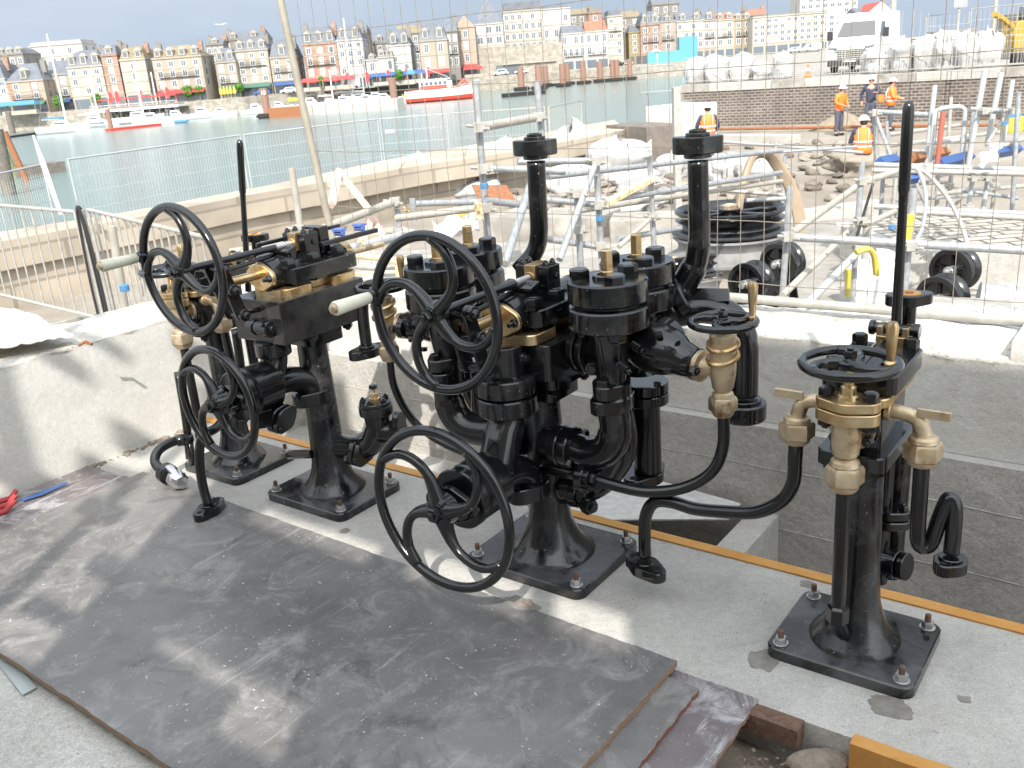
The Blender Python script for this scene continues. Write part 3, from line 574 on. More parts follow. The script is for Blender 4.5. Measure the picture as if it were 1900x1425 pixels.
# ------------------------------------------------------------------ wheel-operated valve (two of them)
def wheel_valve(s0, t0, name, label, dz, zl, yl, px, py, big):
    p = empty(name, R(s0, t0, 0), PHI, label, 'valve machine', 'wheel-operated hydraulic valves on cast columns')
    B = K['black']; z = lambda v: v+dz
    pedestal(p, px, py, z(.66), .056, .150 if big else .135, .066)
    # chest
    if big:
        b = MB(); b.rbox(-.115, .135, -.14, .26, z(.70), z(.812), r=.02); b.build('valve_chest', B, p)
    else:
        b = MB(); b.bx(-.15, .12, -.222, .20, z(.655), z(.815)); b.build('valve_chest', K['machined'], p, bev=.0025)
    b = MB(); b.rbox(-.10, .12, -.10, .14, z(.655), z(.70 if big else .66), r=.03); b.rbox(-.07, .09, -.07, .10, z(.60), z(.66), r=.03)
    b.build('chest_foot', B, p)
    b = MB()
    for x, y in ((.095, -.07), (.095, .11), (-.075, .11)): b.nut((x, y, z(.655)), (0,0,-1), .02, .022)
    b.build('foot_bolts', B, p)
    # brass distribution plate
    b = MB(); b.rbox(-.10, .10, -.165, -.02, z(.815), z(.846), r=.035, n=6); b.rbox(-.10, .10, .07, .20, z(.815), z(.846), r=.035, n=6); b.bx(-.055, .055, -.03, .08, z(.8165), z(.845))
    b.build('brass_plate', K['brass'], p)
    # cover with gland barrel
    b = MB(); b.rbox(-.105, .105, -.135, .215, z(.862), z(.915), r=.04, n=6, ch=.004); b.build('cover', K['blackd'], p)
    b = MB(); b.rbox(-.07, .07, -.10, .18, z(.845), z(.863), r=.02); b.cyl((.07, -.0, z(.847)), (0,0,1), .018, .02, 12); b.cyl((-.07, -.0, z(.847)), (0,0,1), .018, .02, 12); b.build('cover_spacer', B, p)
    b = MB(); b.lathe((0, -.175, z(.893)), (0,1,0), [(0, .050), (.004, .058), (.05, .060), (.09, .064), (.16, .060), (.22, .05), (.40, .05)], 28)
    b.lathe((0, -.06, z(.90)), (0,0,1), [(0, .05), (.055, .045), (.062, .03)], 20)
    b.build('gland_barrel', B, p)
    for x, y in ((.071, -.112), (.074, .005), (.073, .13), (-.072, -.112), (-.074, .01), (-.072, .13)):
        b = MB(); b.nut((x, y, z(.915)), (0,0,1), .0285, .036, ph=.3, stub=.1); b.build('cover_nut', B, p)
    b = MB(); b.prism(oval(.075, .052, 16), (0, -.176, z(.893)), (1,0,0), (0,0,1), .018, ch=.003); b.build('brass_gland', K['brass'], p)
    for x in (-.06, .06):
        b = MB(); b.cyl((x, -.228, z(.893)), (0,1,0), .0075, .06, 12); b.hexn((x, -.194, z(.893)), (0,-1,0), .0135, .014); b.build('gland_stud', B, p)
    b = MB(); b.cyl((0, -.345, z(.905)), (0,1,0), .0165, .16, 20); b.cyl((0, -.345, z(.905)), (0,1,0), .021, .03, 20); b.build('spindle', K['brass'], p)
    b = MB(); b.lathe((0, .205, z(.893)), (0,1,0), [(0, .052), (.03, .052), (.034, .048)], 24); b.build('rear_gland', K['brass'], p)
    b = MB(); b.cyl((0, .23, z(.893)), (0,1,0), .012, .22 if not big else .1, 12); b.build('rear_rod', K['brassd'], p)
    # maker's plate in relief on top of the barrel
    q = empty_ = None
    b = MB(); Zt = Vector((0, -.28, .96)).normalized(); Yt = Zt.cross(Vector((1,0,0))).normalized(); 
    b.box((-.002, -.075, z(.974)), (.118, .052, .012), (1,0,0), Yt, Zt); b.box((-.002, -.06, z(.955)), (.10, .03, .04)); pl = b.build('maker_plate', B, p, bev=.002)
    text('ATELIERS', .024, (-.002, -.073-.0017, z(.9735)+.0068), (1,0,0), Yt, .0016, B, pl)
    # bracket with brass nut, threaded rod
    zr = z(.985)
    b = MB(); b.bx(-.062, -.022, -.012, .055, z(.905), z(1.020)); b.bx(.022, .062, -.012, .055, z(.905), z(1.020)); b.bx(-.022, .022, .010, .055, z(.905), z(.955)); br = b.build('nut_bracket', B, p, bev=.003)
    b = MB(); b.bx(-.0205, .0205, -.022, .057, z(.957), z(1.024)); b.cyl((0, -.022, zr), (0,-1,0), .02, .006, 20); b.build('brass_nut', K['brass'], p, bev=.002)
    for x in (-.045, .045):
        for y in (.002, .04):
            b = MB(); b.cyl((x, y, z(1.020)), (0,0,1), .013, .003, 14); b.nut((x, y, z(1.0225)), (0,0,1), .010, .010, stub=.5); b.build('bracket_nut', B, p)
    b = MB(); b.hexn((.062, .03, z(.985)), (1,0,0), .011, .008); b.build('side_screw', B, p)
    b = MB(); b.cyl((0, -.50, zr), (0,1,0), .0125, .40, 16); b.build('wheel_shaft', B, p)
    b = MB(); pr_ = [(0, .0105)]; 
    for i in range(22): pr_ += [(i*.0052+.0010, .0125), (i*.0052+.0026, .0125), (i*.0052+.0038, .0100), (i*.0052+.0048, .0100)]
    b.lathe((0, -.105, zr), (0,1,0), pr_+[(.12, .0105)], 18); b.build('thread', K['steel'], p)
    if not big:
        b = MB(); b.bx(-.05, .05, .075, .12, z(.93), z(1.03)); b.bx(-.09, -.075, -.12, .30, z(.985), z(1.0)); b.bx(.055, .075, .06, .36, z(.96), z(.978)); b.build('slide_bars', B, p, bev=.003)
        for y in (.20, .31):
            b = MB(); b.cyl((.0, y, z(.985)), (1,0,0), .012, .045, 14); b.bx(.0, .045, y-.018, y+.018, z(.993), z(1.002)); b.build('blue_roller', mat('blue_tape', (.10, .16, .45), .5), p)
    # top wheel and its handle
    wy = -.475 if big else -.50
    RW = .215 if big else .212
    rim = handwheel(p, (0, wy, zr), (0,-1,0), RW, .0145, 4, radians(40 if big else 50), 1, .036, .05)
    b = MB(); hx, hzz = -RW*.985, RW*.17
    b.lathe((hx, wy-.012, zr+hzz), (0,-1,0), [(-.01, .020), (.006, .021), (.012, .014), (.02, .013)], 18); b.build('handle_boss', B, rim)
    b = MB(); b.lathe((hx, wy-.028, zr+hzz), (0,-1,0), [(0, .014), (.004, .016), (.03, .0175), (.09, .019), (.128, .0205), (.134, .018)], 20); hd = b.build('handle_grip', K['handle'] if big else K['handleg'], rim)
    b = MB(); b.lathe((hx, wy-.158, zr+hzz), (0,-1,0), [(0, .014), (.012, .013), (.014, .010)], 16); b.build('handle_end', K['brassd'], hd)
    # lever linkage behind the wheel
    for x, nm in ((-.03, 'lever_plate'), (.034, 'lever_plate')):
        b = MB(); P = []
        for (y, zz, r_) in ((-.372, z(.958), .024), (-.352, z(.88), .023), (-.318, z(.80), .024)):
            pass
        out = []
        A0 = Vector((-.372, z(.965))); A1 = Vector((-.322, z(.79))); d = (A1-A0).normalized(); nn = Vector((-d.y, d.x))
        for k in range(9): a = pi*k/8; out.append(A0+nn*.023*cos(a)-d*.023*sin(a))
        for k in range(9): a = pi*k/8; out.append(A1-nn*.023*cos(a)+d*.023*sin(a))
        b.prism([(q_.x, q_.y) for q_ in out][::-1], (x-.006, 0, 0), (0,1,0), (0,0,1), .012, ch=.002)
        b.build(nm, B, p)
    for (y, zz) in ((-.372, z(.965)), (-.348, z(.885)), (-.322, z(.79))):
        b = MB(); b.cyl((-.05, y, zz), (1,0,0), .013, .11, 16); b.cyl((.041, y, zz), (1,0,0), .022, .016, 20); b.lathe((.056, y, zz), (1,0,0), [(0, .015), (.010, .013), (.014, .006)], 14); b.cyl((-.052, y, zz), (1,0,0), .02, .014, 20); b.build('pivot_pin', B, p)
    b = MB(); b.tube([(.0, -.345, z(.945)), (0, -.20, z(.955)), (-.03, .0, z(.96))], .0085, 10); b.build('link_rod', B, p)
    b = MB(); b.tube([(0, -.322, z(.79)), (0, -.16, z(.775))], .010, 10); b.cyl((-.04, -.165, z(.775)), (1,0,0), .02, .105, 18); b.lathe((.065, -.165, z(.775)), (1,0,0), [(0, .016), (.012, .014), (.016, .006)], 14)
    b.bx(-.035, .035, -.165, -.13, z(.745), z(.80)); b.build('link_bracket', B, p)
    # lower flange stack, elbow and cylinder
    ys = -.185; st = .094 if big else .066; zt = z(.722) if big else z(.655)
    b = MB(); zb = zt-.057
    b.cyl((0, ys, zb), (0,0,1), st, .057, 36, .004); 
    if big: b.cyl((0, ys, zb-.061), (0,0,1), st*1.02, .056, 36, .004); b.cyl((0, ys, zb-.01), (0,0,1), st*.8, .02, 24)
    b.build('flange_pair', K['blackd'], p)
    if big:
        b = MB(); b.cyl((0, ys+.0, zt-.004), (0,0,1), .062, .10, 28); b.hexn((.055, ys-.03, zt), (0,0,1), .012, .008); b.build('flange_neck', B, p)
    ze = zb-.061 if big else zb
    b = MB(); pth = crv([(0, ys, ze+.01), (0, ys-.01, ze-.035), (0, ys-.045, ze-.09), (0, ys-.085, zl+.01)], 6)
    b.tube(pth, .060 if big else .05, 22); b.build('elbow', B, p, ang=180)
    b = MB(); b.cyl((0, yl+.155, zl), (0,1,0), .092, .125, 32, .012); b.lathe((0, yl+.26, zl), (0,1,0), [(0, .07), (.03, .06), (.06, .04)], 24); b.build('cylinder_body', B, p)
    b = MB(); b.cyl((0, yl+.118, zl), (0,1,0), .095, .032, 32, .004); b.cyl((0, yl+.148, zl), (0,1,0), .07, .01, 20)
    b.prism(oval(.09, .058, 14), (.0, yl+.094, zl), (1,0,0), (0,0,1), .02, ch=.003)
    b.lathe((0, yl+.03, zl), (0,1,0), [(0, .026), (.03, .034), (.07, .05)], 24); b.build('cylinder_head', B, p)
    b = MB()
    for x in (-.068, .068): b.nut((x, yl+.11, zl-.01), (0,-1,0), .019, .022); b.cyl((x, yl+.04, zl-.01), (0,1,0), .009, .06, 10)
    for a in (40, 140): b.hexn((.072*cos(radians(a)), yl+.27, zl+.072*sin(radians(a))), (0,1,0), .013, .02)
    b.build('head_bolts', B, p)
    b = MB(); b.cyl((0, yl+.0, zl), (0,1,0), .013, .10, 14); b.build('lower_shaft', B, p)
    handwheel(p, (.004, yl+.035, zl+.004), (0,-1,0), .243 if big else .199, .0150, 4, radians(14 if big else 17), 1, .050, .05, name='lower_handwheel')
    # foot ear back to the column
    zf = zl-.135
    b = MB(); b.tube(crv([(0, yl+.24, zl-.01), (.0, yl+.36, zl-.01), (.0, yl+.44, zf+.09), (.0, yl+.47, zf+.04)], 5), [.05]*16, 18); b.build('back_elbow', B, p, ang=180)
    b = MB(); flangeO(b, (.0, yl+.47, zf), .095, .065, .052, (0,1,0), (-1,0,0)); b.build('foot_flange', B, p)
    for y in (yl+.47-.072, yl+.47+.072): hole(p, (0, y, zf+.0515), (0,0,1), .013)
    return p
WV3 = wheel_valve(-1.63, 2.27, 'wheel_valve', 'larger black wheel valve in the centre with a cream handle on its upper wheel', 0, .418, -.572, .235, .195, True)
WV2 = wheel_valve(-2.705, 2.26, 'wheel_valve', 'left wheel valve with blue taped slide rollers and a greenish taped handle', .058, .553, -.50, .225, .175, False)
# big accumulator-style valve stacks either side of the centre machine
def stack(x, y, zt=1.015, mark=None, low=True, p=WV3):
    B = K['blackd']
    q = MB(); q.cyl((x, y, zt-.066), (0,0,1), .116, .066, 40, .005); q.cyl((x, y, zt-.078), (0,0,1), .095, .014, 28); st = q.build('stack_flange', B, p)
    q = MB(); q.cyl((x, y, zt-.142), (0,0,1), .118, .064, 40, .005); q.build('lower_stack_flange', B, p)
    for a in (75, 195, 315):
        q = MB(); q.hexn((x+.083*cos(radians(a)), y+.083*sin(radians(a)), zt), (0,0,1), .0305, .027, ph=a); q.build('flange_bolt', K['black'], p)
        q = MB(); q.nut((x+.083*cos(radians(a)), y+.083*sin(radians(a)), zt-.142), (0,0,-1), .029, .026, ph=a); q.build('flange_bolt', K['black'], p)
    q = MB(); q.lathe((x, y, zt), (0,0,1), [(0, .044), (.010, .042), (.012, .030), (.006, .028)], 28); q.build('gland_ring', K['black'], p)
    q = MB(); q.cyl((x, y, zt), (0,0,1), .0205, .022, 8); q.cyl((x, y, zt+.02), (0,0,1), .0185, .062, 6, .003); q.build('brass_spindle', K['brass'], p)
    q = MB(); q.lathe((x, y, zt-.36), (0,0,1), [(0, .060), (.02, .048), (.06, .044), (.10, .050), (.16, .058), (.22, .060)], 28); q.build('stack_body', K['black'], p)
    if mark:
        for i, chh in enumerate(mark):
            a = radians(-128 + i*7); rr = .1165
            text(chh, .024, (x+rr*cos(a), y+rr*sin(a), zt-.036), (-sin(a), cos(a), 0), (0,0,1), .0007, K['blackd'], st, 'stamped_mark')
    return st
stack(.30, -.06, mark='23'); stack(.265, .175); stack(-.345, -.05, mark='PF'); stack(-.40, .18)
p = WV3; B = K['black']; BD = K['blackd']
for sx, x0 in ((1, .30), (-1, -.345)):
    b = MB(); flangeO(b, (x0, -.06, .662), .075, .058, .042, (0,1,0), (-1,0,0)); flangeO(b, (x0, -.06, .614), .078, .058, .044, (.26*sx,.965,0), (-.965,.26*sx,0)); b.cyl((x0, -.06, .655), (0,0,1), .045, .01, 16); b.build('pipe_flange_pair', BD, p)
    b = MB(); b.hexn((x0, -.115, .704), (0,0,1), .018, .02); b.hexn((x0, -.005, .704), (0,0,1), .018, .02); b.build('flange_bolts', B, p)
    b = MB(); b.tube(crv([(x0, -.06, .62), (x0+.006*sx, -.06, .55), (x0-.02*sx, -.06, .485), (x0-.085*sx, -.06, .452), (sx*.15, -.055, .455), (sx*.06, -.05, .455)], 6), [.048]*7+[.052]*24, 22); b.build('return_elbow', B, p, ang=180)
    b = MB(); b.cyl((sx*.155, -.055, .455), (-sx,0,0), .07, .034, 32, .004); b.cyl((sx*.118, -.055, .455), (-sx,0,0), .07, .034, 32, .004); b.cyl((sx*.09, -.055, .455), (-sx,0,0), .056, .05, 24)
    b.hexn((sx*.155, -.10, .425), (sx,0,0), .017, .018); b.hexn((sx*.155, -.01, .49), (sx,0,0), .017, .018); b.build('side_flange_pair', B, p)
    # arms from the chest to the stacks
    b = MB(); b.tube(crv([(sx*.05, .05, .775), (sx*.16, .02, .775), (sx*.24, -.02, .79), (x0, -.06, .80)], 5), .052, 20); b.build('chest_arm', B, p, ang=180)
    b = MB(); b.cyl((sx*.165, .01, .775), (sx*.96,-.28,0), .082, .030, 30, .004); b.cyl((sx*.203, .0, .775), (sx*.96,-.28,0), .080, .024, 30, .004); b.build('arm_flange', B, p)
    b = MB(); b.nut((sx*.225, -.045, .735), (sx*.5,-.85,0), .026, .03); b.build('arm_bolt', B, p)
    # rear pipes and the foot
    b = MB(); b.cyl((x0-.03*sx, .20, .30), (0,0,1), .046, .30, 22); b.cyl((x0-.03*sx, .20, .545), (0,0,1), .074, .034, 28); b.cyl((x0-.03*sx, .20, .583), (0,0,1), .074, .034, 28); b.build('rear_pipe', B, p)
    b = MB(); flangeO(b, (x0-.045*sx, .20, .262), .10, .065, .036, (0,1,0), (-1,0,0)); b.build('rear_foot_flange', BD, p); hole(p, (x0-.045*sx, .272, .2975), (0,0,1), .013); hole(p, (x0-.045*sx, .128, .2975), (0,0,1), .013)
    b = MB(); b.tube(crv([(x0-.07*sx, .06, .62), (x0-.05*sx, .07, .45), (x0-.10*sx, .07, .34), (sx*.14, .03, .285), (sx*.05, .0, .27)], 6), .052, 20); b.build('lower_branch', B, p, ang=180)
    b = MB(); b.cyl((sx*.16, .02, .275), (-sx,-.15,0), .056, .03, 26); b.cyl((sx*.122, .015, .27), (-sx,-.15,0), .056, .03, 26); b.nut((sx*.165, -.03, .255), (sx,-.3,-.1), .03, .034); b.nut((sx*.165, .06, .30), (sx,0,0), .02, .024); b.build('lower_flange_pair', B, p)
    # two spring-loaded studs
    for (yy, zz) in ((-.10, .775), (-.02, .815)):
        b = MB(); pts = []; A_ = Vector((x0+sx*.045, yy, zz)); d_ = Vector((sx*.82, -.35, -.18)).normalized()
        b.cyl(A_, d_, .007, .055, 10)
        for k in range(4): b.cyl(A_+d_*(.012+.010*k), d_, .013, .005, 16, .0015)
        b.lathe(A_+d_*.052, d_, [(0, .009), (.006, .009), (.01, .004)], 10); b.build('spring_stud', B, p)
    # branch out to the drain valve
    b = MB(); b.tube(crv([(x0+sx*.01, .06, .79), (x0+sx*.07, .045, .790), (x0+sx*.14, .03, .785), (x0+sx*.20, .02, .772), (x0+sx*.25, .01, .762)], 6), [.055+.022*sin(pi*min(1, i/17))-.012*max(0, (i-15)/9) for i in range(25)], 26); b.build('drain_branch', B, p, ang=180)
    b = MB(); b.cyl((x0+sx*.09, .13, .80), (0,-1,-.1), .066, .10, 24, .01); b.hexn((x0+sx*.14, -.02, .845), (0,-.3,1), .012, .012); b.hexn((x0+sx*.13, -.02, .705), (0,-.1,-1), .012, .014); b.build('branch_boss', B, p)
    X_ = Vector((sx*.98, -.2, -.05)).normalized(); Yv = Vector((0,0,1)); Xv = Vector((.2*sx, .98, 0)).normalized()
    c0 = Vector((x0+sx*.245, .012, .763))
    b = MB(); b.prism(oval(.062, .047, 12), c0-X_*.02, Xv, Yv, .022) if sx*Xv.cross(Yv).x > 0 else b.prism(oval(.062, .047, 12), c0, Xv, Yv, .022); b.build('branch_flange', B, p)
    b = MB(); b.lathe(c0+X_*.003, X_, [(0, .046), (.014, .046), (.018, .03), (.05, .016)], 20); b.build('brass_flange', K['brassd'], p)
    for e in (-1, 1): b = MB(); b.nut(c0+Xv*.045*e+X_*.012, X_, .016, .018); b.build('flange_nut', B, p)
    vx, vy = x0+sx*.325, .0
    b = MB(); b.lathe((vx, vy, .70), (0,0,1), [(0, .022), (.012, .030), (.05, .036), (.08, .037), (.10, .034), (.14, .037), (.165, .037), (.17, .02)], 26); vb = b.build('drain_valve_body', K['brassd'], p)
    b = MB()
    for zz, tw in ((.80, .2), (.838, -.15)):
        rg = [(vx+.040*cos(2*pi*i/30), vy+.040*sin(2*pi*i/30), zz+.012*sin(2*pi*i/30+tw)) for i in range(30)]; b.tube(rg, .0075, 6, closed=True)
    b.build('tape_wrap', K['brass'], p)
    b = MB(); b.nut((vx, vy, .865), (0,0,1), .022, .024); b.cyl((vx, vy, .86), (0,0,1), .009, .05, 12); b.build('drain_stem', B, p)
    rim = handwheel(p, (vx, vy, .902), (0,0,1), .088, .0105, 3, radians(20), 1, .028, .022, name='drain_handwheel')
    b = MB(); hh = Vector((vx+.066, vy+.045, .905)); b.lathe(hh, (0,0,1), [(0, .011), (.006, .012), (.012, .0085), (.06, .0125), (.092, .0145), (.102, .010)], 16); b.build('brass_grip', K['brass'], rim)
    hexunion(p, (vx, vy, .665), .035, .078, mt='brassd')
b = MB(); pts = crv([(.627, 0, .64), (.625, 0, .53), (.60, -.02, .455), (.53, -.05, .402), (.43, -.085, .380), (.33, -.10, .383), (.22, -.10, .392)], 8); b.tube(pts, .0175, 16); b.build('drain_pipe', B, p, ang=180)
b = MB(); b.cyl((.235, -.10, .391), (-1,0,0), .028, .045, 20); b.hexn((.262, -.10, .389), (-1,0,0), .026, .03); flangeO(b, (.19, -.10, .39), .048, .034, .028, (0,.6,.8), (0,-.8,.6)); b.nut((.215, -.075, .425), (1,0,0), .013, .02); b.nut((.215, -.128, .355), (1,0,0), .013, .02); b.tube([(.19,-.10,.39), (.10, -.08, .38), (0, -.03, .36)], .022, 12); b.build('drain_union', B, p)
b = MB(); b.tube(crv([(-.67, 0, .64), (-.675, .01, .52), (-.63, .03, .40), (-.53, .04, .33), (-.36, .03, .30), (-.10, 0, .30)], 8), .0145, 14); b.build('drain_pipe', B, p, ang=180)
b = MB(); b.tube(crv([(-.40, .10, .74), (-.405, .10, .60), (-.37, .10, .48), (-.27, .09, .40), (-.10, .03, .38)], 8), .030, 18); b.build('bypass_pipe', B, p, ang=180)
# rear: tall pipes and their flanges
def tall(pts, r, head, name='tall_pipe'):
    b = MB(); b.tube(crv(pts, 8), r, 22); o = b.build(name, BD, p, ang=180)
    x, y, z_ = head; b = MB(); flangeO(b, (x, y, z_-.055), .075, .052, .050, (.94,.34,0), (-.34,.94,0)); b.cyl((x, y, z_-.006), (0,0,1), .036, .011, 24); b.cyl((x, y, z_+.004), (0,0,1), .026, .010, 24); b.cyl((x, y, z_-.068), (0,0,1), .042, .014, 24)
    b.build('pipe_head_flange', BD, o); hole(o, (x, y, z_+.0135), (0,0,1), .017)
tall([(-.175, .30, 1.30), (-.178, .30, 1.18), (-.182, .30, 1.06), (-.20, .29, .99), (-.25, .26, .93)], .0315, (-.175, .30, 1.375))
tall([(.412, .30, 1.30), (.414, .30, 1.18), (.414, .30, 1.06), (.40, .30, .985), (.365, .29, .92), (.33, .27, .885)], [.031]*9+[.033]*8+[.036]*8+[.042]*8+[.048]*7+[.05], (.412, .30, 1.375))
for sx in (1, -1):
    xx = .30 if sx > 0 else -.40
    b = MB(); d_ = Vector((sx*.80, .35, .45)).normalized(); c0 = Vector((xx, .26, .85))
    b.cyl(c0, d_, .075, .045, 30, .006); b.cyl(c0+d_*.050, d_, .072, .040, 30, .006); b.cyl(c0-d_*.05, d_, .05, .06, 20); b.build('oblique_flange_pair', B, p)
    fx = .56 if sx > 0 else -.86
    b = MB(); b.tube(crv([(xx+.04*sx, .27, .83), (xx+sx*.13, .30, .845), (fx-sx*.05, .30, .83), (fx-sx*.005, .30, .77), (fx, .30, .68), (fx, .30, .58)], 7), [.046]*36, 22) if sx > 0 else b.tube(crv([(xx+.04*sx, .20, .86), (xx+sx*.15, .10, .90), (-.70, .03, .90), (-.77, .02, .88), (-.80, .02, .80), (-.805, .02, .655)], 7), [.022]*36, 18); b.build('rear_branch', B, p, ang=180)
    if sx > 0: b = MB(); b.cyl((fx, .30, .50), (0,0,1), .072, .058, 32, .005); b.cyl((fx, .30, .557), (0,0,1), .056, .012, 24); b.build('rear_branch_flange', BD, p)
    else:
        b = MB(); flangeO(b, (-.805, .02, .62), .078, .043, .034, (.15,.99,0), (-.99,.15,0)); b.cyl((-.805, .02, .653), (0,0,1), .03, .01, 20); b.build('rear_branch_flange', BD, p); hole(p, (-.813, -.036, .6535), (0,0,1), .009); hole(p, (-.797, .076, .6535), (0,0,1), .009)
b = MB(); b.prism([(-.07, 0), (.10, .02), (.09, .06), (-.06, .05)], (.42, .28, .86), (1,0,0), (0,.5,.85), .012, ch=.002); b.build('branch_web', BD, p)
b = MB(); b.cyl((.25, .24, .70), (0,0,1), .05, .16, 20); b.cyl((-.4, .24, .60), (0,0,1), .05, .26, 20); b.build('rear_body', B, p)
# fittings of the left wheel valve : Y-shaped check valve on the right of its column, small parts
p = WV2
b = MB(); b.tube([(.05, .02, .215), (.10, .03, .215), (.15, .04, .22)], [.05, .046, .044], 20); b.prism(oval(.075, .05, 14), (.135, .036, .218), (0,.8,.6), (0,-.6,.8), .026, ch=.003); b.prism(oval(.075, .05, 14), (.168, .036, .218), (0,.8,.6), (0,-.6,.8), .026, ch=.003); b.nut((.135, -.01, .185), (-1,0,0), .022, .024); b.build('side_flange_pair', B, p)
b = MB(); b.tube(crv([(.17, .04, .22), (.21, .05, .25), (.245, .06, .32)], 5), .047, 20); b.lathe((.245, .06, .29), (0,0,1), [(0, .045), (.05, .048), (.085, .052), (.086, .066), (.12, .066), (.124, .058)], 28); b.tube(crv([(.24, .06, .30), (.29, .08, .30), (.335, .10, .325)], 5), [.046]*6+[.040]*5, 18); b.build('check_valve_body', B, p, ang=60)
b = MB(); b.prism(oval(.075, .05, 14), (.335, .10, .325), (.35,-.5,.8), Vector((.35,-.5,.8)).cross(Vector((.8,.3,-.1))).normalized(), .024, ch=.003); b.build('outlet_flange', BD, p)
b = MB(); b.cyl((.245, .06, .413), (0,0,1), .062, .014, 28)
for k in range(5): b.nut((.245+.047*cos(k*1.257), .06+.047*sin(k*1.257), .425), (0,0,1), .012, .012, stub=.6)
b.build('bonnet', B, p)
b = MB(); b.lathe((.245, .06, .427), (0,0,1), [(0, .024), (.012, .024), (.014, .016), (.03, .014)], 6); b.cyl((.245, .06, .45), (0,0,1), .006, .03, 10); b.build('brass_packing', K['brass'], p)
b = MB(); b.hexn((.245, .06, .478), (0,0,1), .017, .014); b.build('adjuster_head', B, p)
b = MB(); b.cyl((.0, -.30, .46), (.9,.2,-.3), .05, .03, 22); b.prism(oval(.06, .042, 12), (.05, -.26, .44), (0,.8,.6), (0,-.6,.8), .03, ch=.003); b.prism(oval(.06, .042, 12), (.088, -.26, .44), (0,.8,.6), (0,-.6,.8), .022, ch=.003); b.nut((.09, -.30, .415), (1,0,0), .016, .02); b.build('under_flange', B, p)
b = MB(); b.cyl((-.05, -.235, .775), (1,0,0), .024, .12, 20); b.cyl((.05, -.235, .775), (1,0,0), .031, .024, 20); b.cyl((.072, -.235, .775), (1,0,0), .014, .014, 16); b.cyl((-.02, -.235, .775), (1,0,0), .029, .014, 20); b.build('rocker_shaft', B, p)
b = MB(); b.tube(crv([(.10, .22, .78), (.16, .22, .78), (.19, .22, .74)], 4), .02, 12); b.build('side_outlet', B, p)
b = MB(); b.tube(crv([(-.02,-.06,.20),(-.22, -.02, .14), (-.28, .05, .10)], 5), .02, 10); b.build('low_pipe', B, p)
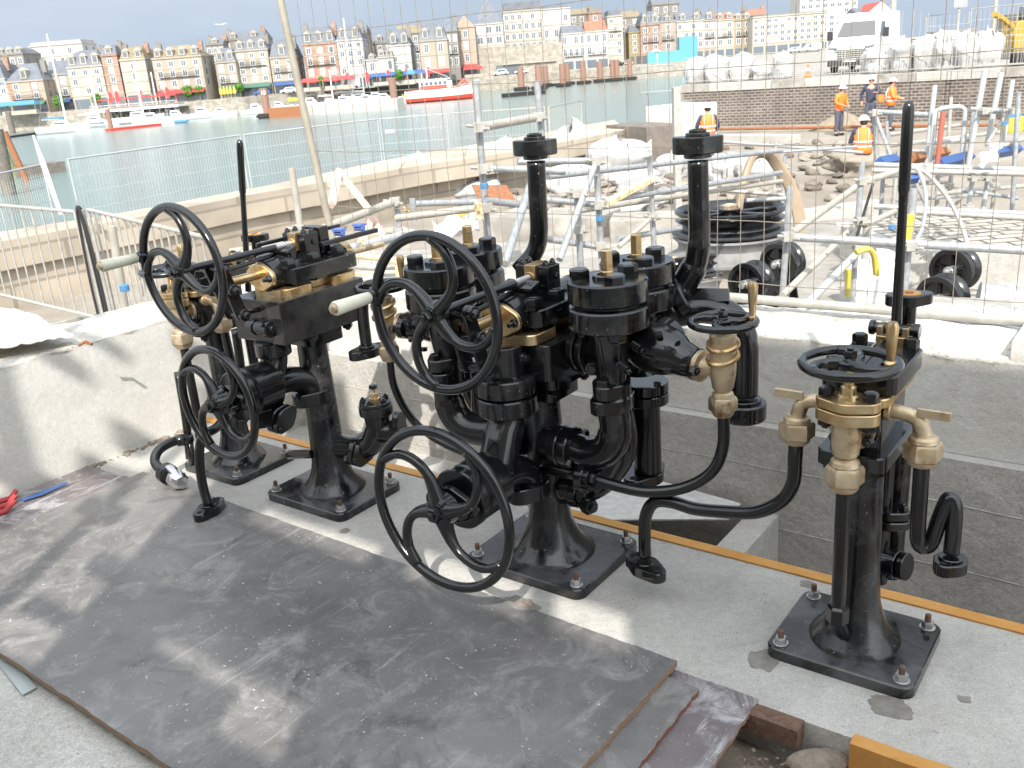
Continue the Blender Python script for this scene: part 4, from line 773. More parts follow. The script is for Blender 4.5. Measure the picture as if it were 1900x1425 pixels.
# ------------------------------------------------------------------ lever-operated valves on columns
def lever_valve(s0, t0, label, dz, lever=((.012, .19, .84), (.006, .195, 1.479))):
    p = empty('lever_valve', R(s0, t0, 0), PHI, label, 'valve machine', 'lever-operated hydraulic valves on cast columns'); z = lambda v: v+dz
    pedestal(p, .195, .17, z(.61), .050, .122, .056)
    B = K['black']
    b = MB(); b.rbox(-.085, .085, -.13, .15, z(.595), z(.635), r=.025); b.build('lower_plate', B, p)
    b = MB()
    for x, y in ((.06, -.10), (-.06, -.10), (.06, .12), (-.06, .12)): b.nut((x, y, z(.595)), (0,0,-1), .016, .02)
    b.build('plate_bolts', B, p)
    b = MB(); b.rbox(-.062, .062, -.095, .13, z(.634), z(.765), r=.012); b.build('valve_block', B, p)
    b = MB(); b.rbox(-.08, .08, -.125, .155, z(.764), z(.786), r=.03, n=5); b.build('brass_plate', K['brass'], p)
    b = MB(); b.rbox(-.09, .09, -.10, .17, z(.790), z(.838), r=.022, n=5, ch=.004); b.cyl((0, .03, z(.786)), (0,0,1), .06, .01, 20); b.lathe((0, -.02, z(.825)), (0,1,0), [(-.07, .028), (0, .035), (.14, .035), (.15, .03)], 20); cov = b.build('cover', BD, p)
    text('ATELIERS', .020, (-.012, .10, z(.8398)), (1,0,0), (0,1,0), .0014, B, cov); text('1889', .022, (.062, .035, z(.8398)), (.55,-.83,0), (.83,.55,0), .0014, B, cov)
    for x, y in ((-.066, .142), (.064, .142), (.066, -.07), (-.066, -.07)):
        b = MB(); b.nut((x, y, z(.838)), (0,0,1), .020, .028, ph=.3, stub=.05); b.build('cover_nut', B, p)
    b = MB(); b.cyl((0, .155, z(.80)), (0,1,0), .05, .02, 22); b.lathe((0, .172, z(.81)), (0,1,0), [(0, .034), (.02, .034)], 18); b.bx(-.03, -.015, .16, .21, z(.82), z(.885)); b.bx(.035, .05, .16, .21, z(.82), z(.885)); b.bx(-.03, .05, .155, .168, z(.80), z(.86)); b.build('brass_fulcrum', K['brass'], p, bev=.002)
    b = MB(); b.cyl((-.045, .19, z(.872)), (1,0,0), .015, .11, 18); b.cyl((.058, .19, z(.872)), (1,0,0), .02, .014, 18); b.cyl((-.055, .19, z(.872)), (1,0,0), .02, .014, 18); b.build('fulcrum_pin', B, p)
    # lever
    L0, L1 = lever; L0 = Vector(L0); L1 = Vector(L1); dL = (L1-L0).normalized(); Lm = L0.lerp(L1, .60)
    b = MB(); b.tube([L0, L0.lerp(L1, .2), Lm-dL*.03, Lm], [.0145, .0135, .0115, .0125], 12, flat=1); b.lathe(Lm, dL, [(0, .0115), (.015, .0145), (.19, .0145), (.214, .0135), (.226, .009), (.229, .003)], 20); b.build('lever', B, p, ang=50)
    # square front flange + brass angle valve
    b = MB(); b.cyl((0, -.093, z(.70)), (0,-1,0), .062, .014, 28); b.build('front_flange', B, p)
    b = MB(); b.cyl((0, -.108, z(.70)), (0,-1,0), .055, .014, 28); b.cyl((0, -.11, z(.70)), (0,-1,0), .026, .06, 18); b.build('front_brass_flange', K['brassd'], p)
    b = MB(); b.nut((.040, -.12, z(.675)), (0,-1,0), .015, .015); b.nut((-.04, -.12, z(.675)), (0,-1,0), .015, .015); b.build('front_nuts', B, p)
    y0 = -.165
    b = MB(); b.prism(oval(.076, .05, 14), (0, y0, z(.772)), (1,0,0), (0,1,0), .024, ch=.002); b.prism(oval(.076, .05, 14), (0, y0, z(.738)), (1,0,0), (0,1,0), .030, ch=.002); b.cyl((0, y0, z(.766)), (0,0,1), .04, .008, 18)
    b.lathe((0, y0, z(.795)), (0,0,1), [(0, .028), (.008, .026), (.012, .019), (.03, .018), (.034, .013)], 20); fb = b.build('angle_valve_flange', K['brass'], p)
    b = MB(); b.lathe((0, y0, z(.64)), (0,0,1), [(0, .020), (.012, .032), (.05, .035), (.10, .034)], 24); b.build('angle_valve_body', K['brassd'], p)
    for x in (-.052, .052):
        b = MB(); b.nut((x, y0, z(.796)), (0,0,1), .0185, .022, ph=.4, stub=.05); b.nut((x, y0, z(.738)), (0,0,-1), .0185, .02, ph=.4); b.build('flange_nut', B, p)
    b = MB(); pr_ = [(0, .011)]
    for i in range(7): pr_ += [(i*.005+.001, .0125), (i*.005+.0025, .0125), (i*.005+.0036, .0105)]
    b.lathe((0, y0, z(.822)), (0,0,1), pr_+[(.05, .0105)], 14); b.build('valve_stem', K['brass'], p)
    rim = handwheel(p, (0, y0, z(.884)), (0,0,1), .108, .0115, 3, radians(75), 1, .032, .022, name='handwheel', spr=.012)
    b = MB(); b.lathe((.088, y0+.012, z(.886)), (0,0,1), [(0, .013), (.006, .014), (.012, .0095), (.06, .0125), (.092, .0145), (.104, .010)], 16); b.build('brass_grip', K['brass'], rim)
    hexunion(p, (0, y0, z(.598)), .041, .088)
    b = MB(); b.cyl((0, y0, .21), (0,0,1), .0185, z(.36), 18); b.build('front_pipe', B, p)
    b = MB(); b.lathe((0, y0, .172), (0,0,1), [(0, .024), (.004, .028), (.046, .028), (.052, .021)], 6, ph=.2); b.tube([(0, y0, .18), (0, y0+.06, .10)], .018, 12); b.build('pipe_foot_nut', B, p)
    # side cocks
    for sx in (-1, 1):
        yc = -.07; X1 = sx*.155
        b = MB(); b.tube(crv([(sx*.06, yc, z(.742)), (sx*.10, yc, z(.742)), (sx*.14, yc, z(.728)), (X1, yc, z(.69))], 5), [.018]*11+[.02]*5, 16); b.cyl((sx*.062, yc, z(.742)), (sx,0,0), .024, .016, 20)
        T0 = Vector((sx*.135, yc, z(.74))); b.box(T0+Vector((sx*.04, -.01, .012)), (.075, .011, .022)); b.build('side_cock', K['brassd'], p, bev=.001)
        hexunion(p, (X1, yc, z(.655)), .040, .080, mt='brassd')
    # rear bits
    b = MB(); b.cyl((.02, .27, z(.72)), (0,0,1), .0215, .20, 20); flangeO(b, (.02, .27, z(.922)), .062, .040, .030, (.82,.57,0), (-.57,.82,0)); b.build('rear_riser', BD, p)
    b = MB(); b.cyl((.02, .27, z(.951)), (0,0,1), .030, .0025, 24); rr_ = b.build('rusty_face', K['orange'], p); MB().cyl((.02, .27, z(.953)), (0,0,1), .012, .002, 16).build('bore', K['rust'], rr_)
    b = MB(); b.cyl((.02, .15, .13), (0,0,1), .022, z(.50), 16); flangeO(b, (.035, .15, z(.345)), .055, .04, .026, (1,0,0), (0,1,0)); flangeO(b, (.035, .15, z(.315)), .055, .04, .026, (1,0,0), (0,1,0)); b.nut((.07, .15, z(.371)), (0,0,1), .014, .016)
    b.cyl((.02, .15, z(.20)), (.9,-.2,.1), .04, .055, 22); b.cyl((.08, .136, z(.207)), (.9,-.2,.1), .04, .018, 22); b.nut((.06, .10, z(.19)), (0,-1,0), .012, .012); b.build('rear_pipework', B, p)
    b = MB(); b.tube([(.035, .22, .12), (.04, .22, z(.60))], .03, 16); b.build('rear_column_pipe', BD, p)
    return p
def lpp(px, py, t, s0, t0): q = atT(px, py, t); d = q - R(s0, t0); return (d.dot(U), d.dot(V), q.z)
LVLL = (lpp(461, 540, 2.47, -3.335, 2.275), lpp(443, 233, 2.47, -3.335, 2.275))
LVR = lever_valve(-.612, 2.268, 'lever valve with clean brass fittings standing alone at the right', 0)
LVL = lever_valve(-3.335, 2.275, 'lever valve at the far left, partly behind the upper handwheel', .045, lever=LVLL)
# pipes of the right machine
p = LVR
b = MB(); b.tube(crv([(-.155, -.07, .64), (-.157, -.07, .57), (-.165, -.06, .49), (-.20, -.05, .425), (-.27, -.05, .375), (-.37, -.05, .352), (-.46, -.05, .34), (-.53, -.05, .345), (-.585, -.055, .335), (-.615, -.06, .285), (-.622, -.06, .20), (-.622, -.06, .14)], 6), .0195, 18); b.build('swept_pipe', B, p, ang=180)
b = MB(); flangeO(b, (-.622, -.06, .085), .084, .045, .034, (.92,-.39,0), (.39,.92,0)); b.cyl((-.622, -.06, .116), (0,0,1), .029, .008, 24); fl = b.build('swept_pipe_flange', BD, p)
for e in (-1, 1): hole(fl, (-.622+e*.92*.060, -.06-e*.39*.060, .1185), (0,0,1), .0095)
b = MB(); b.tube(crv([(.155, -.07, .64), (.156, -.07, .54), (.158, -.07, .43), (.165, -.06, .39), (.185, -.045, .395), (.20, -.03, .47), (.214, -.02, .515), (.228, -.02, .49), (.232, -.03, .42), (.232, -.035, .375)], 6), .0195, 18); b.build('swan_neck_pipe', B, p, ang=180)
b = MB(); flangeO(b, (.232, -.035, .325), .050, .040, .034, (.3,.95,0), (-.95,.3,0)); b.cyl((.232, -.035, .358), (0,0,1), .029, .008, 24); fl = b.build('swan_neck_flange', BD, p); hole(fl, (.222, -.068, .3595), (0,0,1), .009)
# pipes of the left machine (chrome ball valve, hanging flange)
p = LVL
b = MB(); b.tube([(0,0,0), (0,0,.001)], .001, 4)
def lp(px, py, t): q = atT(px, py, t); d = q - R(-3.335, 2.275); return Vector((d.dot(U), d.dot(V), q.z))
b = MB(); b.tube(crv([lp(330, 690, 2.15), lp(345, 780, 2.13), lp(352, 850, 2.12)], 5), [.018]*11, 14); b.tube([lp(352, 820, 2.12), lp(358, 868, 2.12)], .016, 12); b.cyl(lp(347, 808, 2.12), (0,0,-1), .027, .03, 18); b.build('left_drop_pipe', B, p, ang=180)
b = MB(); b.tube(crv([lp(352, 815, 2.12), lp(325, 818, 2.06), lp(295, 835, 1.98), lp(288, 858, 1.94), lp(308, 880, 1.93)], 6), .021, 16); b.cyl(lp(342, 816, 2.09), (lp(325, 818, 2.06)-lp(342, 816, 2.09)), .028, .03, 8); b.build('bend_pipe', B, p, ang=180)
A0 = lp(306, 876, 1.93); A1 = lp(350, 903, 1.91); d_ = (A1-A0).normalized()
b = MB(); b.cyl(A0, d_, .044, .035, 24); bv = b.build('valve_collar', B, p)
b = MB(); b.lathe(A0+d_*.03, d_, [(0, .034), (.04, .034), (.05, .040), (.09, .040), (.10, .032), (.115, .026)], 8); bb = b.build('ball_valve', K['chrome'], p)
b = MB(); q = A0+d_*.05; b.tube([q+Vector((0,0,.045)), q+d_*.07+Vector((0,-.01,.046)), q+d_*.12+Vector((0,-.015,.036))], [.018, .017, .015], 10, flat=.35); b.cyl(q, (0,0,1), .012, .034, 12); b.build('valve_lever', K['chrome'], bb)
b = MB(); b.tube(crv([lp(437, 612, 2.2), lp(447, 690, 2.2), lp(440, 740, 2.12), lp(405, 790, 1.95), lp(376, 810, 1.86), lp(370, 850, 1.84), lp(376, 900, 1.84), lp(387, 938, 1.84)], 6), .0185, 16); b.build('hanging_pipe', B, p, ang=180)
q = lp(387, 938, 1.84); b = MB(); flangeO(b, q-Vector((0,0,.034)), .082, .045, .034, (-.3,.95,0), (-.95,-.3,0)); b.cyl(q-Vector((0,0,.003)), (0,0,1), .028, .009, 24); fl = b.build('hanging_flange', BD, p)
for e in (-1, 1): hole(fl, q+Vector((-e*.3*.059, e*.95*.059, 0)), (0,0,1), .009)
b = MB(); b.tube([(.16, -.07, .70), (.162, -.06, .45), (.155, -.05, .25)], .018, 14); b.build('right_drop_pipe', B, p)
# ------------------------------------------------------------------ ground sheets, water
def poly(name, pts, z0, z1, mt, kind='structure', label=None, cat=None):
    pts = [Vector((p[0], p[1], 0)) for p in pts]
    ar = sum(pts[i].x*pts[(i+1) % len(pts)].y-pts[(i+1) % len(pts)].x*pts[i].y for i in range(len(pts)))
    if ar < 0: pts = pts[::-1]
    b = MB(); b.loops([[p+Vector((0,0,z0)) for p in pts], [p+Vector((0,0,z1)) for p in pts]])
    o = b.build(name, mt, None, ang=30)
    return tag(o, label, cat, kind=kind)
wm = bpy.data.materials.new('harbour_water'); wm.use_nodes = True; t_ = wm.node_tree; b_ = t_.nodes['Principled BSDF']
b_.inputs['Base Color'].default_value = (.20, .37, .34, 1); b_.inputs['Roughness'].default_value = .16; b_.inputs['Specular IOR Level'].default_value = .35
q1 = t_.nodes.new('ShaderNodeTexNoise'); q1.inputs['Scale'].default_value = 1.1; q1.inputs['Detail'].default_value = 7; q1.inputs['Roughness'].default_value = .62
tcn = t_.nodes.new('ShaderNodeTexCoord'); mq = t_.nodes.new('ShaderNodeMapping'); mq.inputs['Scale'].default_value = (.55, 1.5, 1); mq.inputs['Rotation'].default_value = (0, 0, .25)
bp = t_.nodes.new('ShaderNodeBump'); bp.inputs['Strength'].default_value = .6; bp.inputs['Distance'].default_value = .18
t_.links.new(tcn.outputs['Object'], mq.inputs[0]); t_.links.new(mq.outputs[0], q1.inputs[0]); t_.links.new(q1.outputs[0], bp.inputs['Height']); t_.links.new(bp.outputs[0], b_.inputs['Normal'])
q2 = t_.nodes.new('ShaderNodeTexNoise'); q2.inputs['Scale'].default_value = .05; q2.inputs['Detail'].default_value = 5; t_.links.new(tcn.outputs['Object'], q2.inputs[0])
mxw = t_.nodes.new('ShaderNodeMix'); mxw.data_type = 'RGBA'; mxw.inputs['A'].default_value = (.125, .18, .172, 1); mxw.inputs['B'].default_value = (.15, .212, .20, 1); t_.links.new(q2.outputs[0], mxw.inputs['Factor']); t_.links.new(mxw.outputs['Result'], b_.inputs['Base Color'])
WZ = -4.2
b = MB(); b.add([(-700, -50, WZ), (900, -50, WZ), (900, 1500, WZ), (-700, 1500, WZ)], [(0,1,2,3)]); tag(b.build('water', wm, None, smooth=False), kind='structure')
# quay coping: outer and inner edges read from the photo at the coping's level
ZC, ZG = -.45, -1.6
outer = [gnd(*p, ZC) for p in ((-420, 500), (0, 430), (230, 394), (500, 343), (743, 291), (964, 254), (1140, 222))]
inner = [gnd(*p, ZC) for p in ((-420, 530), (0, 446), (240, 404), (480, 357), (664, 326), (769, 307), (954, 280), (1160, 240))]
poly('site_ground', [(p.x, p.y) for p in inner]+[(14, 60), (90, 60), (60, -20), (-12, -20)][0:0]+[(gnd(1195, 232, ZG).x, gnd(1195, 232, ZG).y), (gnd(1262, 236, ZG).x, gnd(1262, 236, ZG).y+.3), (40, 42), (60, -12), (-14, -12)], -6, ZG, K['earth'])
def ribbon(name, A, Bp, z0, z1, mt, label, cat):
    b = MB(); n = min(len(A), len(Bp)); 
    Ls = [[Vector((A[i].x, A[i].y, z0)), Vector((Bp[i].x, Bp[i].y, z0)), Vector((Bp[i].x, Bp[i].y, z1)), Vector((A[i].x, A[i].y, z1))] for i in range(n)]
    b.loops(Ls); return tag(b.build(name, mt, None, bev=.015), label, cat)
def resample(P, n):
    D = [0]; 
    for i in range(1, len(P)): D.append(D[-1]+(P[i]-P[i-1]).length)
    out = []
    for k in range(n):
        d = D[-1]*k/(n-1); i = max(j for j in range(len(D)) if D[j] <= d+1e-9); i = min(i, len(P)-2); f = (d-D[i])/(D[i+1]-D[i]); out.append(P[i].lerp(P[i+1], f))
    return out
oI = resample(inner, 24); oO = resample(outer, 24)
ribbon('quay_coping', oO, oI, -.95, ZC, K['quay'], 'long sunlit stone coping along the near harbour edge', 'quay wall')
ribbon('quay_wall', [p+(a-p)*.85 for p, a in zip(oI, oO)], [p+(a-p)*.12 for p, a in zip(oI, oO)], -6, -.952, K['quay'], 'lower masonry of the near harbour wall below the coping', 'quay wall')
# terraces behind the machine trench
T1 = [gnd(*p, -1.15) for p in ((330, 520), (560, 470), (900, 452), (1110, 441), (1300, 432), (1560, 402), (2100, 385))]
poly('pump_terrace', [(p.x, p.y) for p in T1]+[(9, 1), (3.1, .2), (2.2, 2.0), (-.5, 4.1), (-1.9, 5.2), (-4, 6)], -3, -1.15, K['concs'])
T2 = [gnd(*p, -.75) for p in ((1690, 468), (2300, 480), (2400, 370), (1900, 392), (1640, 395), (1560, 420))]
poly('sett_terrace', [(p.x, p.y) for p in T2], -1.1499, -.75, K['concg'])
T3 = [gnd(*p, -.744) for p in ((1700, 461), (2290, 472), (2390, 374), (1900, 396), (1660, 399), (1600, 418))]
poly('setts', [(p.x, p.y) for p in T3], -.76, -.744, K['sett'])
poly('left_terrace', [R(-4.46, -2), R(-4.46, 3.2), R(-4.6, 5.2), (-4.3, 9.0), (-9, 11), (-12, 2)], -3, -.48, K['concs'])
def bxw(name, pxa, pxb, z0, z1, depth, mt, label, cat='concrete block', zr=None):
    """block whose front bottom... front top edge runs between two photo points at level z1"""
    A = gnd(*pxa, z1); Bq = gnd(*pxb, z1); d = (Bq-A); n = Vector((-d.y, d.x, 0)).normalized()*depth
    b = MB(); b.hexa([Vector((A.x, A.y, z0)), Vector((Bq.x, Bq.y, z0)), Vector((Bq.x+n.x, Bq.y+n.y, z0)), Vector((A.x+n.x, A.y+n.y, z0)), Vector((A.x, A.y, z1)), Vector((Bq.x, Bq.y, z1)), Vector((Bq.x+n.x, Bq.y+n.y, z1)), Vector((A.x+n.x, A.y+n.y, z1))])
    return tag(b.build(name, mt, None, bev=.012), label, cat)
bxw('concrete_beam', (905, 402), (1108, 404), -1.3, -.78, 1.0, K['concs'], 'pale concrete beam with a cracked top beyond the left tall pipe')
bxw('concrete_beam', (1130, 410), (1262, 404), -1.3, -.80, .8, K['concs'], 'cracked concrete block left of the large flat pulley')
bxw('concrete_beam', (430, 470), (760, 425), -1.4, -1.02, .55, K['quay'], 'long low cream concrete step behind the left wheel valve')
bxw('concrete_beam', (590, 512), (880, 470), -1.25, -.92, .9, K['concs'], 'pale concrete step in front of the white sheet')
bxw('concrete_beam', (1440, 398), (1640, 372), -1.7, -.95, .25, K['concg'], 'grey inner basin wall right of the hooked timber')
bxw('concrete_beam', (1185, 250), (1470, 252), -1.59, -1.3, .5, K['concg'], 'long grey kerb on the site floor left of the workers')
# stepped masonry at the end of the quay
bxw('masonry_block', (1125, 232), (1200, 236), -1.59, -.35, 1.2, K['stone'], 'heap-like old masonry block at the end of the quay coping')
bxw('masonry_block', (1198, 198), (1262, 197), -1.59, .1, 1.6, K['concw'], 'pale concrete block beside the steel post at the end of the quay')
bxw('steel_post', (1250, 162), (1263, 161), -1.59, .98, .35, K['galvd'], 'tall grey steel post at the left end of the brick wall', 'post')
# ------------------------------------------------------------------ brick wall with upper street
WA = gnd(1262, 236, ZG); WB = gnd(1900, 222, ZG); WB = WA+(WB-WA)*1.5; d_ = WB-WA; Lw = d_.length; az = math.atan2(d_.y, d_.x)
w = empty('brick_wall', (WA.x, WA.y, ZG), az, 'long brown brick retaining wall with a grey capping behind the workers', 'wall')
b = MB(); b.bx(0, Lw, 0, .5, 0, 1.52); b.build('brick_face', K['brick'], w)
for i in range(int(Lw/1.5)+1):
    if i*1.5 < Lw-.1: b = MB(); b.bx(i*1.5+.008, min(Lw, (i+1)*1.5-.008), -.04, .7, 1.522, 1.86); b.build('cap_stone', K['concg'] if i % 3 else K['concs'], w, bev=.01)
b = MB()
for i in range(5): b.bx(-.2+i*.42, .25+i*.42, -.35, .02, 0, 1.50-i*.30)
w2 = b.build('stone_stair', K['concs'], None); w2.location = (WA.x, WA.y, ZG); w2.rotation_euler = (0, 0, az); tag(w2, 'stepped pale stone blocks at the left end of the brick wall', 'steps')
dn = Vector((d_.x, d_.y, 0)).normalized(); nn_ = Vector((-dn.y, dn.x, 0)); ZU = .26
poly('upper_street', [WA+nn_*.45+dn*.1, WB+nn_*.45, WB+nn_*120, (WA.x*4.6+4, WA.y*4.6), (WA.x*1.6+.8, WA.y*1.6)], -6, ZU-.05, K['concs'])
# ------------------------------------------------------------------ barriers and mesh fences
def barrier(label, A, Bq, z0, z1, n, mt='galv', r=.012, group='tubular barriers', rf=.018):
    A = Vector((A.x, A.y, 0)); Bq = Vector((Bq.x, Bq.y, 0)); p = empty('barrier', (A.x, A.y, z0), math.atan2((Bq-A).y, (Bq-A).x), label, 'barrier', group); L_ = (Bq-A).length; H = z1-z0
    b = MB(); b.tube([(0,0,.08), (0,0,H), ], rf, 8); b.tube([(L_,0,.08), (L_,0,H)], rf, 8); b.tube([(0,0,H), (L_,0,H)], rf, 8); b.tube([(0,0,.12), (L_,0,.12)], rf, 8)
    b.build('frame', K[mt], p)
    b = MB()
    for i in range(1, n): b.tube([(L_*i/n, 0, .12), (L_*i/n, 0, H)], r, 6, cap=False)
    b.build('bars', K[mt], p)
    b = MB()
    for x in (L_*.15, L_*.85): b.box((x, 0, .02), (.04, .5, .04))
    b.build('feet', K[mt], p); return p
barrier('nearest tubular steel barrier at the left edge, its bars leaning over the water view', gnd(-150, 368, .66), gnd(139, 393, .66), -.46, .66, 17, 'galvd', r=.009)
barrier('tubular steel barrier running behind the upper left handwheel', gnd(163, 389, .66), gnd(392, 443, .66), -.46, .66, 17, 'galvd', r=.009)
p_ = gnd(150, 392, .68); p = empty('cable_post', (p_.x, p_.y, -.48), 0, 'thick steel post wrapped with dark cables between the two barriers', 'post')
b = MB(); b.cyl((0,0,0), (0,0,1), .035, 1.18, 16); b.build('post', K['galvd'], p)
b = MB()
for k, (dx, r) in enumerate(((.04, .01), (.052, .008), (-.035, .012), (.02, .009))): b.tube(crv([(dx, -.04, 0), (dx*1.1, -.045, .5), (dx*.7, -.045, 1.0), (dx*.2, -.05, 1.2), (-dx*.5, 0, 1.17)], 5), r, 8)
b.build('cables', K['tyre'], p)
def heras(label, A, Bq, z0, H, col='galv', sp=.1, group='site mesh fence panels', rw=.0035, tilt=0):
    A = Vector((A.x, A.y, 0)); Bq = Vector((Bq.x, Bq.y, 0)); p = empty('mesh_fence', (A.x, A.y, z0), math.atan2((Bq-A).y, (Bq-A).x), label, 'fence', group); L_ = (Bq-A).length
    b = MB(); b.tube([(0,0,0), (0,0,H), (L_,0,H), (L_,0,0)], .021, 8); b.tube([(0,0,.15), (L_,0,.15)], .018, 8); b.build('frame', K[col], p)
    b = MB(); n = int(L_/sp)
    for i in range(1, n): b.tube([(L_*i/n, 0, .15), (L_*i/n, 0, H)], rw, 3, cap=False)
    for z in (.15+(H-.15)*k/5 for k in range(1, 5)): b.tube([(0, 0, z), (L_, 0, z)], rw*1.3, 3, cap=False)
    b.build('mesh', K[col], p, smooth=False); return p
K['galvw'] = mat('bright_galvanised', (.40, .42, .42), .5, .1)
hp = [gnd(-230, 372, .42), gnd(78, 258+47, .42), gnd(125, 296, .42), gnd(445, 251, .42), gnd(700, 221, .42), gnd(828, 211, .42)]
heras('white-grey mesh fence panel at the far left over the water', hp[0], hp[1], -1.6, 2.02, 'galvw', rw=.003)
heras('mesh fence panel left of the tall left lever', hp[2], hp[3], -1.6, 2.02, 'galvw', rw=.003)
heras('mesh fence panel right of the tall left lever', hp[3]+Vector((.1,0,0)), hp[4], -1.6, 2.02, 'galvw', rw=.003)
heras('mesh fence panel with a small white tag behind the leaning pole', hp[4]+Vector((.08,0,0)), hp[5], -1.6, 2.02, 'galvw', rw=.003)
h6 = gnd(1010, 199, .42); h7 = gnd(1078, 186, .42)
heras('distant mesh fence panel left of the left tall pipe head', hp[5]+Vector((.12,0,0)), h6, -1.6, 2.02, 'galvd', rw=.003)
heras('short distant mesh fence panel right of the left tall pipe head', h6+Vector((.12,0,0)), h7, -1.6, 2.02, 'galvd', rw=.003)
b = MB(); a = hp[4]; b.box((a.x+.35, a.y-.1, .42-.38), (.26, .02, .09)); tag(b.build('fence_tag', K['white'], None), 'small white tag hanging on the distant fence', 'tag')
# slanted white tube standing for a furled sail by the left fence
b = MB(); A = atY(62, 252, 17); Bq = atY(112, 395, 13.5); b.tube([A, A.lerp(Bq, .4), Bq], [.015, .045, .03], 10); tag(b.build('furled_sail', K['white'], None), 'white furled sail slanting by the left mesh fence', 'prop')
# ------------------------------------------------------------------ near mesh fence panel behind the trench wall (thin rusty wires)
FT = 3.52; p = empty('mesh_fence', R(-4.02, FT, 0), PHI, 'near thin-wire mesh fence panel standing just behind the trench wall', 'fence')
b = MB(); rnd = random.Random(3)
for i in range(1, 52):
    x = i*.1015; k = rnd.uniform(-.004, .004); b.tube([(x+k+.006*mn.noise(Vector((x*3, z*2, 0))), .004*mn.noise(Vector((x, z*3, 4))), z) for z in (.64, .8, .95, 1.1, 1.24, 1.4, 1.54, 1.7, 1.84, 2.0, 2.3, 2.6)], .0016, 5, cap=False)
for z in (.695, .948, 1.243, 1.538, 1.842, 2.14, 2.44):
    b.tube([(x_*.13, 0.003, z+.008*mn.noise(Vector((x_*.45, z, 0)))) for x_ in range(0, 41)], .0020, 5, cap=False)
b.build('wire_mesh', K['wire'], p)
b = MB(); b.tube([(-.02, 0, .62), (5.3, 0, .635)], .0195, 14); b.build('bottom_rail', K['galvd'], p)
q0 = atT(610, 412, 3.5); q1_ = atT(519, -5, 3.5); d_ = (q1_-q0).normalized()
b = MB(); b.tube([q0-d_*.5, q0, q0.lerp(q1_, .5)+d_.cross(V)*.004, q1_, q1_+d_*.3], .0205, 16); tag(b.build('leaning_pole', mat('pale_tan_pole', (.33, .30, .24), .5, .1, col2=(.26, .235, .19), ns=12), None), 'long whitish steel pole leaning up to the top edge of the photo', 'pole')
# ------------------------------------------------------------------ scaffolding
def scaffold(label, tubes, coup=(), r=.0242, name='scaffold'):
    org = atY(tubes[0][0][0], tubes[0][0][1], tubes[0][0][2]); org = Vector((org.x, org.y, -1.15))
    p = empty(name, org, 0, label, 'scaffolding', 'scaffold frames')
    for tb in tubes:
        A = atY(*tb[0])-org; Bq = atY(*tb[1])-org; mt = tb[2] if len(tb) > 2 else 'galv'; rr = tb[3] if len(tb) > 3 else r
        b = MB(); b.tube([A, Bq], rr, 10); b.build('tube', K[mt], p)
    for c in coup:
        A = atY(*c)-org; b = MB(); b.box(A, (.075, .085, .06)); b.cyl(A+Vector((-.04, -.03, .01)), (-1,-.3,.2), .012, .045, 6); b.cyl(A+Vector((.03, -.04, -.015)), (.7,-1,.2), .012, .05, 6); b.build('coupler', K['galvd'], p, bev=.008)
    return p
scaffold('tall galvanised scaffold post with an orange-taped rail left of the left tall pipe', [((882, 150, 6.2), (908, 480, 6.2)), ((893, 236, 6.15), (1000, 217, 6.9), 'tubew', .030), ((896, 312, 6.15), (1048, 318, 6.3)), ((996, 150, 6.9), (1010, 300, 6.9)), ((900, 372, 6.1), (1015, 385, 6.5)), ((895, 385, 6.1), (735, 405, 6.3), 'tubew'), ((985, 340, 6.0), (937, 490, 5.2))],
    [(890, 236, 6.12), (897, 313, 6.12), (999, 217, 6.85), (904, 385, 6.1)])
scaffold('scaffold frame with a blue-marked post and a diagonal brace between the tall pipes', [((1106, 292, 6.9), (1116, 480, 6.9)), ((960, 300, 6.8), (1108, 298, 6.9)), ((1010, 370, 6.8), (1110, 380, 6.9)), ((1012, 443, 6.8), (1112, 458, 6.9)), ((1103, 310, 6.8), (1038, 482, 6.2)), ((1070, 352, 6.7), (1079, 520, 6.7)), ((1058, 393, 7.2), (1450, 336, 9.8), 'tubew'), ((1016, 328, 7.2), (1450, 279, 9.8)), ((1120, 373, 7.2), (1450, 334-14, 9.8))],
    [(1107, 299, 6.85), (1111, 380, 6.85), (1114, 457, 6.85), (1071, 358, 6.65), (1075, 425, 6.65)])
scaffold('scaffold post with a timber brace and flapping tape left of the right tall pipe', [((1204, 268, 7.8), (1214, 465, 7.8)), ((1146, 443, 7.4), (1262, 424, 8.2)), ((1148, 458, 7.3), (1210, 402, 7.7), 'tubew', .02)], [(1209, 334, 7.75), (1211, 402, 7.75)])
b = MB(); A = atY(1124, 378, 7.2); Bq = atY(1208, 333, 7.7); b.tube([A, Bq], .035, 6); tag(b.build('timber_brace', K['tan'], None), 'pale orange timber brace against the scaffold post', 'timber')
scaffold('scaffold posts and rails above the left valves near the quay coping', [((541, 312, 6.5), (560, 440, 6.5), 'tubew'), ((480, 470, 5.6), (738, 372, 7.0), 'tubew', .03), ((735, 372, 7.0), (742, 440, 7.0)), ((765, 368, 7.2), (769, 410, 7.2)), ((600, 475, 5.6), (765, 432, 6.6), 'galvw', .03), ((770, 378, 7.2), (895, 374, 7.5)), ((560, 440, 6.5), (640, 418, 6.9), 'tubew')],
    [(556, 425, 6.5), (733, 374, 6.95), (738, 432, 6.95)])
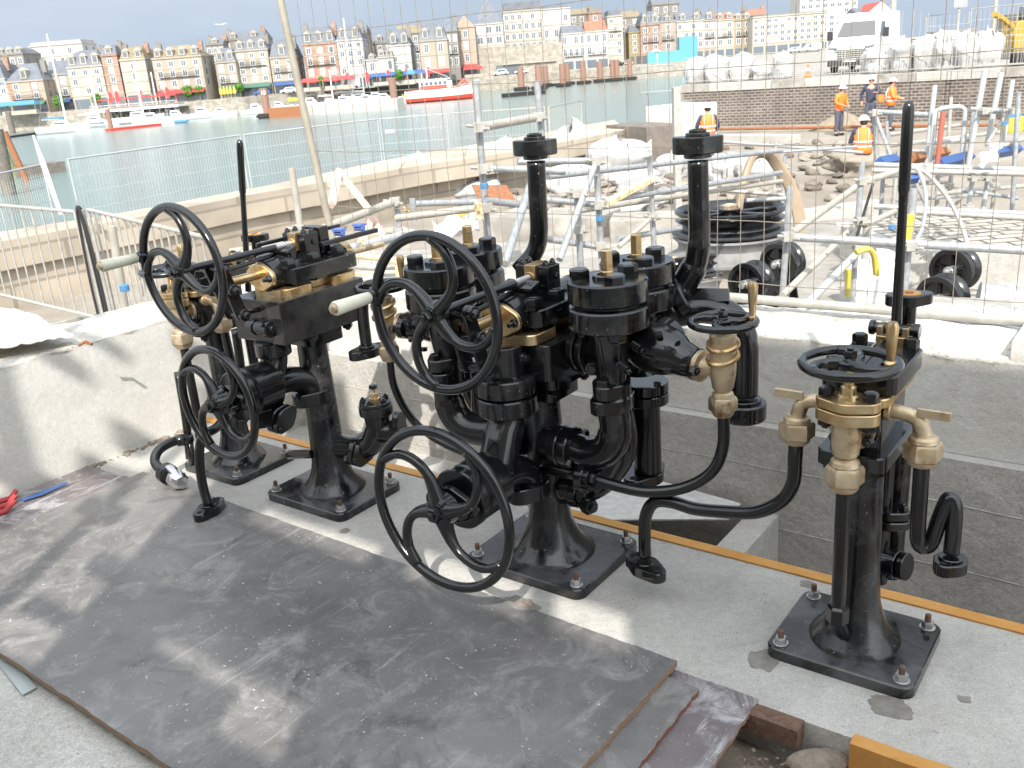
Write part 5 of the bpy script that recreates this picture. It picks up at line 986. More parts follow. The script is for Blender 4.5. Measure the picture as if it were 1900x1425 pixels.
scaffold('scaffold frame right of the flat pulley with a long horizontal rail', [((1466, 346, 6.6), (1450, 575, 6.6)), ((1455, 439, 6.55), (1925, 466, 5.9), 'galv', .030), ((1696, 350, 6.3), (1672, 590, 6.3), 'galv', .028), ((1470, 432, 6.7), (1612, 330, 8.4), 'tubew', .028), ((1600, 300, 7.2), (1582, 550, 7.2)), ((1603, 338, 7.3), (1672, 315, 7.9), 'tubew', .028), ((1452, 548, 6.5), (1600, 405, 7.6), 'tubew', .026), ((1480, 582, 6.3), (1590, 470, 7.2), 'galvw', .03), ((1604, 418, 7.2), (1660, 392, 7.9), 'tubew', .024), ((1610, 385, 7.6), (1604, 480, 7.6), 'galvd', .03)],
    [(1461, 439, 6.5), (1688, 456, 6.2), (1600, 335, 7.2), (1596, 410, 7.2), (1592, 455, 7.2), (1453, 558, 6.5)])
b = MB(); A = atY(1690, 398, 6.27); Bq = atY(1681, 452, 6.27); b.tube([A, Bq], .0295, 10); tag(b.build('yellow_band', K['yellow'], None), 'yellow painted band around the right scaffold post', 'band')
scaffold('dense scaffold tower at the right edge with long double rails', [((1620, 306, 9.5), (1930, 316, 9.0), 'galv', .03), ((1618, 316, 9.3), (1930, 323, 8.8), 'galvd', .028), ((1622, 383, 9.3), (1930, 398, 8.8), 'galv', .03), ((1680, 392, 9.1), (1930, 406, 8.6), 'galvd', .028),
    ((1735, 158, 10.5), (1717, 312, 10.5), 'galvw', .028), ((1828, 130, 10), (1795, 315, 10), 'galvw', .03), ((1858, 134, 10.3), (1832, 268, 10.3), 'galvw', .03), ((1879, 148, 9.8), (1858, 290, 9.8), 'galvw'), ((1806, 205, 10.8), (1797, 310, 10.8)), ((1790, 215, 10.2), (1783, 312, 10.2), 'galvw'), ((1765, 180, 12), (1757, 300, 12), 'galvd'), ((1620, 207, 11), (1738, 214, 10.5), 'galv', .03), ((1622, 210, 11), (1628, 312, 11), 'galv', .03), ((1625, 215, 10.9), (1655, 295, 10.2), 'galv', .02), ((1645, 225, 12), (1648, 290, 12)), ((1650, 250, 11.5), (1780, 232, 12.5), 'galvd'), ((1650, 270, 11), (1900, 240, 12.5), 'galvd'), ((1725, 265, 10.4), (1800, 258, 10.2), 'galvw', .028), ((1800, 202, 10), (1870, 206, 10), 'galv'), ((1690, 280, 10.5), (1720, 282, 10.5)), ((1806, 322, 9.3), (1797, 385, 9.3), 'galvw'), ((1835, 322, 9.3), (1824, 387, 9.3), 'galvw'), ((1890, 170, 9.5), (1878, 390, 9.5)), ((1735, 360, 9.8), (1900, 345, 10.5), 'galvd'), ((1725, 395, 10), (1690, 320, 10), 'galvd', .02), ((1680, 345, 10.2), (1760, 322, 11), 'galvd', .022), ((1740, 325, 10), (1738, 395, 10), 'galvd'), ((1870, 205, 10.2), (1830, 270, 9.6), 'galvd', .018), ((1850, 275, 9.6), (1920, 250, 9.6), 'galvd')],
    [(1722, 312, 9.2), (1800, 316, 9.2), (1826, 206, 9.9), (1852, 206, 10.1), (1876, 206, 9.7), (1738, 214, 10.4), (1806, 330, 9.2), (1833, 330, 9.2), (1797, 385, 9.2), (1622, 210, 10.9)])
b = MB(); b.tube(crv([atY(1726, 300, 9.9), atY(1733, 222, 9.9), atY(1737, 207, 9.9), atY(1750, 201, 9.9), atY(1778, 198, 9.9), atY(1789, 203, 9.9), atY(1790, 215, 9.9)], 5), .024, 10); tag(b.build('hoop_rail', K['galvw'], None), 'round-cornered white steel hoop in the scaffold tower', 'rail')
b = MB(); b.tube([atY(1750, 207, 9.7), atY(1739, 305, 9.7)], .026, 10); tag(b.build('red_pole', mat('faded_red', (.34, .10, .07), .6), None), 'faded red pole in the scaffold tower', 'pole')
for i, (a, c, lb) in enumerate((((1632, 302, 9.8), (1662, 296, 10.2), 'short blue steel beam just left of the right lever'), ((1742, 304, 9.7), (1800, 290, 10.3), 'blue steel beam lying beside the red pole'), ((1842, 283, 9.4), (1888, 276, 9.9), 'blue steel beam under the fluttering paper'), ((1684, 331, 9.2), (1702, 328, 9.2), 'small blue beam end under the double rails'), ((1690, 295, 10.3), (1755, 282, 11), 'rusty dark beam between the blue beams'))):
    A = atY(*a); Bq = atY(*c); b = MB(); b.tube([A, Bq], .065, 4); tag(b.build('steel_beam', K['rust'] if i == 4 else K['bluep'], None), lb, 'beam')
def cloth(name, pts, mt, label, cat, amp=.02, n=8, seed=0):
    """little crumpled quad sheet with thickness through four world points"""
    a, b_, c, d = [Vector(p) for p in pts]; m_ = MB(); nrm = (b_-a).cross(d-a).normalized(); vs = []
    for side in (0, 1):
        for j in range(n+1):
            for i in range(n+1):
                u, v = i/n, j/n; q = a.lerp(b_, u).lerp(d.lerp(c, u), v); q = q+nrm*(amp*2*mn.noise(Vector((u*3+seed, v*3, seed*1.7)))+side*.004); vs.append(q)
    fs = []; N = (n+1)*(n+1)
    for j in range(n):
        for i in range(n):
            k = j*(n+1)+i; fs.append((k, k+1, k+n+2, k+n+1)); fs.append((N+k, N+k+n+1, N+k+n+2, N+k+1))
    for i in range(n):
        for (k, k2) in ((i, i+1), (n*(n+1)+i+1, n*(n+1)+i)): fs.append((k2, k, N+k, N+k2))
        for (k, k2) in ((i*(n+1), (i+1)*(n+1)), ((i+1)*(n+1)+n, i*(n+1)+n)): fs.append((k, k2, N+k2, N+k))
    m_.add(vs, fs); return tag(m_.build(name, mt, None, ang=180), label, cat)
cloth('paper_scrap', [atY(1832, 262, 8.6), atY(1868, 266, 8.6), atY(1850, 282, 8.6), atY(1844, 281, 8.6)], K['white'], 'white triangular flap of paper tied to the scaffold tower', 'paper')
cloth('paper_scrap', [atY(1838, 276, 8.5), atY(1848, 280, 8.5), atY(1824, 314, 8.5), atY(1816, 308, 8.5)], K['white'], 'long white paper strip hanging below the triangular flap', 'paper')
cloth('notice_sheet', [atY(1818, 283, 9), atY(1850, 280, 9), atY(1855, 300, 9), atY(1820, 300, 9)], K['white'], 'white sheet behind the fluttering paper', 'paper', .01)
cloth('paper_scrap', [atY(1552, 413, 6.7), atY(1576, 413, 6.7), atY(1577, 420, 6.7), atY(1553, 419, 6.7)], K['white'], 'small white slip tied to the scaffold frame', 'paper', .005)
cloth('packing_tape', [atY(880, 372, 6.0), atY(893, 376, 6.0), atY(899, 408, 6.0), atY(882, 408, 6.0)], K['tan'], 'brown tape flapping on the tall scaffold post', 'tape')
cloth('packing_tape', [atY(748, 384, 6.6), atY(764, 388, 6.6), atY(758, 396, 6.6), atY(750, 394, 6.6)], K['tan'], 'curl of brown tape on the short left scaffold post', 'tape')
cloth('packing_tape', [atY(1194, 272, 7.7), atY(1208, 258, 7.7), atY(1210, 288, 7.7), atY(1196, 292, 7.7)], K['handle'], 'torn white and brown tape at the top of a scaffold post', 'tape')
cloth('packing_tape', [atY(664, 447, 5), atY(676, 443, 5), atY(678, 460, 5), atY(672, 462, 5)], K['tan'], 'brown tape scrap by the leaning pole', 'tape')
cloth('white_sheet', [atY(800, 408, 7.0), atY(884, 392, 7.4), atY(890, 425, 6.6), atY(815, 445, 6.2)], K['white'], 'white plastic sheet hanging over a pale rail behind the centre', 'sheet', .05)
b = MB(); b.tube([atY(846, 400, 7.0), atY(868, 393, 7.2)], .024, 10); tag(b.build('yellow_rail', K['yellow'], None), 'yellow-ended rail under the white plastic sheet', 'rail')
b = MB(); b.lathe(atY(1877, 245, 11), (0,0,1), [(0, .11), (.02, .12), (.17, .12), (.18, .10)], 16); j = tag(b.build('canister', K['yellow'], None), 'yellow canister with a blue lid on the scaffold tower', 'canister'); b = MB(); b.lathe(atY(1877, 219, 11), (0,0,1), [(0, .11), (.04, .11), (.05, .05)], 16); b.build('lid', K['bluec'], j)
scaffold('lower scaffold frames behind the double rails at the right', [((1640, 300, 10.5), (1634, 400, 10.5)), ((1662, 330, 10), (1655, 410, 10), 'galvd'), ((1700, 330, 11), (1693, 395, 11)), ((1765, 325, 10.6), (1757, 400, 10.6)), ((1850, 325, 10.6), (1840, 392, 10.6), 'galvd'), ((1640, 345, 10.4), (1760, 338, 10.8), 'galvd', .02), ((1655, 372, 10), (1850, 360, 10.6), 'galv', .02), ((1660, 400, 10), (1700, 335, 10.6), 'galv', .018), ((1758, 398, 10.5), (1806, 340, 10.5), 'galvd', .018), ((1615, 330, 9.8), (1700, 322, 10.4)), ((1780, 352, 10), (1890, 368, 9.6), 'galv', .02)], [(1639, 320, 10.4), (1699, 345, 10.9), (1763, 345, 10.5), (1846, 345, 10.5)])
scaffold('thin scaffold rails beyond the tall pipes over the rubble', [((1330, 262, 14), (1600, 283, 14)), ((1335, 290, 13), (1590, 272, 13.5), 'galv', .02), ((1440, 262, 13.5), (1436, 372, 13.5), 'galvd'), ((1300, 350, 10), (1455, 362, 10), 'tubew', .02), ((1456, 290, 12.5), (1452, 375, 12.5)), ((1385, 372, 9.8), (1460, 368, 9.8))], [(1439, 285, 13.4), (1455, 310, 12.4)])
# blue and white tape bands on posts, wooden trestles
for (x, y, Y, lb) in ((899, 350, 6.05, 'blue tape band on the tall left scaffold post'), (1113, 410, 6.85, 'blue tape band on the scaffold post between the tall pipes'), (1655, 425, 7.0, 'blue tape band left of the right lever'), (1863, 232, 9.65, 'blue tape band high in the scaffold tower'), (232, 540, 5.2, 'blue tape band on the short post behind the left barrier')):
    q = atY(x, y, Y); b = MB(); b.cyl(q, (0,0,1), .027, .035, 10); tag(b.build('tape_band', K['bluec'], None), lb, 'band')
scaffold('short scaffold post behind the left barrier', [((207, 420, 5.3), (240, 620, 5.3), 'tubew')], [])
for (a, c, dd, lb, mt_) in (((628, 318), (615, 380), (690, 395), 'pink and brown timber trestle leaning by the quay coping', 'tubew'), ((690, 405), (668, 455), (715, 440), 'small timber trestle below the pink one', 'tubew')):
    b = MB(); A = atY(*a, 9.5); b.tube([A, atY(*c, 8.8)], .045, 4); b.tube([A, atY(*dd, 9.2)], .045, 4); tag(b.build('trestle', mat('pinkish_timber', (.55, .40, .34), .8), None), lb, 'trestle')
# ------------------------------------------------------------------ pulleys and rollers
def pulley(label, c, r, h, tilt=0, name='cable_pulley', dusty='black', group='cable pulleys'):
    p = empty(name, c, 0, label, 'pulley', group); p.rotation_euler = (tilt, 0, .3)
    b = MB(); prof = [(-h*.5, r*.70), (-h*.5, r*1.06), (-h*.44, r*1.08), (-h*.36, r*1.05), (-h*.28, r*.90), (-h*.14, r*.86), (-h*.06, r*.90), (-h*.02, r*.98), (0, r*.99), (.02, r*.90), (h*.12, r*.88), (h*.20, r*.94), (h*.28, r), (h*.36, r*1.0), (h*.40, r*.97), (h*.30, r*.90), (h*.10, r*.86), (-h*.3, r*.84), (-h*.35, r*.70)]
    n = 56; Ls = []
    for z, q in prof: Ls.append([(q*cos(2*pi*i/n), q*sin(2*pi*i/n), z) for i in range(n)])
    Ls.append(Ls[0]); b.loops(Ls, cap=False); b.build('rim', K[dusty], p)
    for k in range(6):
        a = k*pi/3; b = MB(); b.prism([(r*.14, -.02*r/.6), (r*.50, -.025*r/.6), (r*.88, -.075*r/.6), (r*.88, .075*r/.6), (r*.50, .025*r/.6), (r*.14, .02*r/.6)], (0,0,h*.06), (cos(a), sin(a), 0), (-sin(a), cos(a), 0), h*.18, ch=.004); b.bx(0,0,0,0,0,0) if 0 else None; b.build('spoke', K[dusty], p)
    b = MB(); b.cyl((0,0,-h*.5), (0,0,1), r*.20, h*.86, 28, .01); b.build('hub', K[dusty], p)
    b = MB(); b.lathe((0,0,h*.36), (0,0,1), [(0, r*.15), (h*.12, r*.15), (h*.14, r*.13), (h*.10, r*.11)], 24); b.build('brass_cap', K['brassd'], p)
    b = MB(); b.cyl((0,0,-h*.36), (0,0,1), r*.84, .012, 32); b.build('web', K['blackd'], p)
    b = MB(); b.lathe((0,0,-h*1.55), (0,0,1), [(0, r*1.0), (.02, r*1.17), (.05, r*1.17), (h*.35, r*.98), (h*.55, r*.93), (h*.75, r*.96), (h*.9, r*1.04), (h*.98, r*1.02)], 48); b.build('lower_sheave', K['greyd'], p)
    return p
c1 = atY(1354, 404, 10.4); pulley('large black cable pulley lying flat on a block, with a brass cap at its hub', c1, .62, .30)
b = MB(); b.bx(c1.x-.32, c1.x+.45, c1.y-.55, c1.y+.45, -1.15, c1.z-.47); tag(b.build('pulley_block', K['rubblew'], None), 'dark masonry block under the large flat pulley', 'block')
c2 = atY(1252, 500, 8.3); pulley('tilted black cable pulley behind the right tall pipe', c2, .40, .24, -.25)
b = MB(); b.bx(c2.x-.2, c2.x+.2, c2.y-.2, c2.y+.2, -1.15, c2.z-.38); tag(b.build('pulley_block', K['concg'], None), 'grey block under the tilted pulley', 'block')
def roller(label, c, r, rz):
    p = empty('guide_roller', (c.x, c.y, -1.15), rz, label, 'roller', 'flanged guide rollers'); z = c.z+1.15
    b = MB(); prof = [(-.095, r*.80), (-.095, r), (-.085, r*1.03), (-.07, r), (-.045, r*.87), (.045, r*.87), (.07, r), (.085, r*1.03), (.095, r), (.095, r*.80), (.05, r*.76), (-.05, r*.76)]
    n = 40; Ls = [[(a, q*cos(2*pi*i/n), z+q*sin(2*pi*i/n)) for i in range(n)] for a, q in prof]; Ls.append(Ls[0]); b.loops(Ls, cap=False); w = b.build('wheel', K['black'], p)
    b = MB(); b.cyl((-.04, 0, z), (1,0,0), r*.77, .03, 32); b.build('web', K['blackd'], w)
    for k in range(5):
        a = k*2*pi/5+.3; b = MB(); b.tube([(-.055, r*.2*cos(a), z+r*.2*sin(a)), (-.05, r*.78*cos(a), z+r*.78*sin(a))], .012, 6); b.build('spoke', K['black'], w)
    b = MB(); b.cyl((-.13, 0, z), (1,0,0), r*.24, .26, 20); b.lathe((-.13, 0, z), (-1,0,0), [(0, r*.15), (.03, r*.15), (.04, r*.06)], 16); b.build('hub', K['steel'], w)
    b = MB()
    for x in (-.12, .12): b.prism([(-r*.75, 0), (r*.75, 0), (r*.16, z), (-r*.16, z)], (x-.012, 0, .02), (0,1,0), (0,0,1), .024); 
    b.bx(-.2, .2, -r*1.05, r*1.05, 0, .035); b.build('stand', K['blackd'], p)
    for x in (-.16, .16):
        for y in (-r*.9, r*.9): b = MB(); b.hexn((x, y, .035), (0,0,1), .025, .03); b.build('stand_bolt', K['rustd'], p)
    return p
for (x, y, Y, r, rz, lb) in ((1394, 525, 8.6, .205, 2.25, 'nearest guide roller below the flat pulley, left of its twin'), (1452, 488, 9.3, .215, 2.25, 'rear guide roller with a steel rod, partly behind the scaffold post'), (1748, 553, 7.6, .20, 2.2, 'front guide roller to the right of the right lever'), (1772, 500, 8.4, .205, 2.2, 'rear guide roller to the right of the right lever')):
    roller(lb, atY(x, y, Y), r, rz-pi/2)
# big sleeve-wrapped pipe at right, plastic wrapping
A = atY(1812, 562, 7.0); Bq = atY(2080, 600, 6.6); b = MB(); b.tube([A, Bq], .17, 28); pp = tag(b.build('wrapped_pipe', mat('scratched_grey_sleeve', (.20, .21, .21), .55, col2=(.34, .35, .35), ns=30, stretch=(1, 1, 6)), None), 'large grey wrapped pipe at the right edge below the rail', 'pipe')
b = MB(); d_ = (Bq-A).normalized(); q = A+d_*.16; b.tube([q+(Vector((0,0,1))*cos(t)+d_.cross(Vector((0,0,1)))*sin(t))*.176+d_*.10*sin(t+.8) for t in [i*2*pi/24 for i in range(24)]], .012, 8, closed=True, cap=False); b.build('white_rope', K['white'], pp)
b = MB(); 
for k, x in enumerate((0, .26, .52)): b.bx(x, x+.03, 0, .35, 0, .16)
b.bx(0, .55, 0, .35, .16, .18); b.bx(0, .55, 0, .35, -.02, 0); o = b.build('steel_trough', K['galvd'], None); q = atY(1705, 588, 6.0); o.location = q-Vector((0,0,.12)); o.rotation_euler = (0,0,-.5); tag(o, 'open steel box section behind the rusty-faced flange', 'box section')
def lump(label, c, sx, sy, h, mt, seed, name='bulk_bag', cat='bag', group=None, rz=0, peak=.0, sub=1, straps=0, rough_=.22, fold=0):
    """sagging sack: super-ellipsoid with folds; base at c"""
    rnd = random.Random(seed); n, m_ = 40, 22; vs = []; Ls = []
    px_, py_ = rnd.uniform(-.3, .3), rnd.uniform(-.2, .2); ee = .5 if 'street' in (group or '') or 'street' in label else .62
    for j in range(m_+1):
        v = j/m_; row = []
        for i in range(n):
            a = 2*pi*i/n; e = ee
            ca, sa = cos(a), sin(a); qx = math.copysign(abs(ca)**e, ca); qy = math.copysign(abs(sa)**e, sa)
            w_ = (1-max(0, (v-.72)/.28)**2.4)**.6 if v < 1 else 0; w_ *= (.86+.14*sin(v*pi))
            f = 1+rough_*mn.noise(Vector((qx*1.6+seed, qy*1.6, v*2.2)))+.16*mn.noise(Vector((qx*3.5+seed, qy*3.5, v*2.5)))-.10*abs(mn.noise(Vector((qx*7+seed, qy*7, v*5))))+fold*.05*sin(a*9+seed)
            zz = h*(v**.8)*(1+.35*mn.noise(Vector((qx*1.2, qy*1.2+seed, 1)))*v)+peak*h*max(0, v-.6)*2
            row.append((sx*(qx*w_*f+px_*v*peak), sy*(qy*w_*f+py_*v*peak), zz))
        Ls.append(row)
    b = MB(); b.loops(Ls); o = b.build(name, mt, None, ang=180); o.location = c; o.rotation_euler = (0,0,rz); tag(o, label, cat, group)
    for k in range(straps):
        a = rnd.uniform(3.6, 5.6); b = MB(); b.tube(crv([(sx*.95*cos(a), sy*.95*sin(a), h*.15), (sx*1.0*cos(a), sy*1.02*sin(a), h*.55), (sx*.5*cos(a+.1), sy*.6*sin(a), h*1.02)], 4), .03, 6, flat=.3); b.build('lifting_strap', K['strap'], o)
    return o
K['plast'] = mat('translucent_sheeting', (.72, .73, .74), .35, col2=(.60, .61, .62), ns=6, bump=.8, bs=9, bd=.04)
def lg(px, py, zz=-1.6): return gnd(px, py, zz)
lump('white crumpled plastic wrapping behind the right lever', lg(1640, 592, -1.15)+Vector((0,.3,0)), .30, .30, .62, K['plast'], 4, 'plastic_wrap', 'plastic sheet', rough_=.4)
lump('ragged white plastic lying on the wall top at the right edge', R(-.62, 3.62, .45), .30, .16, .17, K['plast'], 9, 'plastic_wrap', 'plastic sheet', rough_=.5, rz=PHI)
lump('flat crumpled white plastic beside the scaffold post foot', lg(1560, 598, -1.15), .30, .2, .12, K['plast'], 14, 'plastic_wrap', 'plastic sheet', rough_=.5)
G_ = 'white rubble bags on the site floor'
for i, (x, y, w_, h_, st, pk, lb) in enumerate((
    (772, 378, 118, 56, 1, .8, 'large white bag with one dark strap near the quay coping'), (880, 372, 105, 34, 0, .2, 'low white sack left of the rusty steel plate'), (945, 345, 60, 60, 0, .6, 'peaked white bag behind the left tall pipe'),
    (1065, 320, 85, 74, 1, .3, 'tall white bag right of the left tall pipe'), (1060, 358, 96, 54, 2, .0, 'front white bag with a dark strap below the tall one'), (1105, 296, 70, 46, 1, .2, 'pale bag behind the barrow'),
    (1150, 330, 110, 66, 2, .1, 'wide white bag in the middle of the rubble'), (1180, 352, 90, 40, 1, 0, 'flat white bag with a black strap end in the rubble'), (1245, 330, 60, 44, 1, .1, 'white bag left of the right tall pipe'),
    (1350, 334, 80, 46, 2, .1, 'white bag with black straps right of the right tall pipe'), (1400, 338, 70, 44, 2, .1, 'white bag with black handles beside the hooked timber'), (1130, 395, 130, 30, 1, 0, 'flat white sheet-like bag by the long rail'), (1190, 388, 90, 26, 1, 0, 'low grey-white bag behind the timber brace'), (930, 318, 60, 36, 0, .3, 'small white bag far behind the left tall pipe'))):
    c = lg(x, y); s = c.y/1700; lump(lb, c, w_*s/2, w_*s*.35, h_*s*.92, K['bag'], 20+i*3, straps=st, peak=pk, group=G_)
# rusty plate, rubble, barrow, timbers, hose
b = MB(); P = [atY(875, 345, 13), atY(945, 347, 13.2), atY(960, 380, 12.6), atY(893, 380, 12.4)]; b.prism([(0,0),(1,0),(1,1),(0,1)], P[3], P[2]-P[3], P[0]-P[3], .02); tag(b.build('steel_plate', K['rust'], None), 'tilted square rusty steel plate among the white bags', 'plate')
rnd = random.Random(11); protos = []
for k in range(5):
    n, m_ = 10, 7; Ls = []
    for j in range(m_+1):
        v = -1+2*j/m_; w_ = max(.02, (1-abs(v)**3))**.5; Ls.append([Vector((cos(2*pi*i/n)*w_, sin(2*pi*i/n)*w_, v*.7))*(1+.45*mn.noise(Vector((cos(2*pi*i/n)*1.3+k*5, sin(2*pi*i/n)*1.3, v)))) for i in range(n)])
    b = MB(); b.loops(Ls); protos.append(b)
K['stone2'] = mat('pale_rubble', (.29, .255, .215), .9, col2=(.20, .175, .15), ns=3); first = {}
spots = []
for (x0, x1, y0, y1, n_) in ((840, 960, 345, 385, 34), (1000, 1110, 350, 392, 44), (1120, 1270, 318, 380, 62), (1330, 1470, 325, 378, 60), (1040, 1250, 285, 312, 28), (1330, 1640, 268, 320, 58), (1480, 1620, 320, 400, 8)):
    for _ in range(n_): spots.append((rnd.uniform(x0, x1), rnd.uniform(y0, y1)))
for i, (x, y) in enumerate(spots):
    k = (i % 5, i % 2); c = lg(x, y)
    if k not in first:
        b = protos[k[0]]; nb = MB(); nb.v = b.v; nb.f = b.f; nb.m = b.m; o = nb.build('rubble_stone', K['stone'] if k[1] else K['stone2'], None, ang=50); first[k] = o
        tag(o, 'broken building stone lying in the heap on the site floor', 'stone', 'rubble stones on the site floor')
    else: o = first[k].copy(); SC.collection.objects.link(o)
    r = rnd.uniform(.07, .20); o.location = (c.x, c.y, -1.6+r*.4); o.scale = (r*rnd.uniform(.8, 1.5), r, r*rnd.uniform(.6, 1)); o.rotation_euler = (rnd.uniform(-.4, .4), rnd.uniform(-.4, .4), rnd.uniform(0, 6))
b = MB(); b.tube(crv([atY(1366, 450, 10.6), atY(1372, 380, 10.7), atY(1385, 320, 10.9), atY(1400, 290, 11), atY(1425, 286, 11.1), atY(1445, 310, 11.2), atY(1468, 350, 11.2), atY(1482, 400, 11.1), atY(1484, 440, 11)], 6), .075, 8, flat=.6); tag(b.build('hooked_timber', mat('weathered_timber', (.34, .26, .18), .85, col2=(.26, .2, .14), ns=5), None), 'tall curved weathered timber hook standing behind the flat pulley', 'timber')
b = MB(); A = gnd(1195, 248, ZG); Bq = gnd(2000, 238, ZG); b.tube([A+Vector((0,0,.15)), Bq+Vector((0,0,.15))], .06, 6); tag(b.build('rusty_pipe', K['rust'], None), 'long thin rusty pipe lying across the site before the brick wall', 'pipe')
b = MB(); q = lg(1128, 305); b.hexa([q+Vector((-.5,-.3,.3)), q+Vector((.3,-.3,.3)), q+Vector((.3,.3,.3)), q+Vector((-.5,.3,.3)), q+Vector((-.8,-.4,.65)), q+Vector((.6,-.4,.65)), q+Vector((.6,.4,.65)), q+Vector((-.8,.4,.65))]); b.tube([q+Vector((-.6,0,.3)), q+Vector((1.2,0,.75))], .03, 6); b.cyl(q+Vector((-.8,-.05,.2)), (0,1,0), .2, .1, 14); tag(b.build('wheelbarrow', K['galvd'], None), 'grey wheelbarrow among the white bags', 'wheelbarrow')
q = lg(1563, 239); b = MB(); Ls = []
for j in range(13):
    v = j/12; rr = 1.25*(1-v)**.85+.02; Ls.append([(rr*cos(2*pi*i/30)*(1+.12*mn.noise(Vector((cos(2*pi*i/30)*2, sin(2*pi*i/30)*2, v)))), rr*.8*sin(2*pi*i/30), .66*v-.03*mn.noise(Vector((i*.5, v*4, 0)))) for i in range(30)])
b.loops(Ls); o = b.build('sand_pile', K['sand'], None, ang=180); o.location = q; tag(o, 'pile of brown sand in front of the brick wall below the workers', 'sand pile')
lump('low earth mound in front of the nearest bending worker', lg(1600, 326), .75, .4, .62, K['earth'], 3, 'earth_mound', 'earth mound', rough_=.6)
lump('small dark rock on the bare ground right of the hooked timber', lg(1511, 353), .18, .15, .22, K['stone'], 31, 'rock', 'rock', rough_=.5)
b = MB(); b.tube(crv([atY(1685, 312, 8.2), atY(1705, 318, 8.1), atY(1718, 365, 7.9), atY(1712, 420, 7.8), atY(1695, 455, 7.7)], 6), .018, 8); tag(b.build('hose', K['galv'], None), 'pale grey hose looping down right of the lever', 'hose')
b = MB(); b.tube(crv([atY(1690, 310, 8.4), atY(1720, 322, 8.3), atY(1760, 370, 8.2), atY(1785, 420, 8.1), atY(1795, 455, 8.0)], 6), .020, 8); tag(b.build('hose', K['galvd'], None), 'longer grey hose arching over the stone setts', 'hose')
b = MB(); b.tube(crv([atY(1588, 468, 6.9), atY(1610, 462, 6.9), atY(1622, 475, 6.9), atY(1626, 510, 6.9)], 5), .045, 8, flat=.5); b.tube([atY(1575, 500, 6.9), atY(1572, 550, 6.9)], .035, 8, flat=.5); tag(b.build('yellow_sling', K['yellow'], None), 'folded yellow lifting sling hanging on the scaffold frame', 'sling')
b = MB(); b.tube([atY(1590, 440, 7.0), atY(1600, 405, 7.2), atY(1620, 340, 8)], .012, 6); tag(b.build('cable', K['tyre'], None), 'thin black cable hanging by the scaffold frame', 'cable')
b = MB(); b.tube([atY(628, 470, 4.8), atY(700, 478, 4.8), atY(762, 490, 4.8)], .017, 10); b.tube([atY(740, 490, 4.8), atY(745, 560, 4.8)], .022, 10); b.tube([atY(640, 508, 4.8), atY(735, 504, 4.8)], .009, 8); tag(b.build('rusty_tube_frame', K['tan'], None), 'brown tube frame with white tape behind the left machines', 'frame')
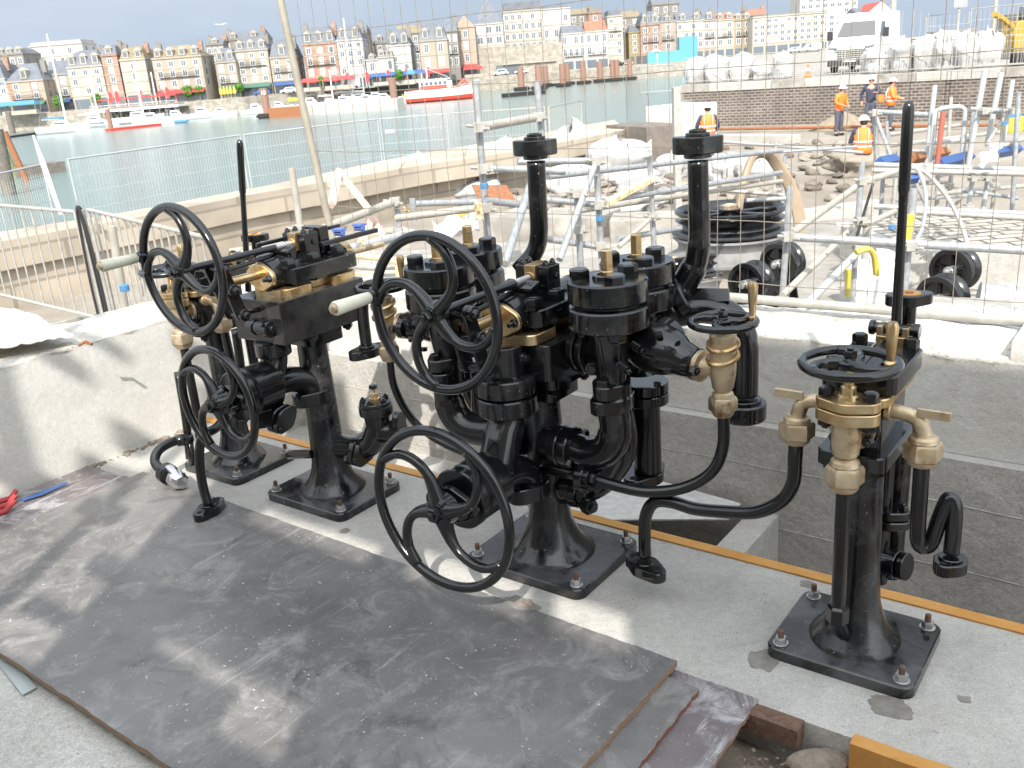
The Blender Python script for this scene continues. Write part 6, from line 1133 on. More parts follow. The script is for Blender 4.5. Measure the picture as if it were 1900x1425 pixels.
# added shade screen behind the viewer: built with the platform
# ------------------------------------------------------------------ far quay, town
ZS = -.35
poly('far_quay', [(-240, 236), (-60, 236), (-8, 279), (40, 279), (95, 282), (300, 282), (300, 520), (-240, 520)], -6, ZS, K['rubblew'])
poly('far_street', [(-240, 237.5), (-60, 237.5), (-8, 280.5), (40, 280.5), (95, 283.5), (300, 283.5), (300, 519), (-240, 519)], ZS-.3, ZS+.02, mat('street_paving', (.40, .38, .35), .9, col2=(.32, .31, .29), ns=.1))
K['frame'] = mat('window_frame_white', (.74, .73, .71), .5); K['pane'] = mat('town_window_pane', (.10, .12, .14), .15, spec=.7)
K['curt'] = mat('curtained_pane', (.42, .43, .42), .4)
rW = random.Random(77)
def house(label, xl, xr, ye, yr, D, wm_, rm, style='m', floors=3, cols=3, dorm=0, chim=1, yaw=0, depth=11, ground='dark', band=None, cat='house', hw=1, side=True, name='town_house', zb=None, g0=3.2):
    zb_ = ZS if zb is None else zb
    if xl > 850: D += 28
    yb = hz((xl+xr)/2)+(CAM_H-zb_)*F_PX/D
    A = atY(xl, yb, D); Bq = atY(xr, yb-.079*(xr-xl), D); wd = Bq.x-A.x
    h = atY((xl+xr)/2-.19*(yb-ye), ye, D).z - zb_; hr = atY((xl+xr)/2-.19*(yb-yr), yr, D).z - zb_
    p = empty(name, (A.x, D, zb_), yaw, label, cat, 'houses of the town across the harbour')
    b = MB(); b.bx(0, wd, 0, depth, -.2, h); b.build('wall', wm_, p)
    e = .3
    b = MB(); b.bx(-e*.4, wd+e*.4, -.22, depth+.1, h+.01, h+.35); b.build('cornice', wm_, p)
    hh = h+.36
    b = MB()
    if style == 'm':
        q = (hr-hh)*.72+hh; i1 = min(1.4, wd*.12)
        b.hexa([(0, 0, hh), (wd, 0, hh), (wd, depth, hh), (0, depth, hh), (i1, 1.3, q), (wd-i1, 1.3, q), (wd-i1, depth-1.3, q), (i1, depth-1.3, q)])
        b.hexa([(i1, 1.3, q+.005), (wd-i1, 1.3, q+.005), (wd-i1, depth-1.3, q+.005), (i1, depth-1.3, q+.005), (i1+wd*.12, depth*.42, hr), (wd-i1-wd*.12, depth*.42, hr), (wd-i1-wd*.12, depth*.55, hr), (i1+wd*.12, depth*.55, hr)])
    elif style == 'g': b.hexa([(0, -.1, hh), (wd, -.1, hh), (wd, depth, hh), (0, depth, hh), (.2, depth*.45, hr), (wd-.2, depth*.45, hr), (wd-.2, depth*.5, hr), (.2, depth*.5, hr)])
    elif style == 'h': b.hexa([(0, -.1, hh), (wd, -.1, hh), (wd, depth, hh), (0, depth, hh), (wd*.3, depth*.45, hr), (wd*.7, depth*.45, hr), (wd*.7, depth*.5, hr), (wd*.3, depth*.5, hr)])
    elif style == 'p': b.hexa([(0, 0, hh), (wd, 0, hh), (wd, depth, hh), (0, depth, hh), (wd*.49, depth*.49, hr), (wd*.51, depth*.49, hr), (wd*.51, depth*.51, hr), (wd*.49, depth*.51, hr)])
    elif style == 'G':
        b.prism([(-.25, 0), (wd+.25, 0), (wd*.5, hr-hh)], (0, depth, hh), (1,0,0), (0,0,1), depth-.25)
    else: b.bx(.4, wd-.4, .4, depth-.4, hh, max(hr, hh+.3))
    rf = b.build('roof', rm, p, smooth=False)
    if style == 'G':
        b = MB(); b.prism([(0, 0), (wd, 0), (wd*.5, (hr-hh)*.985)], (0, .2, hh), (1,0,0), (0,0,1), .15); b.build('gable', wm_, p)
    for k in range(chim):
        cx0 = (.08+.84*k/max(1, chim-1))*wd if chim > 1 else wd*.9
        b = MB(); b.bx(cx0-.6, cx0+.6, depth*.35, depth*.35+1.0, hh+(hr-hh)*.4, hr+.5); 
        for q in (-.4, 0, .4): b.cyl((cx0+q, depth*.35+.5, hr+.5), (0,0,1), .16, .5, 8)
        b.build('chimney', K['brickd'] if k % 2 else K['greyb'], rf)
    fh = (h-g0)/max(1, floors)
    def window(x, z, w_, h_, y=0, par=p):
        b = MB(); b.bx(x-w_/2-.12, x+w_/2+.12, y-.07, y+.1, z-.12, z+h_+.12); o = b.build('window', K['frame'] if style != 'x' else K['pane'], par, smooth=False)
        b = MB(); m_ = K['curt'] if rW.random() < .22 else K['pane']
        b.bx(x-w_/2, x-.04, y-.09, y-.06, z, z+h_); b.bx(x+.04, x+w_/2, y-.09, y-.06, z, z+h_); b.build('pane', m_, o, smooth=False)
    if cols:
        for f in range(floors):
            z = g0+fh*f+fh*.22; hh_ = min(fh*.60, 2.1)
            for c in range(cols): window(wd*(c+.5)/cols, z, min(1.05*hw, wd/cols*.55), hh_*(1 if f < floors-1 or floors < 3 else .85))
            b = MB(); b.bx(0, wd, -.10, .02, g0+fh*f-.08, g0+fh*f+.10); b.build('string_course', K['pale'], p, smooth=False)
            if f == floors-2 and rW.random() < .5:
                b = MB(); b.bx(wd*.1, wd*.9, -.55, 0, z-.25, z-.12)
                for q in range(int(wd*.8/.3)): b.bx(wd*.1+q*.3, wd*.1+q*.3+.04, -.55, -.5, z-.12, z+.75)
                b.bx(wd*.1, wd*.9, -.56, -.50, z+.75, z+.82); b.build('balcony', K['dplast'], p, smooth=False)
        if side:
            b_ = 3
            for f in range(floors):
                z = g0+fh*f+fh*.25
                for c in range(2):
                    b = MB(); b.bx(wd-.05, wd+.06, depth*(c+.5)/2-.5, depth*(c+.5)/2+.5, z, z+1.5); b.build('side_window', K['pane'], p, smooth=False)
    if ground:
        b = MB(); n = max(2, int(wd/3.2))
        for k in range(n): b.bx(wd*k/n+.3, wd*(k+1)/n-.3, -.06, .12, .15, g0-.75)
        b.build('shop_front', K['pane'], p, smooth=False)
        if ground != 'dark':
            b = MB(); b.prism([(0, 0), (2.0, -.75), (2.0, -.95), (0, -.2)], (wd-.2, -.05, g0-.2), (0,-1,0), (0,0,1), wd-.4) if 0 else b.hexa([(.2, -2.0, g0-1.1), (wd-.2, -2.0, g0-1.1), (wd-.2, -.05, g0-.5), (.2, -.05, g0-.5), (.2, -2.0, g0-.85), (wd-.2, -2.0, g0-.85), (wd-.2, -.05, g0-.25), (.2, -.05, g0-.25)]); b.build('awning', K[ground], p, smooth=False)
    if band:
        for (x0, x1) in band: b = MB(); b.bx(wd*x0, wd*x1, -.05, .03, .3+g0, h-.1); b.build('brick_panel', K['brickr'], p, smooth=False)
    for k in range(dorm):
        x = wd*(k+.5)/dorm; q = hh+(hr-hh)*.10; dz = min(1.9, (hr-hh)*.5)
        b = MB(); b.bx(x-.75, x+.75, .12, 2.2, q, q+dz); b.prism([(-.9, 0), (.9, 0), (0, .75)], (x, 2.2, q+dz), (1,0,0), (0,0,1), 2.2); o = b.build('dormer', K['pale'], rf, smooth=False)
        b = MB(); b.bx(x-.45, x-.04, .06, .14, q+.3, q+dz-.2); b.bx(x+.04, x+.45, .06, .14, q+.3, q+dz-.2); b.build('pane', K['pane'], o, smooth=False)
    return p
SL, SO, TI = K['slate'], K['slateo'], K['tile']
H = house
H('white house cut by the left edge of the photo, above a green awning', -45, 24, 150, 112, 240, K['rwhite'], SL, 'm', 3, 5, 0, 2, ground='green')
H('low peach house with two red brick panels above the green awning', 24, 92, 152, 117, 240, K['peach'], SL, 'h', 2, 2, 1, 1, band=((.02, .22), (.62, .84)), ground='green')
H('low yellowish house behind the blue-sailed yacht', 96, 140, 140, 112, 246, K['cream'], SL, 'g', 2, 2, 0, 1, ground='bluep')
H('tall cream house with three arched dormers left of the narrow brick house', 140, 204, 125, 92, 243, K['pale'], SL, 'm', 3, 3, 3, 1)
H('narrow tall brick house between two pale ones at the left', 206, 235, 104, 82, 243, K['brickr'], SL, 'm', 4, 1, 1, 1)
H('pale plastered house right of the narrow brick house', 238, 284, 112, 85, 243, K['pale'], SO, 'm', 3, 1, 2, 2)
H('broad golden stone house with four dormers and a lichen-covered roof', 296, 386, 108, 83, 240, K['cream'], SO, 'h', 3, 4, 4, 2, ground='redl')
H('low stone house with two dormers beside the broad golden one', 410, 447, 117, 88, 245, K['cream'], SL, 'm', 2, 2, 2, 1, ground='green')
H('tall cream house with round dormers and yellow parasols in front', 448, 508, 95, 70, 247, K['cream'], SL, 'm', 4, 3, 3, 1, ground='green')
H('stone house half hidden behind the leaning pole', 510, 556, 108, 72, 247, K['cream'], SL, 'm', 3, 2, 1, 1, ground='bluep')
H('wide red brick house with a long slate mansard right of the leaning pole', 572, 634, 83, 48, 250, K['brickr'], SL, 'm', 3, 3, 3, 2, ground='redl')
H('narrow white house attached to the wide brick one', 635, 682, 76, 45, 250, K['rwhite'], SL, 'm', 4, 3, 2, 1, depth=16)
H('very low white house in the gap of the quay row', 684, 706, 113, 100, 250, K['rwhite'], SL, 'h', 1, 1, 1, 0, ground='bluep')
H('low cream house with a dormer in the gap of the quay row', 706, 735, 108, 90, 250, K['pale'], SL, 'm', 1, 2, 2, 1, ground='bluep')
H('white corner house with a steep slate roof', 728, 768, 86, 52, 252, K['rwhite'], SL, 'h', 3, 2, 2, 1, depth=18, ground='bluep')
H('cream house with green balconies and two dormers above a red awning', 784, 836, 77, 40, 252, K['cream'], SL, 'm', 2, 2, 2, 0, ground='redl')
H('pale house with a tall pointed gable facing the harbour', 852, 888, 52, 29, 256, K['peach'], SL, 'G', 3, 1, 0, 0, ground='redl', g0=4)
# hillside group on the stone retaining wall
bw = empty('retaining_wall', (atY(878, 140, 289).x, 289, ZS), 0, 'big stone retaining wall carrying the modern building', 'wall'); b = MB(); b.bx(0, 27, 0, 14, 0, 8.1); b.build('stone_face', K['rubblew'], bw); b = MB()
for i in range(14): b.bx(i*1.95, i*1.95+.5, 0, .5, 8.1, 9.0)
b.bx(9, 25, -.8, 0, 2.9, 3.2); b.build('parapet', K['pale'], bw); b = MB(); b.bx(7, 14, -.1, .1, .2, 2.9); b.build('garage_glass', K['pane'], bw)
zt = ZS+8.1
H('white house with big windows under a tall pyramid roof', 884, 936, 46, -4, 266, K['rwhite'], SL, 'p', 2, 3, 0, 0, zb=zt, ground=None, g0=.6, hw=2.2)
H('modern grey-topped block with long dark balconies', 938, 1010, 22, 4, 280, K['pale'], SL, 'f', 4, 6, 0, 0, zb=zt-2, ground=None, g0=.6, hw=1.8)
H('cream modern wing stepping down right of the balcony block', 1008, 1062, 18, 12, 282, K['rwhite'], SL, 'f', 3, 3, 0, 0, zb=zt-4, ground=None, g0=.6)
H('low white house with a half slate and half orange roof', 1045, 1088, 64, 47, 262, K['rwhite'], SL, 'g', 2, 4, 0, 0)
H('right half of the low white house under orange tiles', 1088, 1130, 60, 38, 262, K['rwhite'], TI, 'g', 2, 3, 0, 0)
H('slender beige stone tower house beside the orange roof', 1130, 1158, 32, 20, 264, K['pale'], SL, 'f', 5, 2, 0, 1, ground=None)
H('narrow yellow house in a shadowed gap', 1168, 1190, 62, 48, 268, K['ywall'], SL, 'h', 3, 1, 0, 0)
H('dark brick corner house with a grey mansard', 1190, 1226, 48, 21, 266, K['brickd'], SL, 'm', 3, 2, 2, 0)
H('brick house joined to the right of the grey mansard', 1226, 1255, 42, 28, 267, K['pink'], SL, 'h', 3, 1, 1, 1)
H('long cream terrace with three dormers behind the turquoise hoarding', 1256, 1306, 41, 22, 268, K['pale'], SL, 'g', 3, 4, 2, 1)
H('pinkish terrace house with a tall chimney', 1306, 1328, 40, 20, 268, K['pink'], SL, 'g', 3, 2, 1, 1)
H('cream terrace house with an orange tiled roof', 1328, 1362, 39, 23, 268, K['pale'], TI, 'g', 3, 2, 2, 0)
H('yellowish terrace house right of the orange roof', 1362, 1394, 39, 24, 268, K['ochre'], SO, 'g', 3, 2, 2, 1)
H('long modern cream block with rows of balconies', 1396, 1530, 30, 27, 262, K['pale'], K['greyb'], 'f', 4, 11, 0, 0, ground='dark', hw=1.6)
H('grey high-rise tower with white balconies reaching the top of the photo', 1482, 1588, -40, -50, 300, K['rwhite'], K['greyb'], 'f', 10, 8, 0, 0, hw=1.8)
H('white gabled house with a red edge behind the van', 1612, 1650, 22, 4, 240, K['rwhite'], K['redp'], 'G', 1, 1, 0, 1, ground=None)
H('small grey-roofed house left of the gabled one', 1588, 1618, 30, 14, 245, K['pale'], SL, 'g', 2, 2, 0, 0, ground=None)
# rows behind
for a in (('long grey mansard roofline with bright dormers at the left edge', -30, 66, 104, 88, 275, K['greyb'], SL, 'm', 4, 7, 6, 0), ('modern cream block with a flat roof rising behind the left houses', 80, 176, 84, 76, 300, K['rwhite'], K['rwhite'], 'f', 5, 6, 0, 0),
          ('slate roof with chimneys behind the low stone house', 398, 430, 84, 70, 275, K['greyb'], SL, 'g', 4, 3, 1, 2), ('grey roof ridge peeping above the tall cream house', 430, 505, 74, 57, 280, K['greyb'], SL, 'g', 4, 5, 2, 2),
          ('brown side building behind the narrow white house', 672, 692, 62, 46, 272, K['brickd'], SL, 'g', 4, 1, 0, 0), ('grey building in the gap behind the low houses', 690, 735, 82, 62, 285, K['greyb'], SL, 'g', 4, 3, 1, 1),
          ('lichen-roofed house behind the corner house', 744, 790, 64, 46, 280, K['greyb'], SO, 'g', 4, 2, 0, 1), ('dark half-timbered house between the two gabled houses', 832, 856, 60, 34, 275, K['greyb'], SL, 'g', 3, 2, 0, 1),
          ('stone building behind the modern wing', 1062, 1105, 28, 16, 300, K['greyb'], SO, 'g', 5, 3, 0, 1), ('dark tower-like chimney block above the orange roof', 1096, 1120, 26, 14, 295, K['brickd'], K['greyb'], 'f', 5, 1, 0, 0),
          ('steep grey roof rising behind the brick corner houses', 1212, 1262, 10, -6, 300, K['greyb'], SL, 'g', 5, 3, 0, 2), ('lichen-roofed house behind the slender tower', 1150, 1190, 34, 20, 295, K['greyb'], SO, 'g', 5, 2, 0, 1), ('orange and slate roof behind the modern block', 1384, 1424, 30, 16, 285, K['greyb'], TI, 'g', 4, 2, 0, 2)):
    H(*a[:1], *a[1:5], a[5], *a[6:9], a[9], a[10], a[11], a[12], ground=None)
# hoarding, street furniture far away
def fx(x, D, z=None):
    if x > 850: D += 28
    q = atY(x, hz(x)+(CAM_H-ZS)*F_PX/D, D); return Vector((q.x, D, ZS+.02))
b = MB(); a = fx(1206, 252); b.bx(a.x, fx(1290, 252).x, 283.5, 284.7, ZS, ZS+3.2); tag(b.build('site_hoarding', mat('turquoise_hoarding', (.09, .28, .33), .6), None), 'long turquoise hoarding on the far quay', 'hoarding')
b = MB(); a = fx(1262, 256); b.bx(a.x, fx(1296, 256).x, 285, 288, ZS, ZS+6.8); tag(b.build('site_cabin', mat('turquoise_cabin', (.09, .27, .33), .6), None), 'turquoise cabin block behind the hoarding', 'cabin')
far_cars = {}
def car(label, x, D, col, yaw=0, h=1.5, L_=4.2, van=False):
    q = fx(x, D); p = empty('parked_van' if van else 'parked_car', q, yaw, label, 'van' if van else 'car', 'vehicles parked along the far quay')
    if van: prof = [(0, .35), (0, 1.0), (.5, 1.25), (1.2, h), (L_, h), (L_, .35)]
    else: prof = [(0, .35), (0, .8), (.9, .95), (1.5, h), (L_-.9, h), (L_-.2, .95), (L_, .85), (L_, .35)]
    b = MB(); b.prism(prof, (0, 1.8, 0), (1,0,0), (0,0,1), 1.8); b.build('body', col, p, bev=.08)
    b = MB(); b.prism([(1.15, 1.0), (1.6, h-.12), (L_-1.0 if not van else 2.2, h-.12), (L_-.6 if not van else 2.2, 1.0)], (0, .01, 0), (1,0,0), (0,0,1), .03); b.build('side_window', K['pane'], p)
    for xx in (.8, L_-.8): b = MB(); b.cyl((xx, -.02, .33), (0,1,0), .33, .25, 14); b.build('wheel', K['tyre'], p)
for a in (('white estate car on the far quay between the red flags', 520, 243, K['whiteg']), ('white van on the far quay behind the fishing pontoon', 630, 244, K['whiteg'], 0, 2.3, 5.2, True), ('light grey off-roader above the stone quay right of the gabled house', 915, 260, K['whiteg'], 0, 1.8, 4.6), ('white car under the garage of the retaining wall', 955, 259, K['whiteg']),
          ('blue car by the parasols', 470, 242, K['bluep']), ('dark car near the brown piles', 1130, 262, K['dplast']), ('silver car behind the piles', 1150, 264, K['galv']), ('white van in front of the long modern block', 1492, 252, K['whiteg'], 0, 2.2, 5, True), ('white car left of that van', 1462, 252, K['whiteg'])): car(*a)
def crown(b, c, r, n, rnd, lf=.28, sq=(1,1,1)):
    for _ in range(n):
        d = Vector((rnd.gauss(0,1), rnd.gauss(0,1), rnd.gauss(0,1))).normalized(); q = c+Vector((d.x*sq[0], d.y*sq[1], d.z*sq[2]))*r*(rnd.uniform(.45, 1)); a = Vector((rnd.gauss(0,1), rnd.gauss(0,1), rnd.gauss(0,1))).normalized()*lf*rnd.uniform(.6, 1.4); e = a.cross(d).normalized()*lf*.7
        b.add([q-a, q+e, q+a, q-e], [(0,1,2,3)])
rnd = random.Random(8)
for i, (x, D, r, lb) in enumerate(((352, 239, 1.7, 'round clipped green tree in front of the golden house'), (372, 239, 1.2, 'low green bush beside the clipped tree'), (447, 243, 1.3, 'round green tree left of the yellow parasols'), (598, 244, 1.2, 'green tree in front of the wide brick house'), (742, 246, 1.3, 'small round tree by the white corner house'), (182, 240, 1.3, 'leafy hedge tree left of the narrow brick house'), (112, 240, 1.6, 'dull green tree behind the yacht masts'))):
    q = fx(x, D); p = empty('tree', q, 0, lb, 'tree', 'small trees on the far quay'); b = MB(); b.tube([(0,0,0), (.05,0,1.2), (0,0,2.0)], [.12, .1, .06], 6); b.build('trunk', K['stone'], p); b = MB(); crown(b, Vector((0,0,2.4)), r, 420, rnd, .22); b.build('crown', K['leaf'], p, smooth=False)
# parasols, flags, terrace
for i, x in enumerate((452, 458, 464, 470, 477)):
    q = fx(x-40, 240); b = MB(); b.cyl(q, (0,0,1), .04, 2.6, 6); b.lathe(q+Vector((0,0,1.0)), (0,0,1), [(0, .35), (.6, .45), (1.9, .06)], 8); tag(b.build('parasol', K['yellow'], None), 'closed yellow parasol in a row before the tall cream house', 'parasol', 'closed yellow parasols')
for i, (x, y, lb) in enumerate(((213, 185, 'red feather flag near the left terrace'), (201, 192, 'short red flag by the narrow brick house'), (256, 180, 'red feather flag at the corner of the white terrace'), (306, 180, 'red feather flag right of the white terrace'), (640, 145, 'red flag before the narrow white house'), (676, 148, 'red flag between the pontoon masts'), (715, 145, 'red flag by the white corner house'), (749, 138, 'red and white flag near the brown pile'), (788, 135, 'red banner below the red awning'))):
    q = fx(x+4, 236+(.02*(x-200) if x > 200 else 0)); p = empty('flag', q, 0, lb, 'flag', 'red flags along the far quay'); b = MB(); b.tube([(0,0,0), (0,0,3.2), (.3,0,4.0)], .04, 6); b.build('pole', K['white'], p); b = MB(); b.prism([(.03, 1.2), (.9, 1.2), (1.0, 3.2), (.3, 4.0), (.03, 3.2)], (0, .02, 0), (1,0,0), (0,0,1), .03); b.build('cloth', K['redl'], p)
p = empty('harbour_terrace', (fx(160, 226).x, 228, WZ), 0, 'white-edged restaurant terrace on stilts over the water at the left', 'terrace'); Lt = fx(322, 228).x-fx(160, 228).x
b = MB(); b.bx(0, Lt, 0, 8, 3.0, 3.5); b.build('deck', K['white'], p); b = MB()
for i in range(10): b.tube([(Lt*i/9, .4, 0), (Lt*i/9, .4, 3)], .15, 6)
b.build('stilts', K['stone'], p); b = MB()
for i in range(60): b.tube([(Lt*i/59, .1, 3.5), (Lt*i/59, .1, 4.5)], .025, 4)
b.tube([(0, .1, 4.5), (Lt, .1, 4.5)], .04, 4); b.build('railing', K['white'], p); b = MB(); b.bx(1, Lt-1, 3, 6, 5.6, 5.9)
for i in range(8): b.tube([(1+(Lt-2)*i/7, 3.2, 3.5), (1+(Lt-2)*i/7, 3.2, 5.6)], .06, 5)
b.build('canopy', K['redl'], p)
# people-free cafe clutter on the quay : awning-like stalls
for (x, D, w_, m_, lb) in ((0, 232, 9, 'bluec', 'bright blue parasol roof at the left edge of the far quay'), (600, 242, 8, 'redl', 'red and white market stall roof before the wide brick house'), (560, 243, 5, 'redl', 'red kiosk right of the leaning pole'), (690, 246, 14, 'bluep', 'long blue awning in front of the low houses'), (860, 252, 6, 'redl', 'red kiosk canopy below the pointed gable'), (755, 224, 2.2, 'bluec', 'small blue kiosk roof among the moored yachts')):
    q = fx(x, D); p = empty('stall', q, 0, lb, 'stall'); b = MB(); b.hexa([(0,-.2,2.3), (w_,-.2,2.3), (w_,2.8,2.3), (0,2.8,2.3), (.5,.8,3.2), (w_-.5,.8,3.2), (w_-.5,1.8,3.2), (.5,1.8,3.2)]); b.build('canopy', K[m_], p, smooth=False); b = MB()
    for xx in (.2, w_-.2):
        for yy in (0, 2.6): b.tube([(xx, yy, 0), (xx, yy, 2.3)], .05, 5)
    b.bx(.4, w_-.4, .6, 2.2, .1, 1.0); b.build('counter', K['pale'], p)
# ------------------------------------------------------------------ piles, pontoons, boats
def pile(label, x, yt, yb, w_, mt='rust', cap=True, num=None, group='steel piles in the harbour'):
    q = gnd(x, yb, WZ)
    if q.y > 274: q = CP+(q-CP)*(274/q.y); q.z = WZ
    D = q.y; r = w_*D/F_PX/2; top = atY(x, yt, D).z
    p = empty('mooring_pile', q, 0, label, 'pile', group); b = MB(); b.cyl((0,0,-1), (0,0,1), r, top-WZ+1, 18, .02); b.build('shaft', K[mt], p)
    b = MB(); b.cyl((0,0,top-WZ), (0,0,1), r*1.02, .08, 18); b.build('cap', K['concs'], p)
    if cap: b = MB(); b.bx(-r*2.2, r*2.2, -r*1.8, r*1.8, -.1, .9); b.bx(-r*2.6, r*2.6, -r*2.0, -r*1.8, .2, .7); b.build('fender', K['tyre'], p)
    if num: text(num, 1.1, (0, -r-.03, (top-WZ)*.86), (1,0,0), (0,0,1), .01, K['white'], p, 'pile_number')
    return p
K['pile'] = mat('rusty_pink_pile', (.24, .135, .10), .8, col2=(.24, .15, .115), ns=1.2, stretch=(1,1,.3), col3=(.28, .14, .09), ns3=.8)
for i, (x, yt, yb, w_, lb) in enumerate(((968, 124, 168, 11.5, 'leftmost thick rusty pile beside the black pontoon'), (1001, 121, 166, 12, 'second rusty pile from the left in the harbour mouth'), (1013, 122, 160, 10, 'rusty pile just behind the second one'), (1045, 118, 161, 11, 'rusty pile left of the low white house'), (1054, 118, 155, 8, 'thinner pile right behind that one'), (1083, 113, 156, 10.5, 'rusty pile in front of the white house'), (1114, 114, 151, 10.5, 'rusty pile right of the white house'), (1137, 111, 149, 8, 'left one of the close pair of piles'), (1145, 111, 146, 8.5, 'right one of the close pair of piles'), (1169, 110, 144, 9, 'last rusty pile at the right'))): pile(lb, x, yt, yb, w_, 'pile')
for a in (('brown pile with the white number 10 left of the leaning pole', 497, 164, 219, 13, 'pile', True, '10'), ('stout pile at the right end of the concrete pontoon', 733, 144, 199, 13, 'pile', True), ('dark pile behind the concrete pontoon', 607, 160, 192, 9, 'stone', False), ('slim rusty pile in front of the red fishing boat', 822, 143, 180, 4.5, 'pile', False), ('grey pile beside the yacht with the blue cover', 157, 198, 232, 11, 'stone', False), ('pile with a blue cap behind the red pontoon', 206, 203, 238, 8, 'pile', False), ('brown pile right of the white terrace', 264, 184, 208, 9, 'pile', False), ('pile left of the number 10 pile', 405, 178, 206, 8, 'pile', False), ('left harbour pile standing in front of the small boats', 24, 207, 247, 10, 'stone', False), ('pile in the middle of the moored motor boats', 350, 176, 205, 7, 'pile', False), ('pile near the white corner house', 710, 150, 176, 7, 'stone', False), ('short pile by the blue kiosk roof', 745, 150, 174, 6, 'pile', False), ('pile behind the second yacht', 310, 184, 212, 7, 'pile', False)): pile(*a)
# leaning timber pile and green foot at left edge
for (x0, y0, x1, y1, w_, m_, lb) in ((8, 245, 52, 335, 11, 'rust', 'leaning rusty timber pile at the left edge'), (-8, 240, 18, 362, 24, 'stone', 'thick weathered timber pile cut by the left edge')):
    q = gnd(x1, y1, WZ); b = MB(); A = atY(x0, y0, q.y); b.tube([A, Vector(q)-Vector((0,0,.6))], w_*q.y/F_PX/2, 10); tag(b.build('timber_pile', K[m_], None), lb, 'pile')
K['weed'] = mat('seaweed', (.16, .22, .06), .8, col2=(.25, .25, .12), ns=3)
b = MB(); q = gnd(22, 330, WZ); b.tube([Vector(q)+Vector((-.3,0,3.2)), Vector(q)+Vector((.2,0,-.3))], [.35, .55], 10); tag(b.build('weedy_timber', K['weed'], None), 'green weed-covered timber between the two piles at the left edge', 'timber')
def pontoon(label, xa, ya, xb, yb, h, depth, mt, name='pontoon'):
    A = gnd(xa, ya, WZ); Bq = gnd(xb, yb, WZ); d = Bq-A; n = Vector((-d.y, d.x, 0)).normalized()*depth; A = Vector(A); Bq = Vector(Bq)
    b = MB(); zz = Vector((0,0,h)); dn_ = Vector((0,0,-.4)); b.hexa([A+dn_, Bq+dn_, Bq+n+dn_, A+n+dn_, A+zz, Bq+zz, Bq+n+zz, A+n+zz]); o = b.build(name, mt, None, bev=.03); tag(o, label, 'pontoon'); return o
po = pontoon('long concrete pontoon with a rusty left end below the leaning pole', 495, 219, 738, 203, 2.0, 3.2, K['concg']); pe = pontoon('rusty sheet piling at the left end of the concrete pontoon', 500, 219.6, 570, 215, 1.9, .3, K['rust'])
pontoon('dark floating pontoon under the yacht at the left', 20, 256, 200, 231, .35, 2.5, K['tyre']); pontoon('red-edged floating pontoon among the yachts', 206, 243, 300, 233, .45, 2, K['redp'])
pontoon('black floating pontoon in front of the red fishing boat', 762, 189, 828, 183, .7, 1.5, K['tyre']); pontoon('long black pontoon left of the rusty piles', 938, 181, 1014, 174, .8, 2, K['tyre']); pontoon('dark pontoon linking the rusty piles', 1010, 162, 1140, 148, .7, 1.6, K['tyre'])
pontoon('low dark pontoon behind the concrete one', 330, 214, 500, 205, .4, 2, K['tyre']); pontoon('grey timber-sided pontoon near the left fence', 35, 330, 124, 318, .9, 3, K['stone'])
def hull(L_, W_, Hh, sheer=.25, n=14):
    Ls = []
    for i in range(n+1):
        u = i/n; x = (u-.5)*L_; w_ = W_/2*(1-max(0, (u-.45)/.55)**2.4)*(1 if u > .12 else .82+.18*u/.12); w_ = max(w_, .02); z1 = Hh*(1+sheer*(max(0, u-.4)/.6)**2); xx = x
        Ls.append([(xx-.3*(u > .9)*0, -w_, z1), (x*(.985), -w_*.92, Hh*.3), (x*.94, -w_*.5, -.25), (x*.94, w_*.5, -.25), (x*.985, w_*.92, Hh*.3), (xx, w_, z1)])
    b = MB(); b.loops(Ls); return b
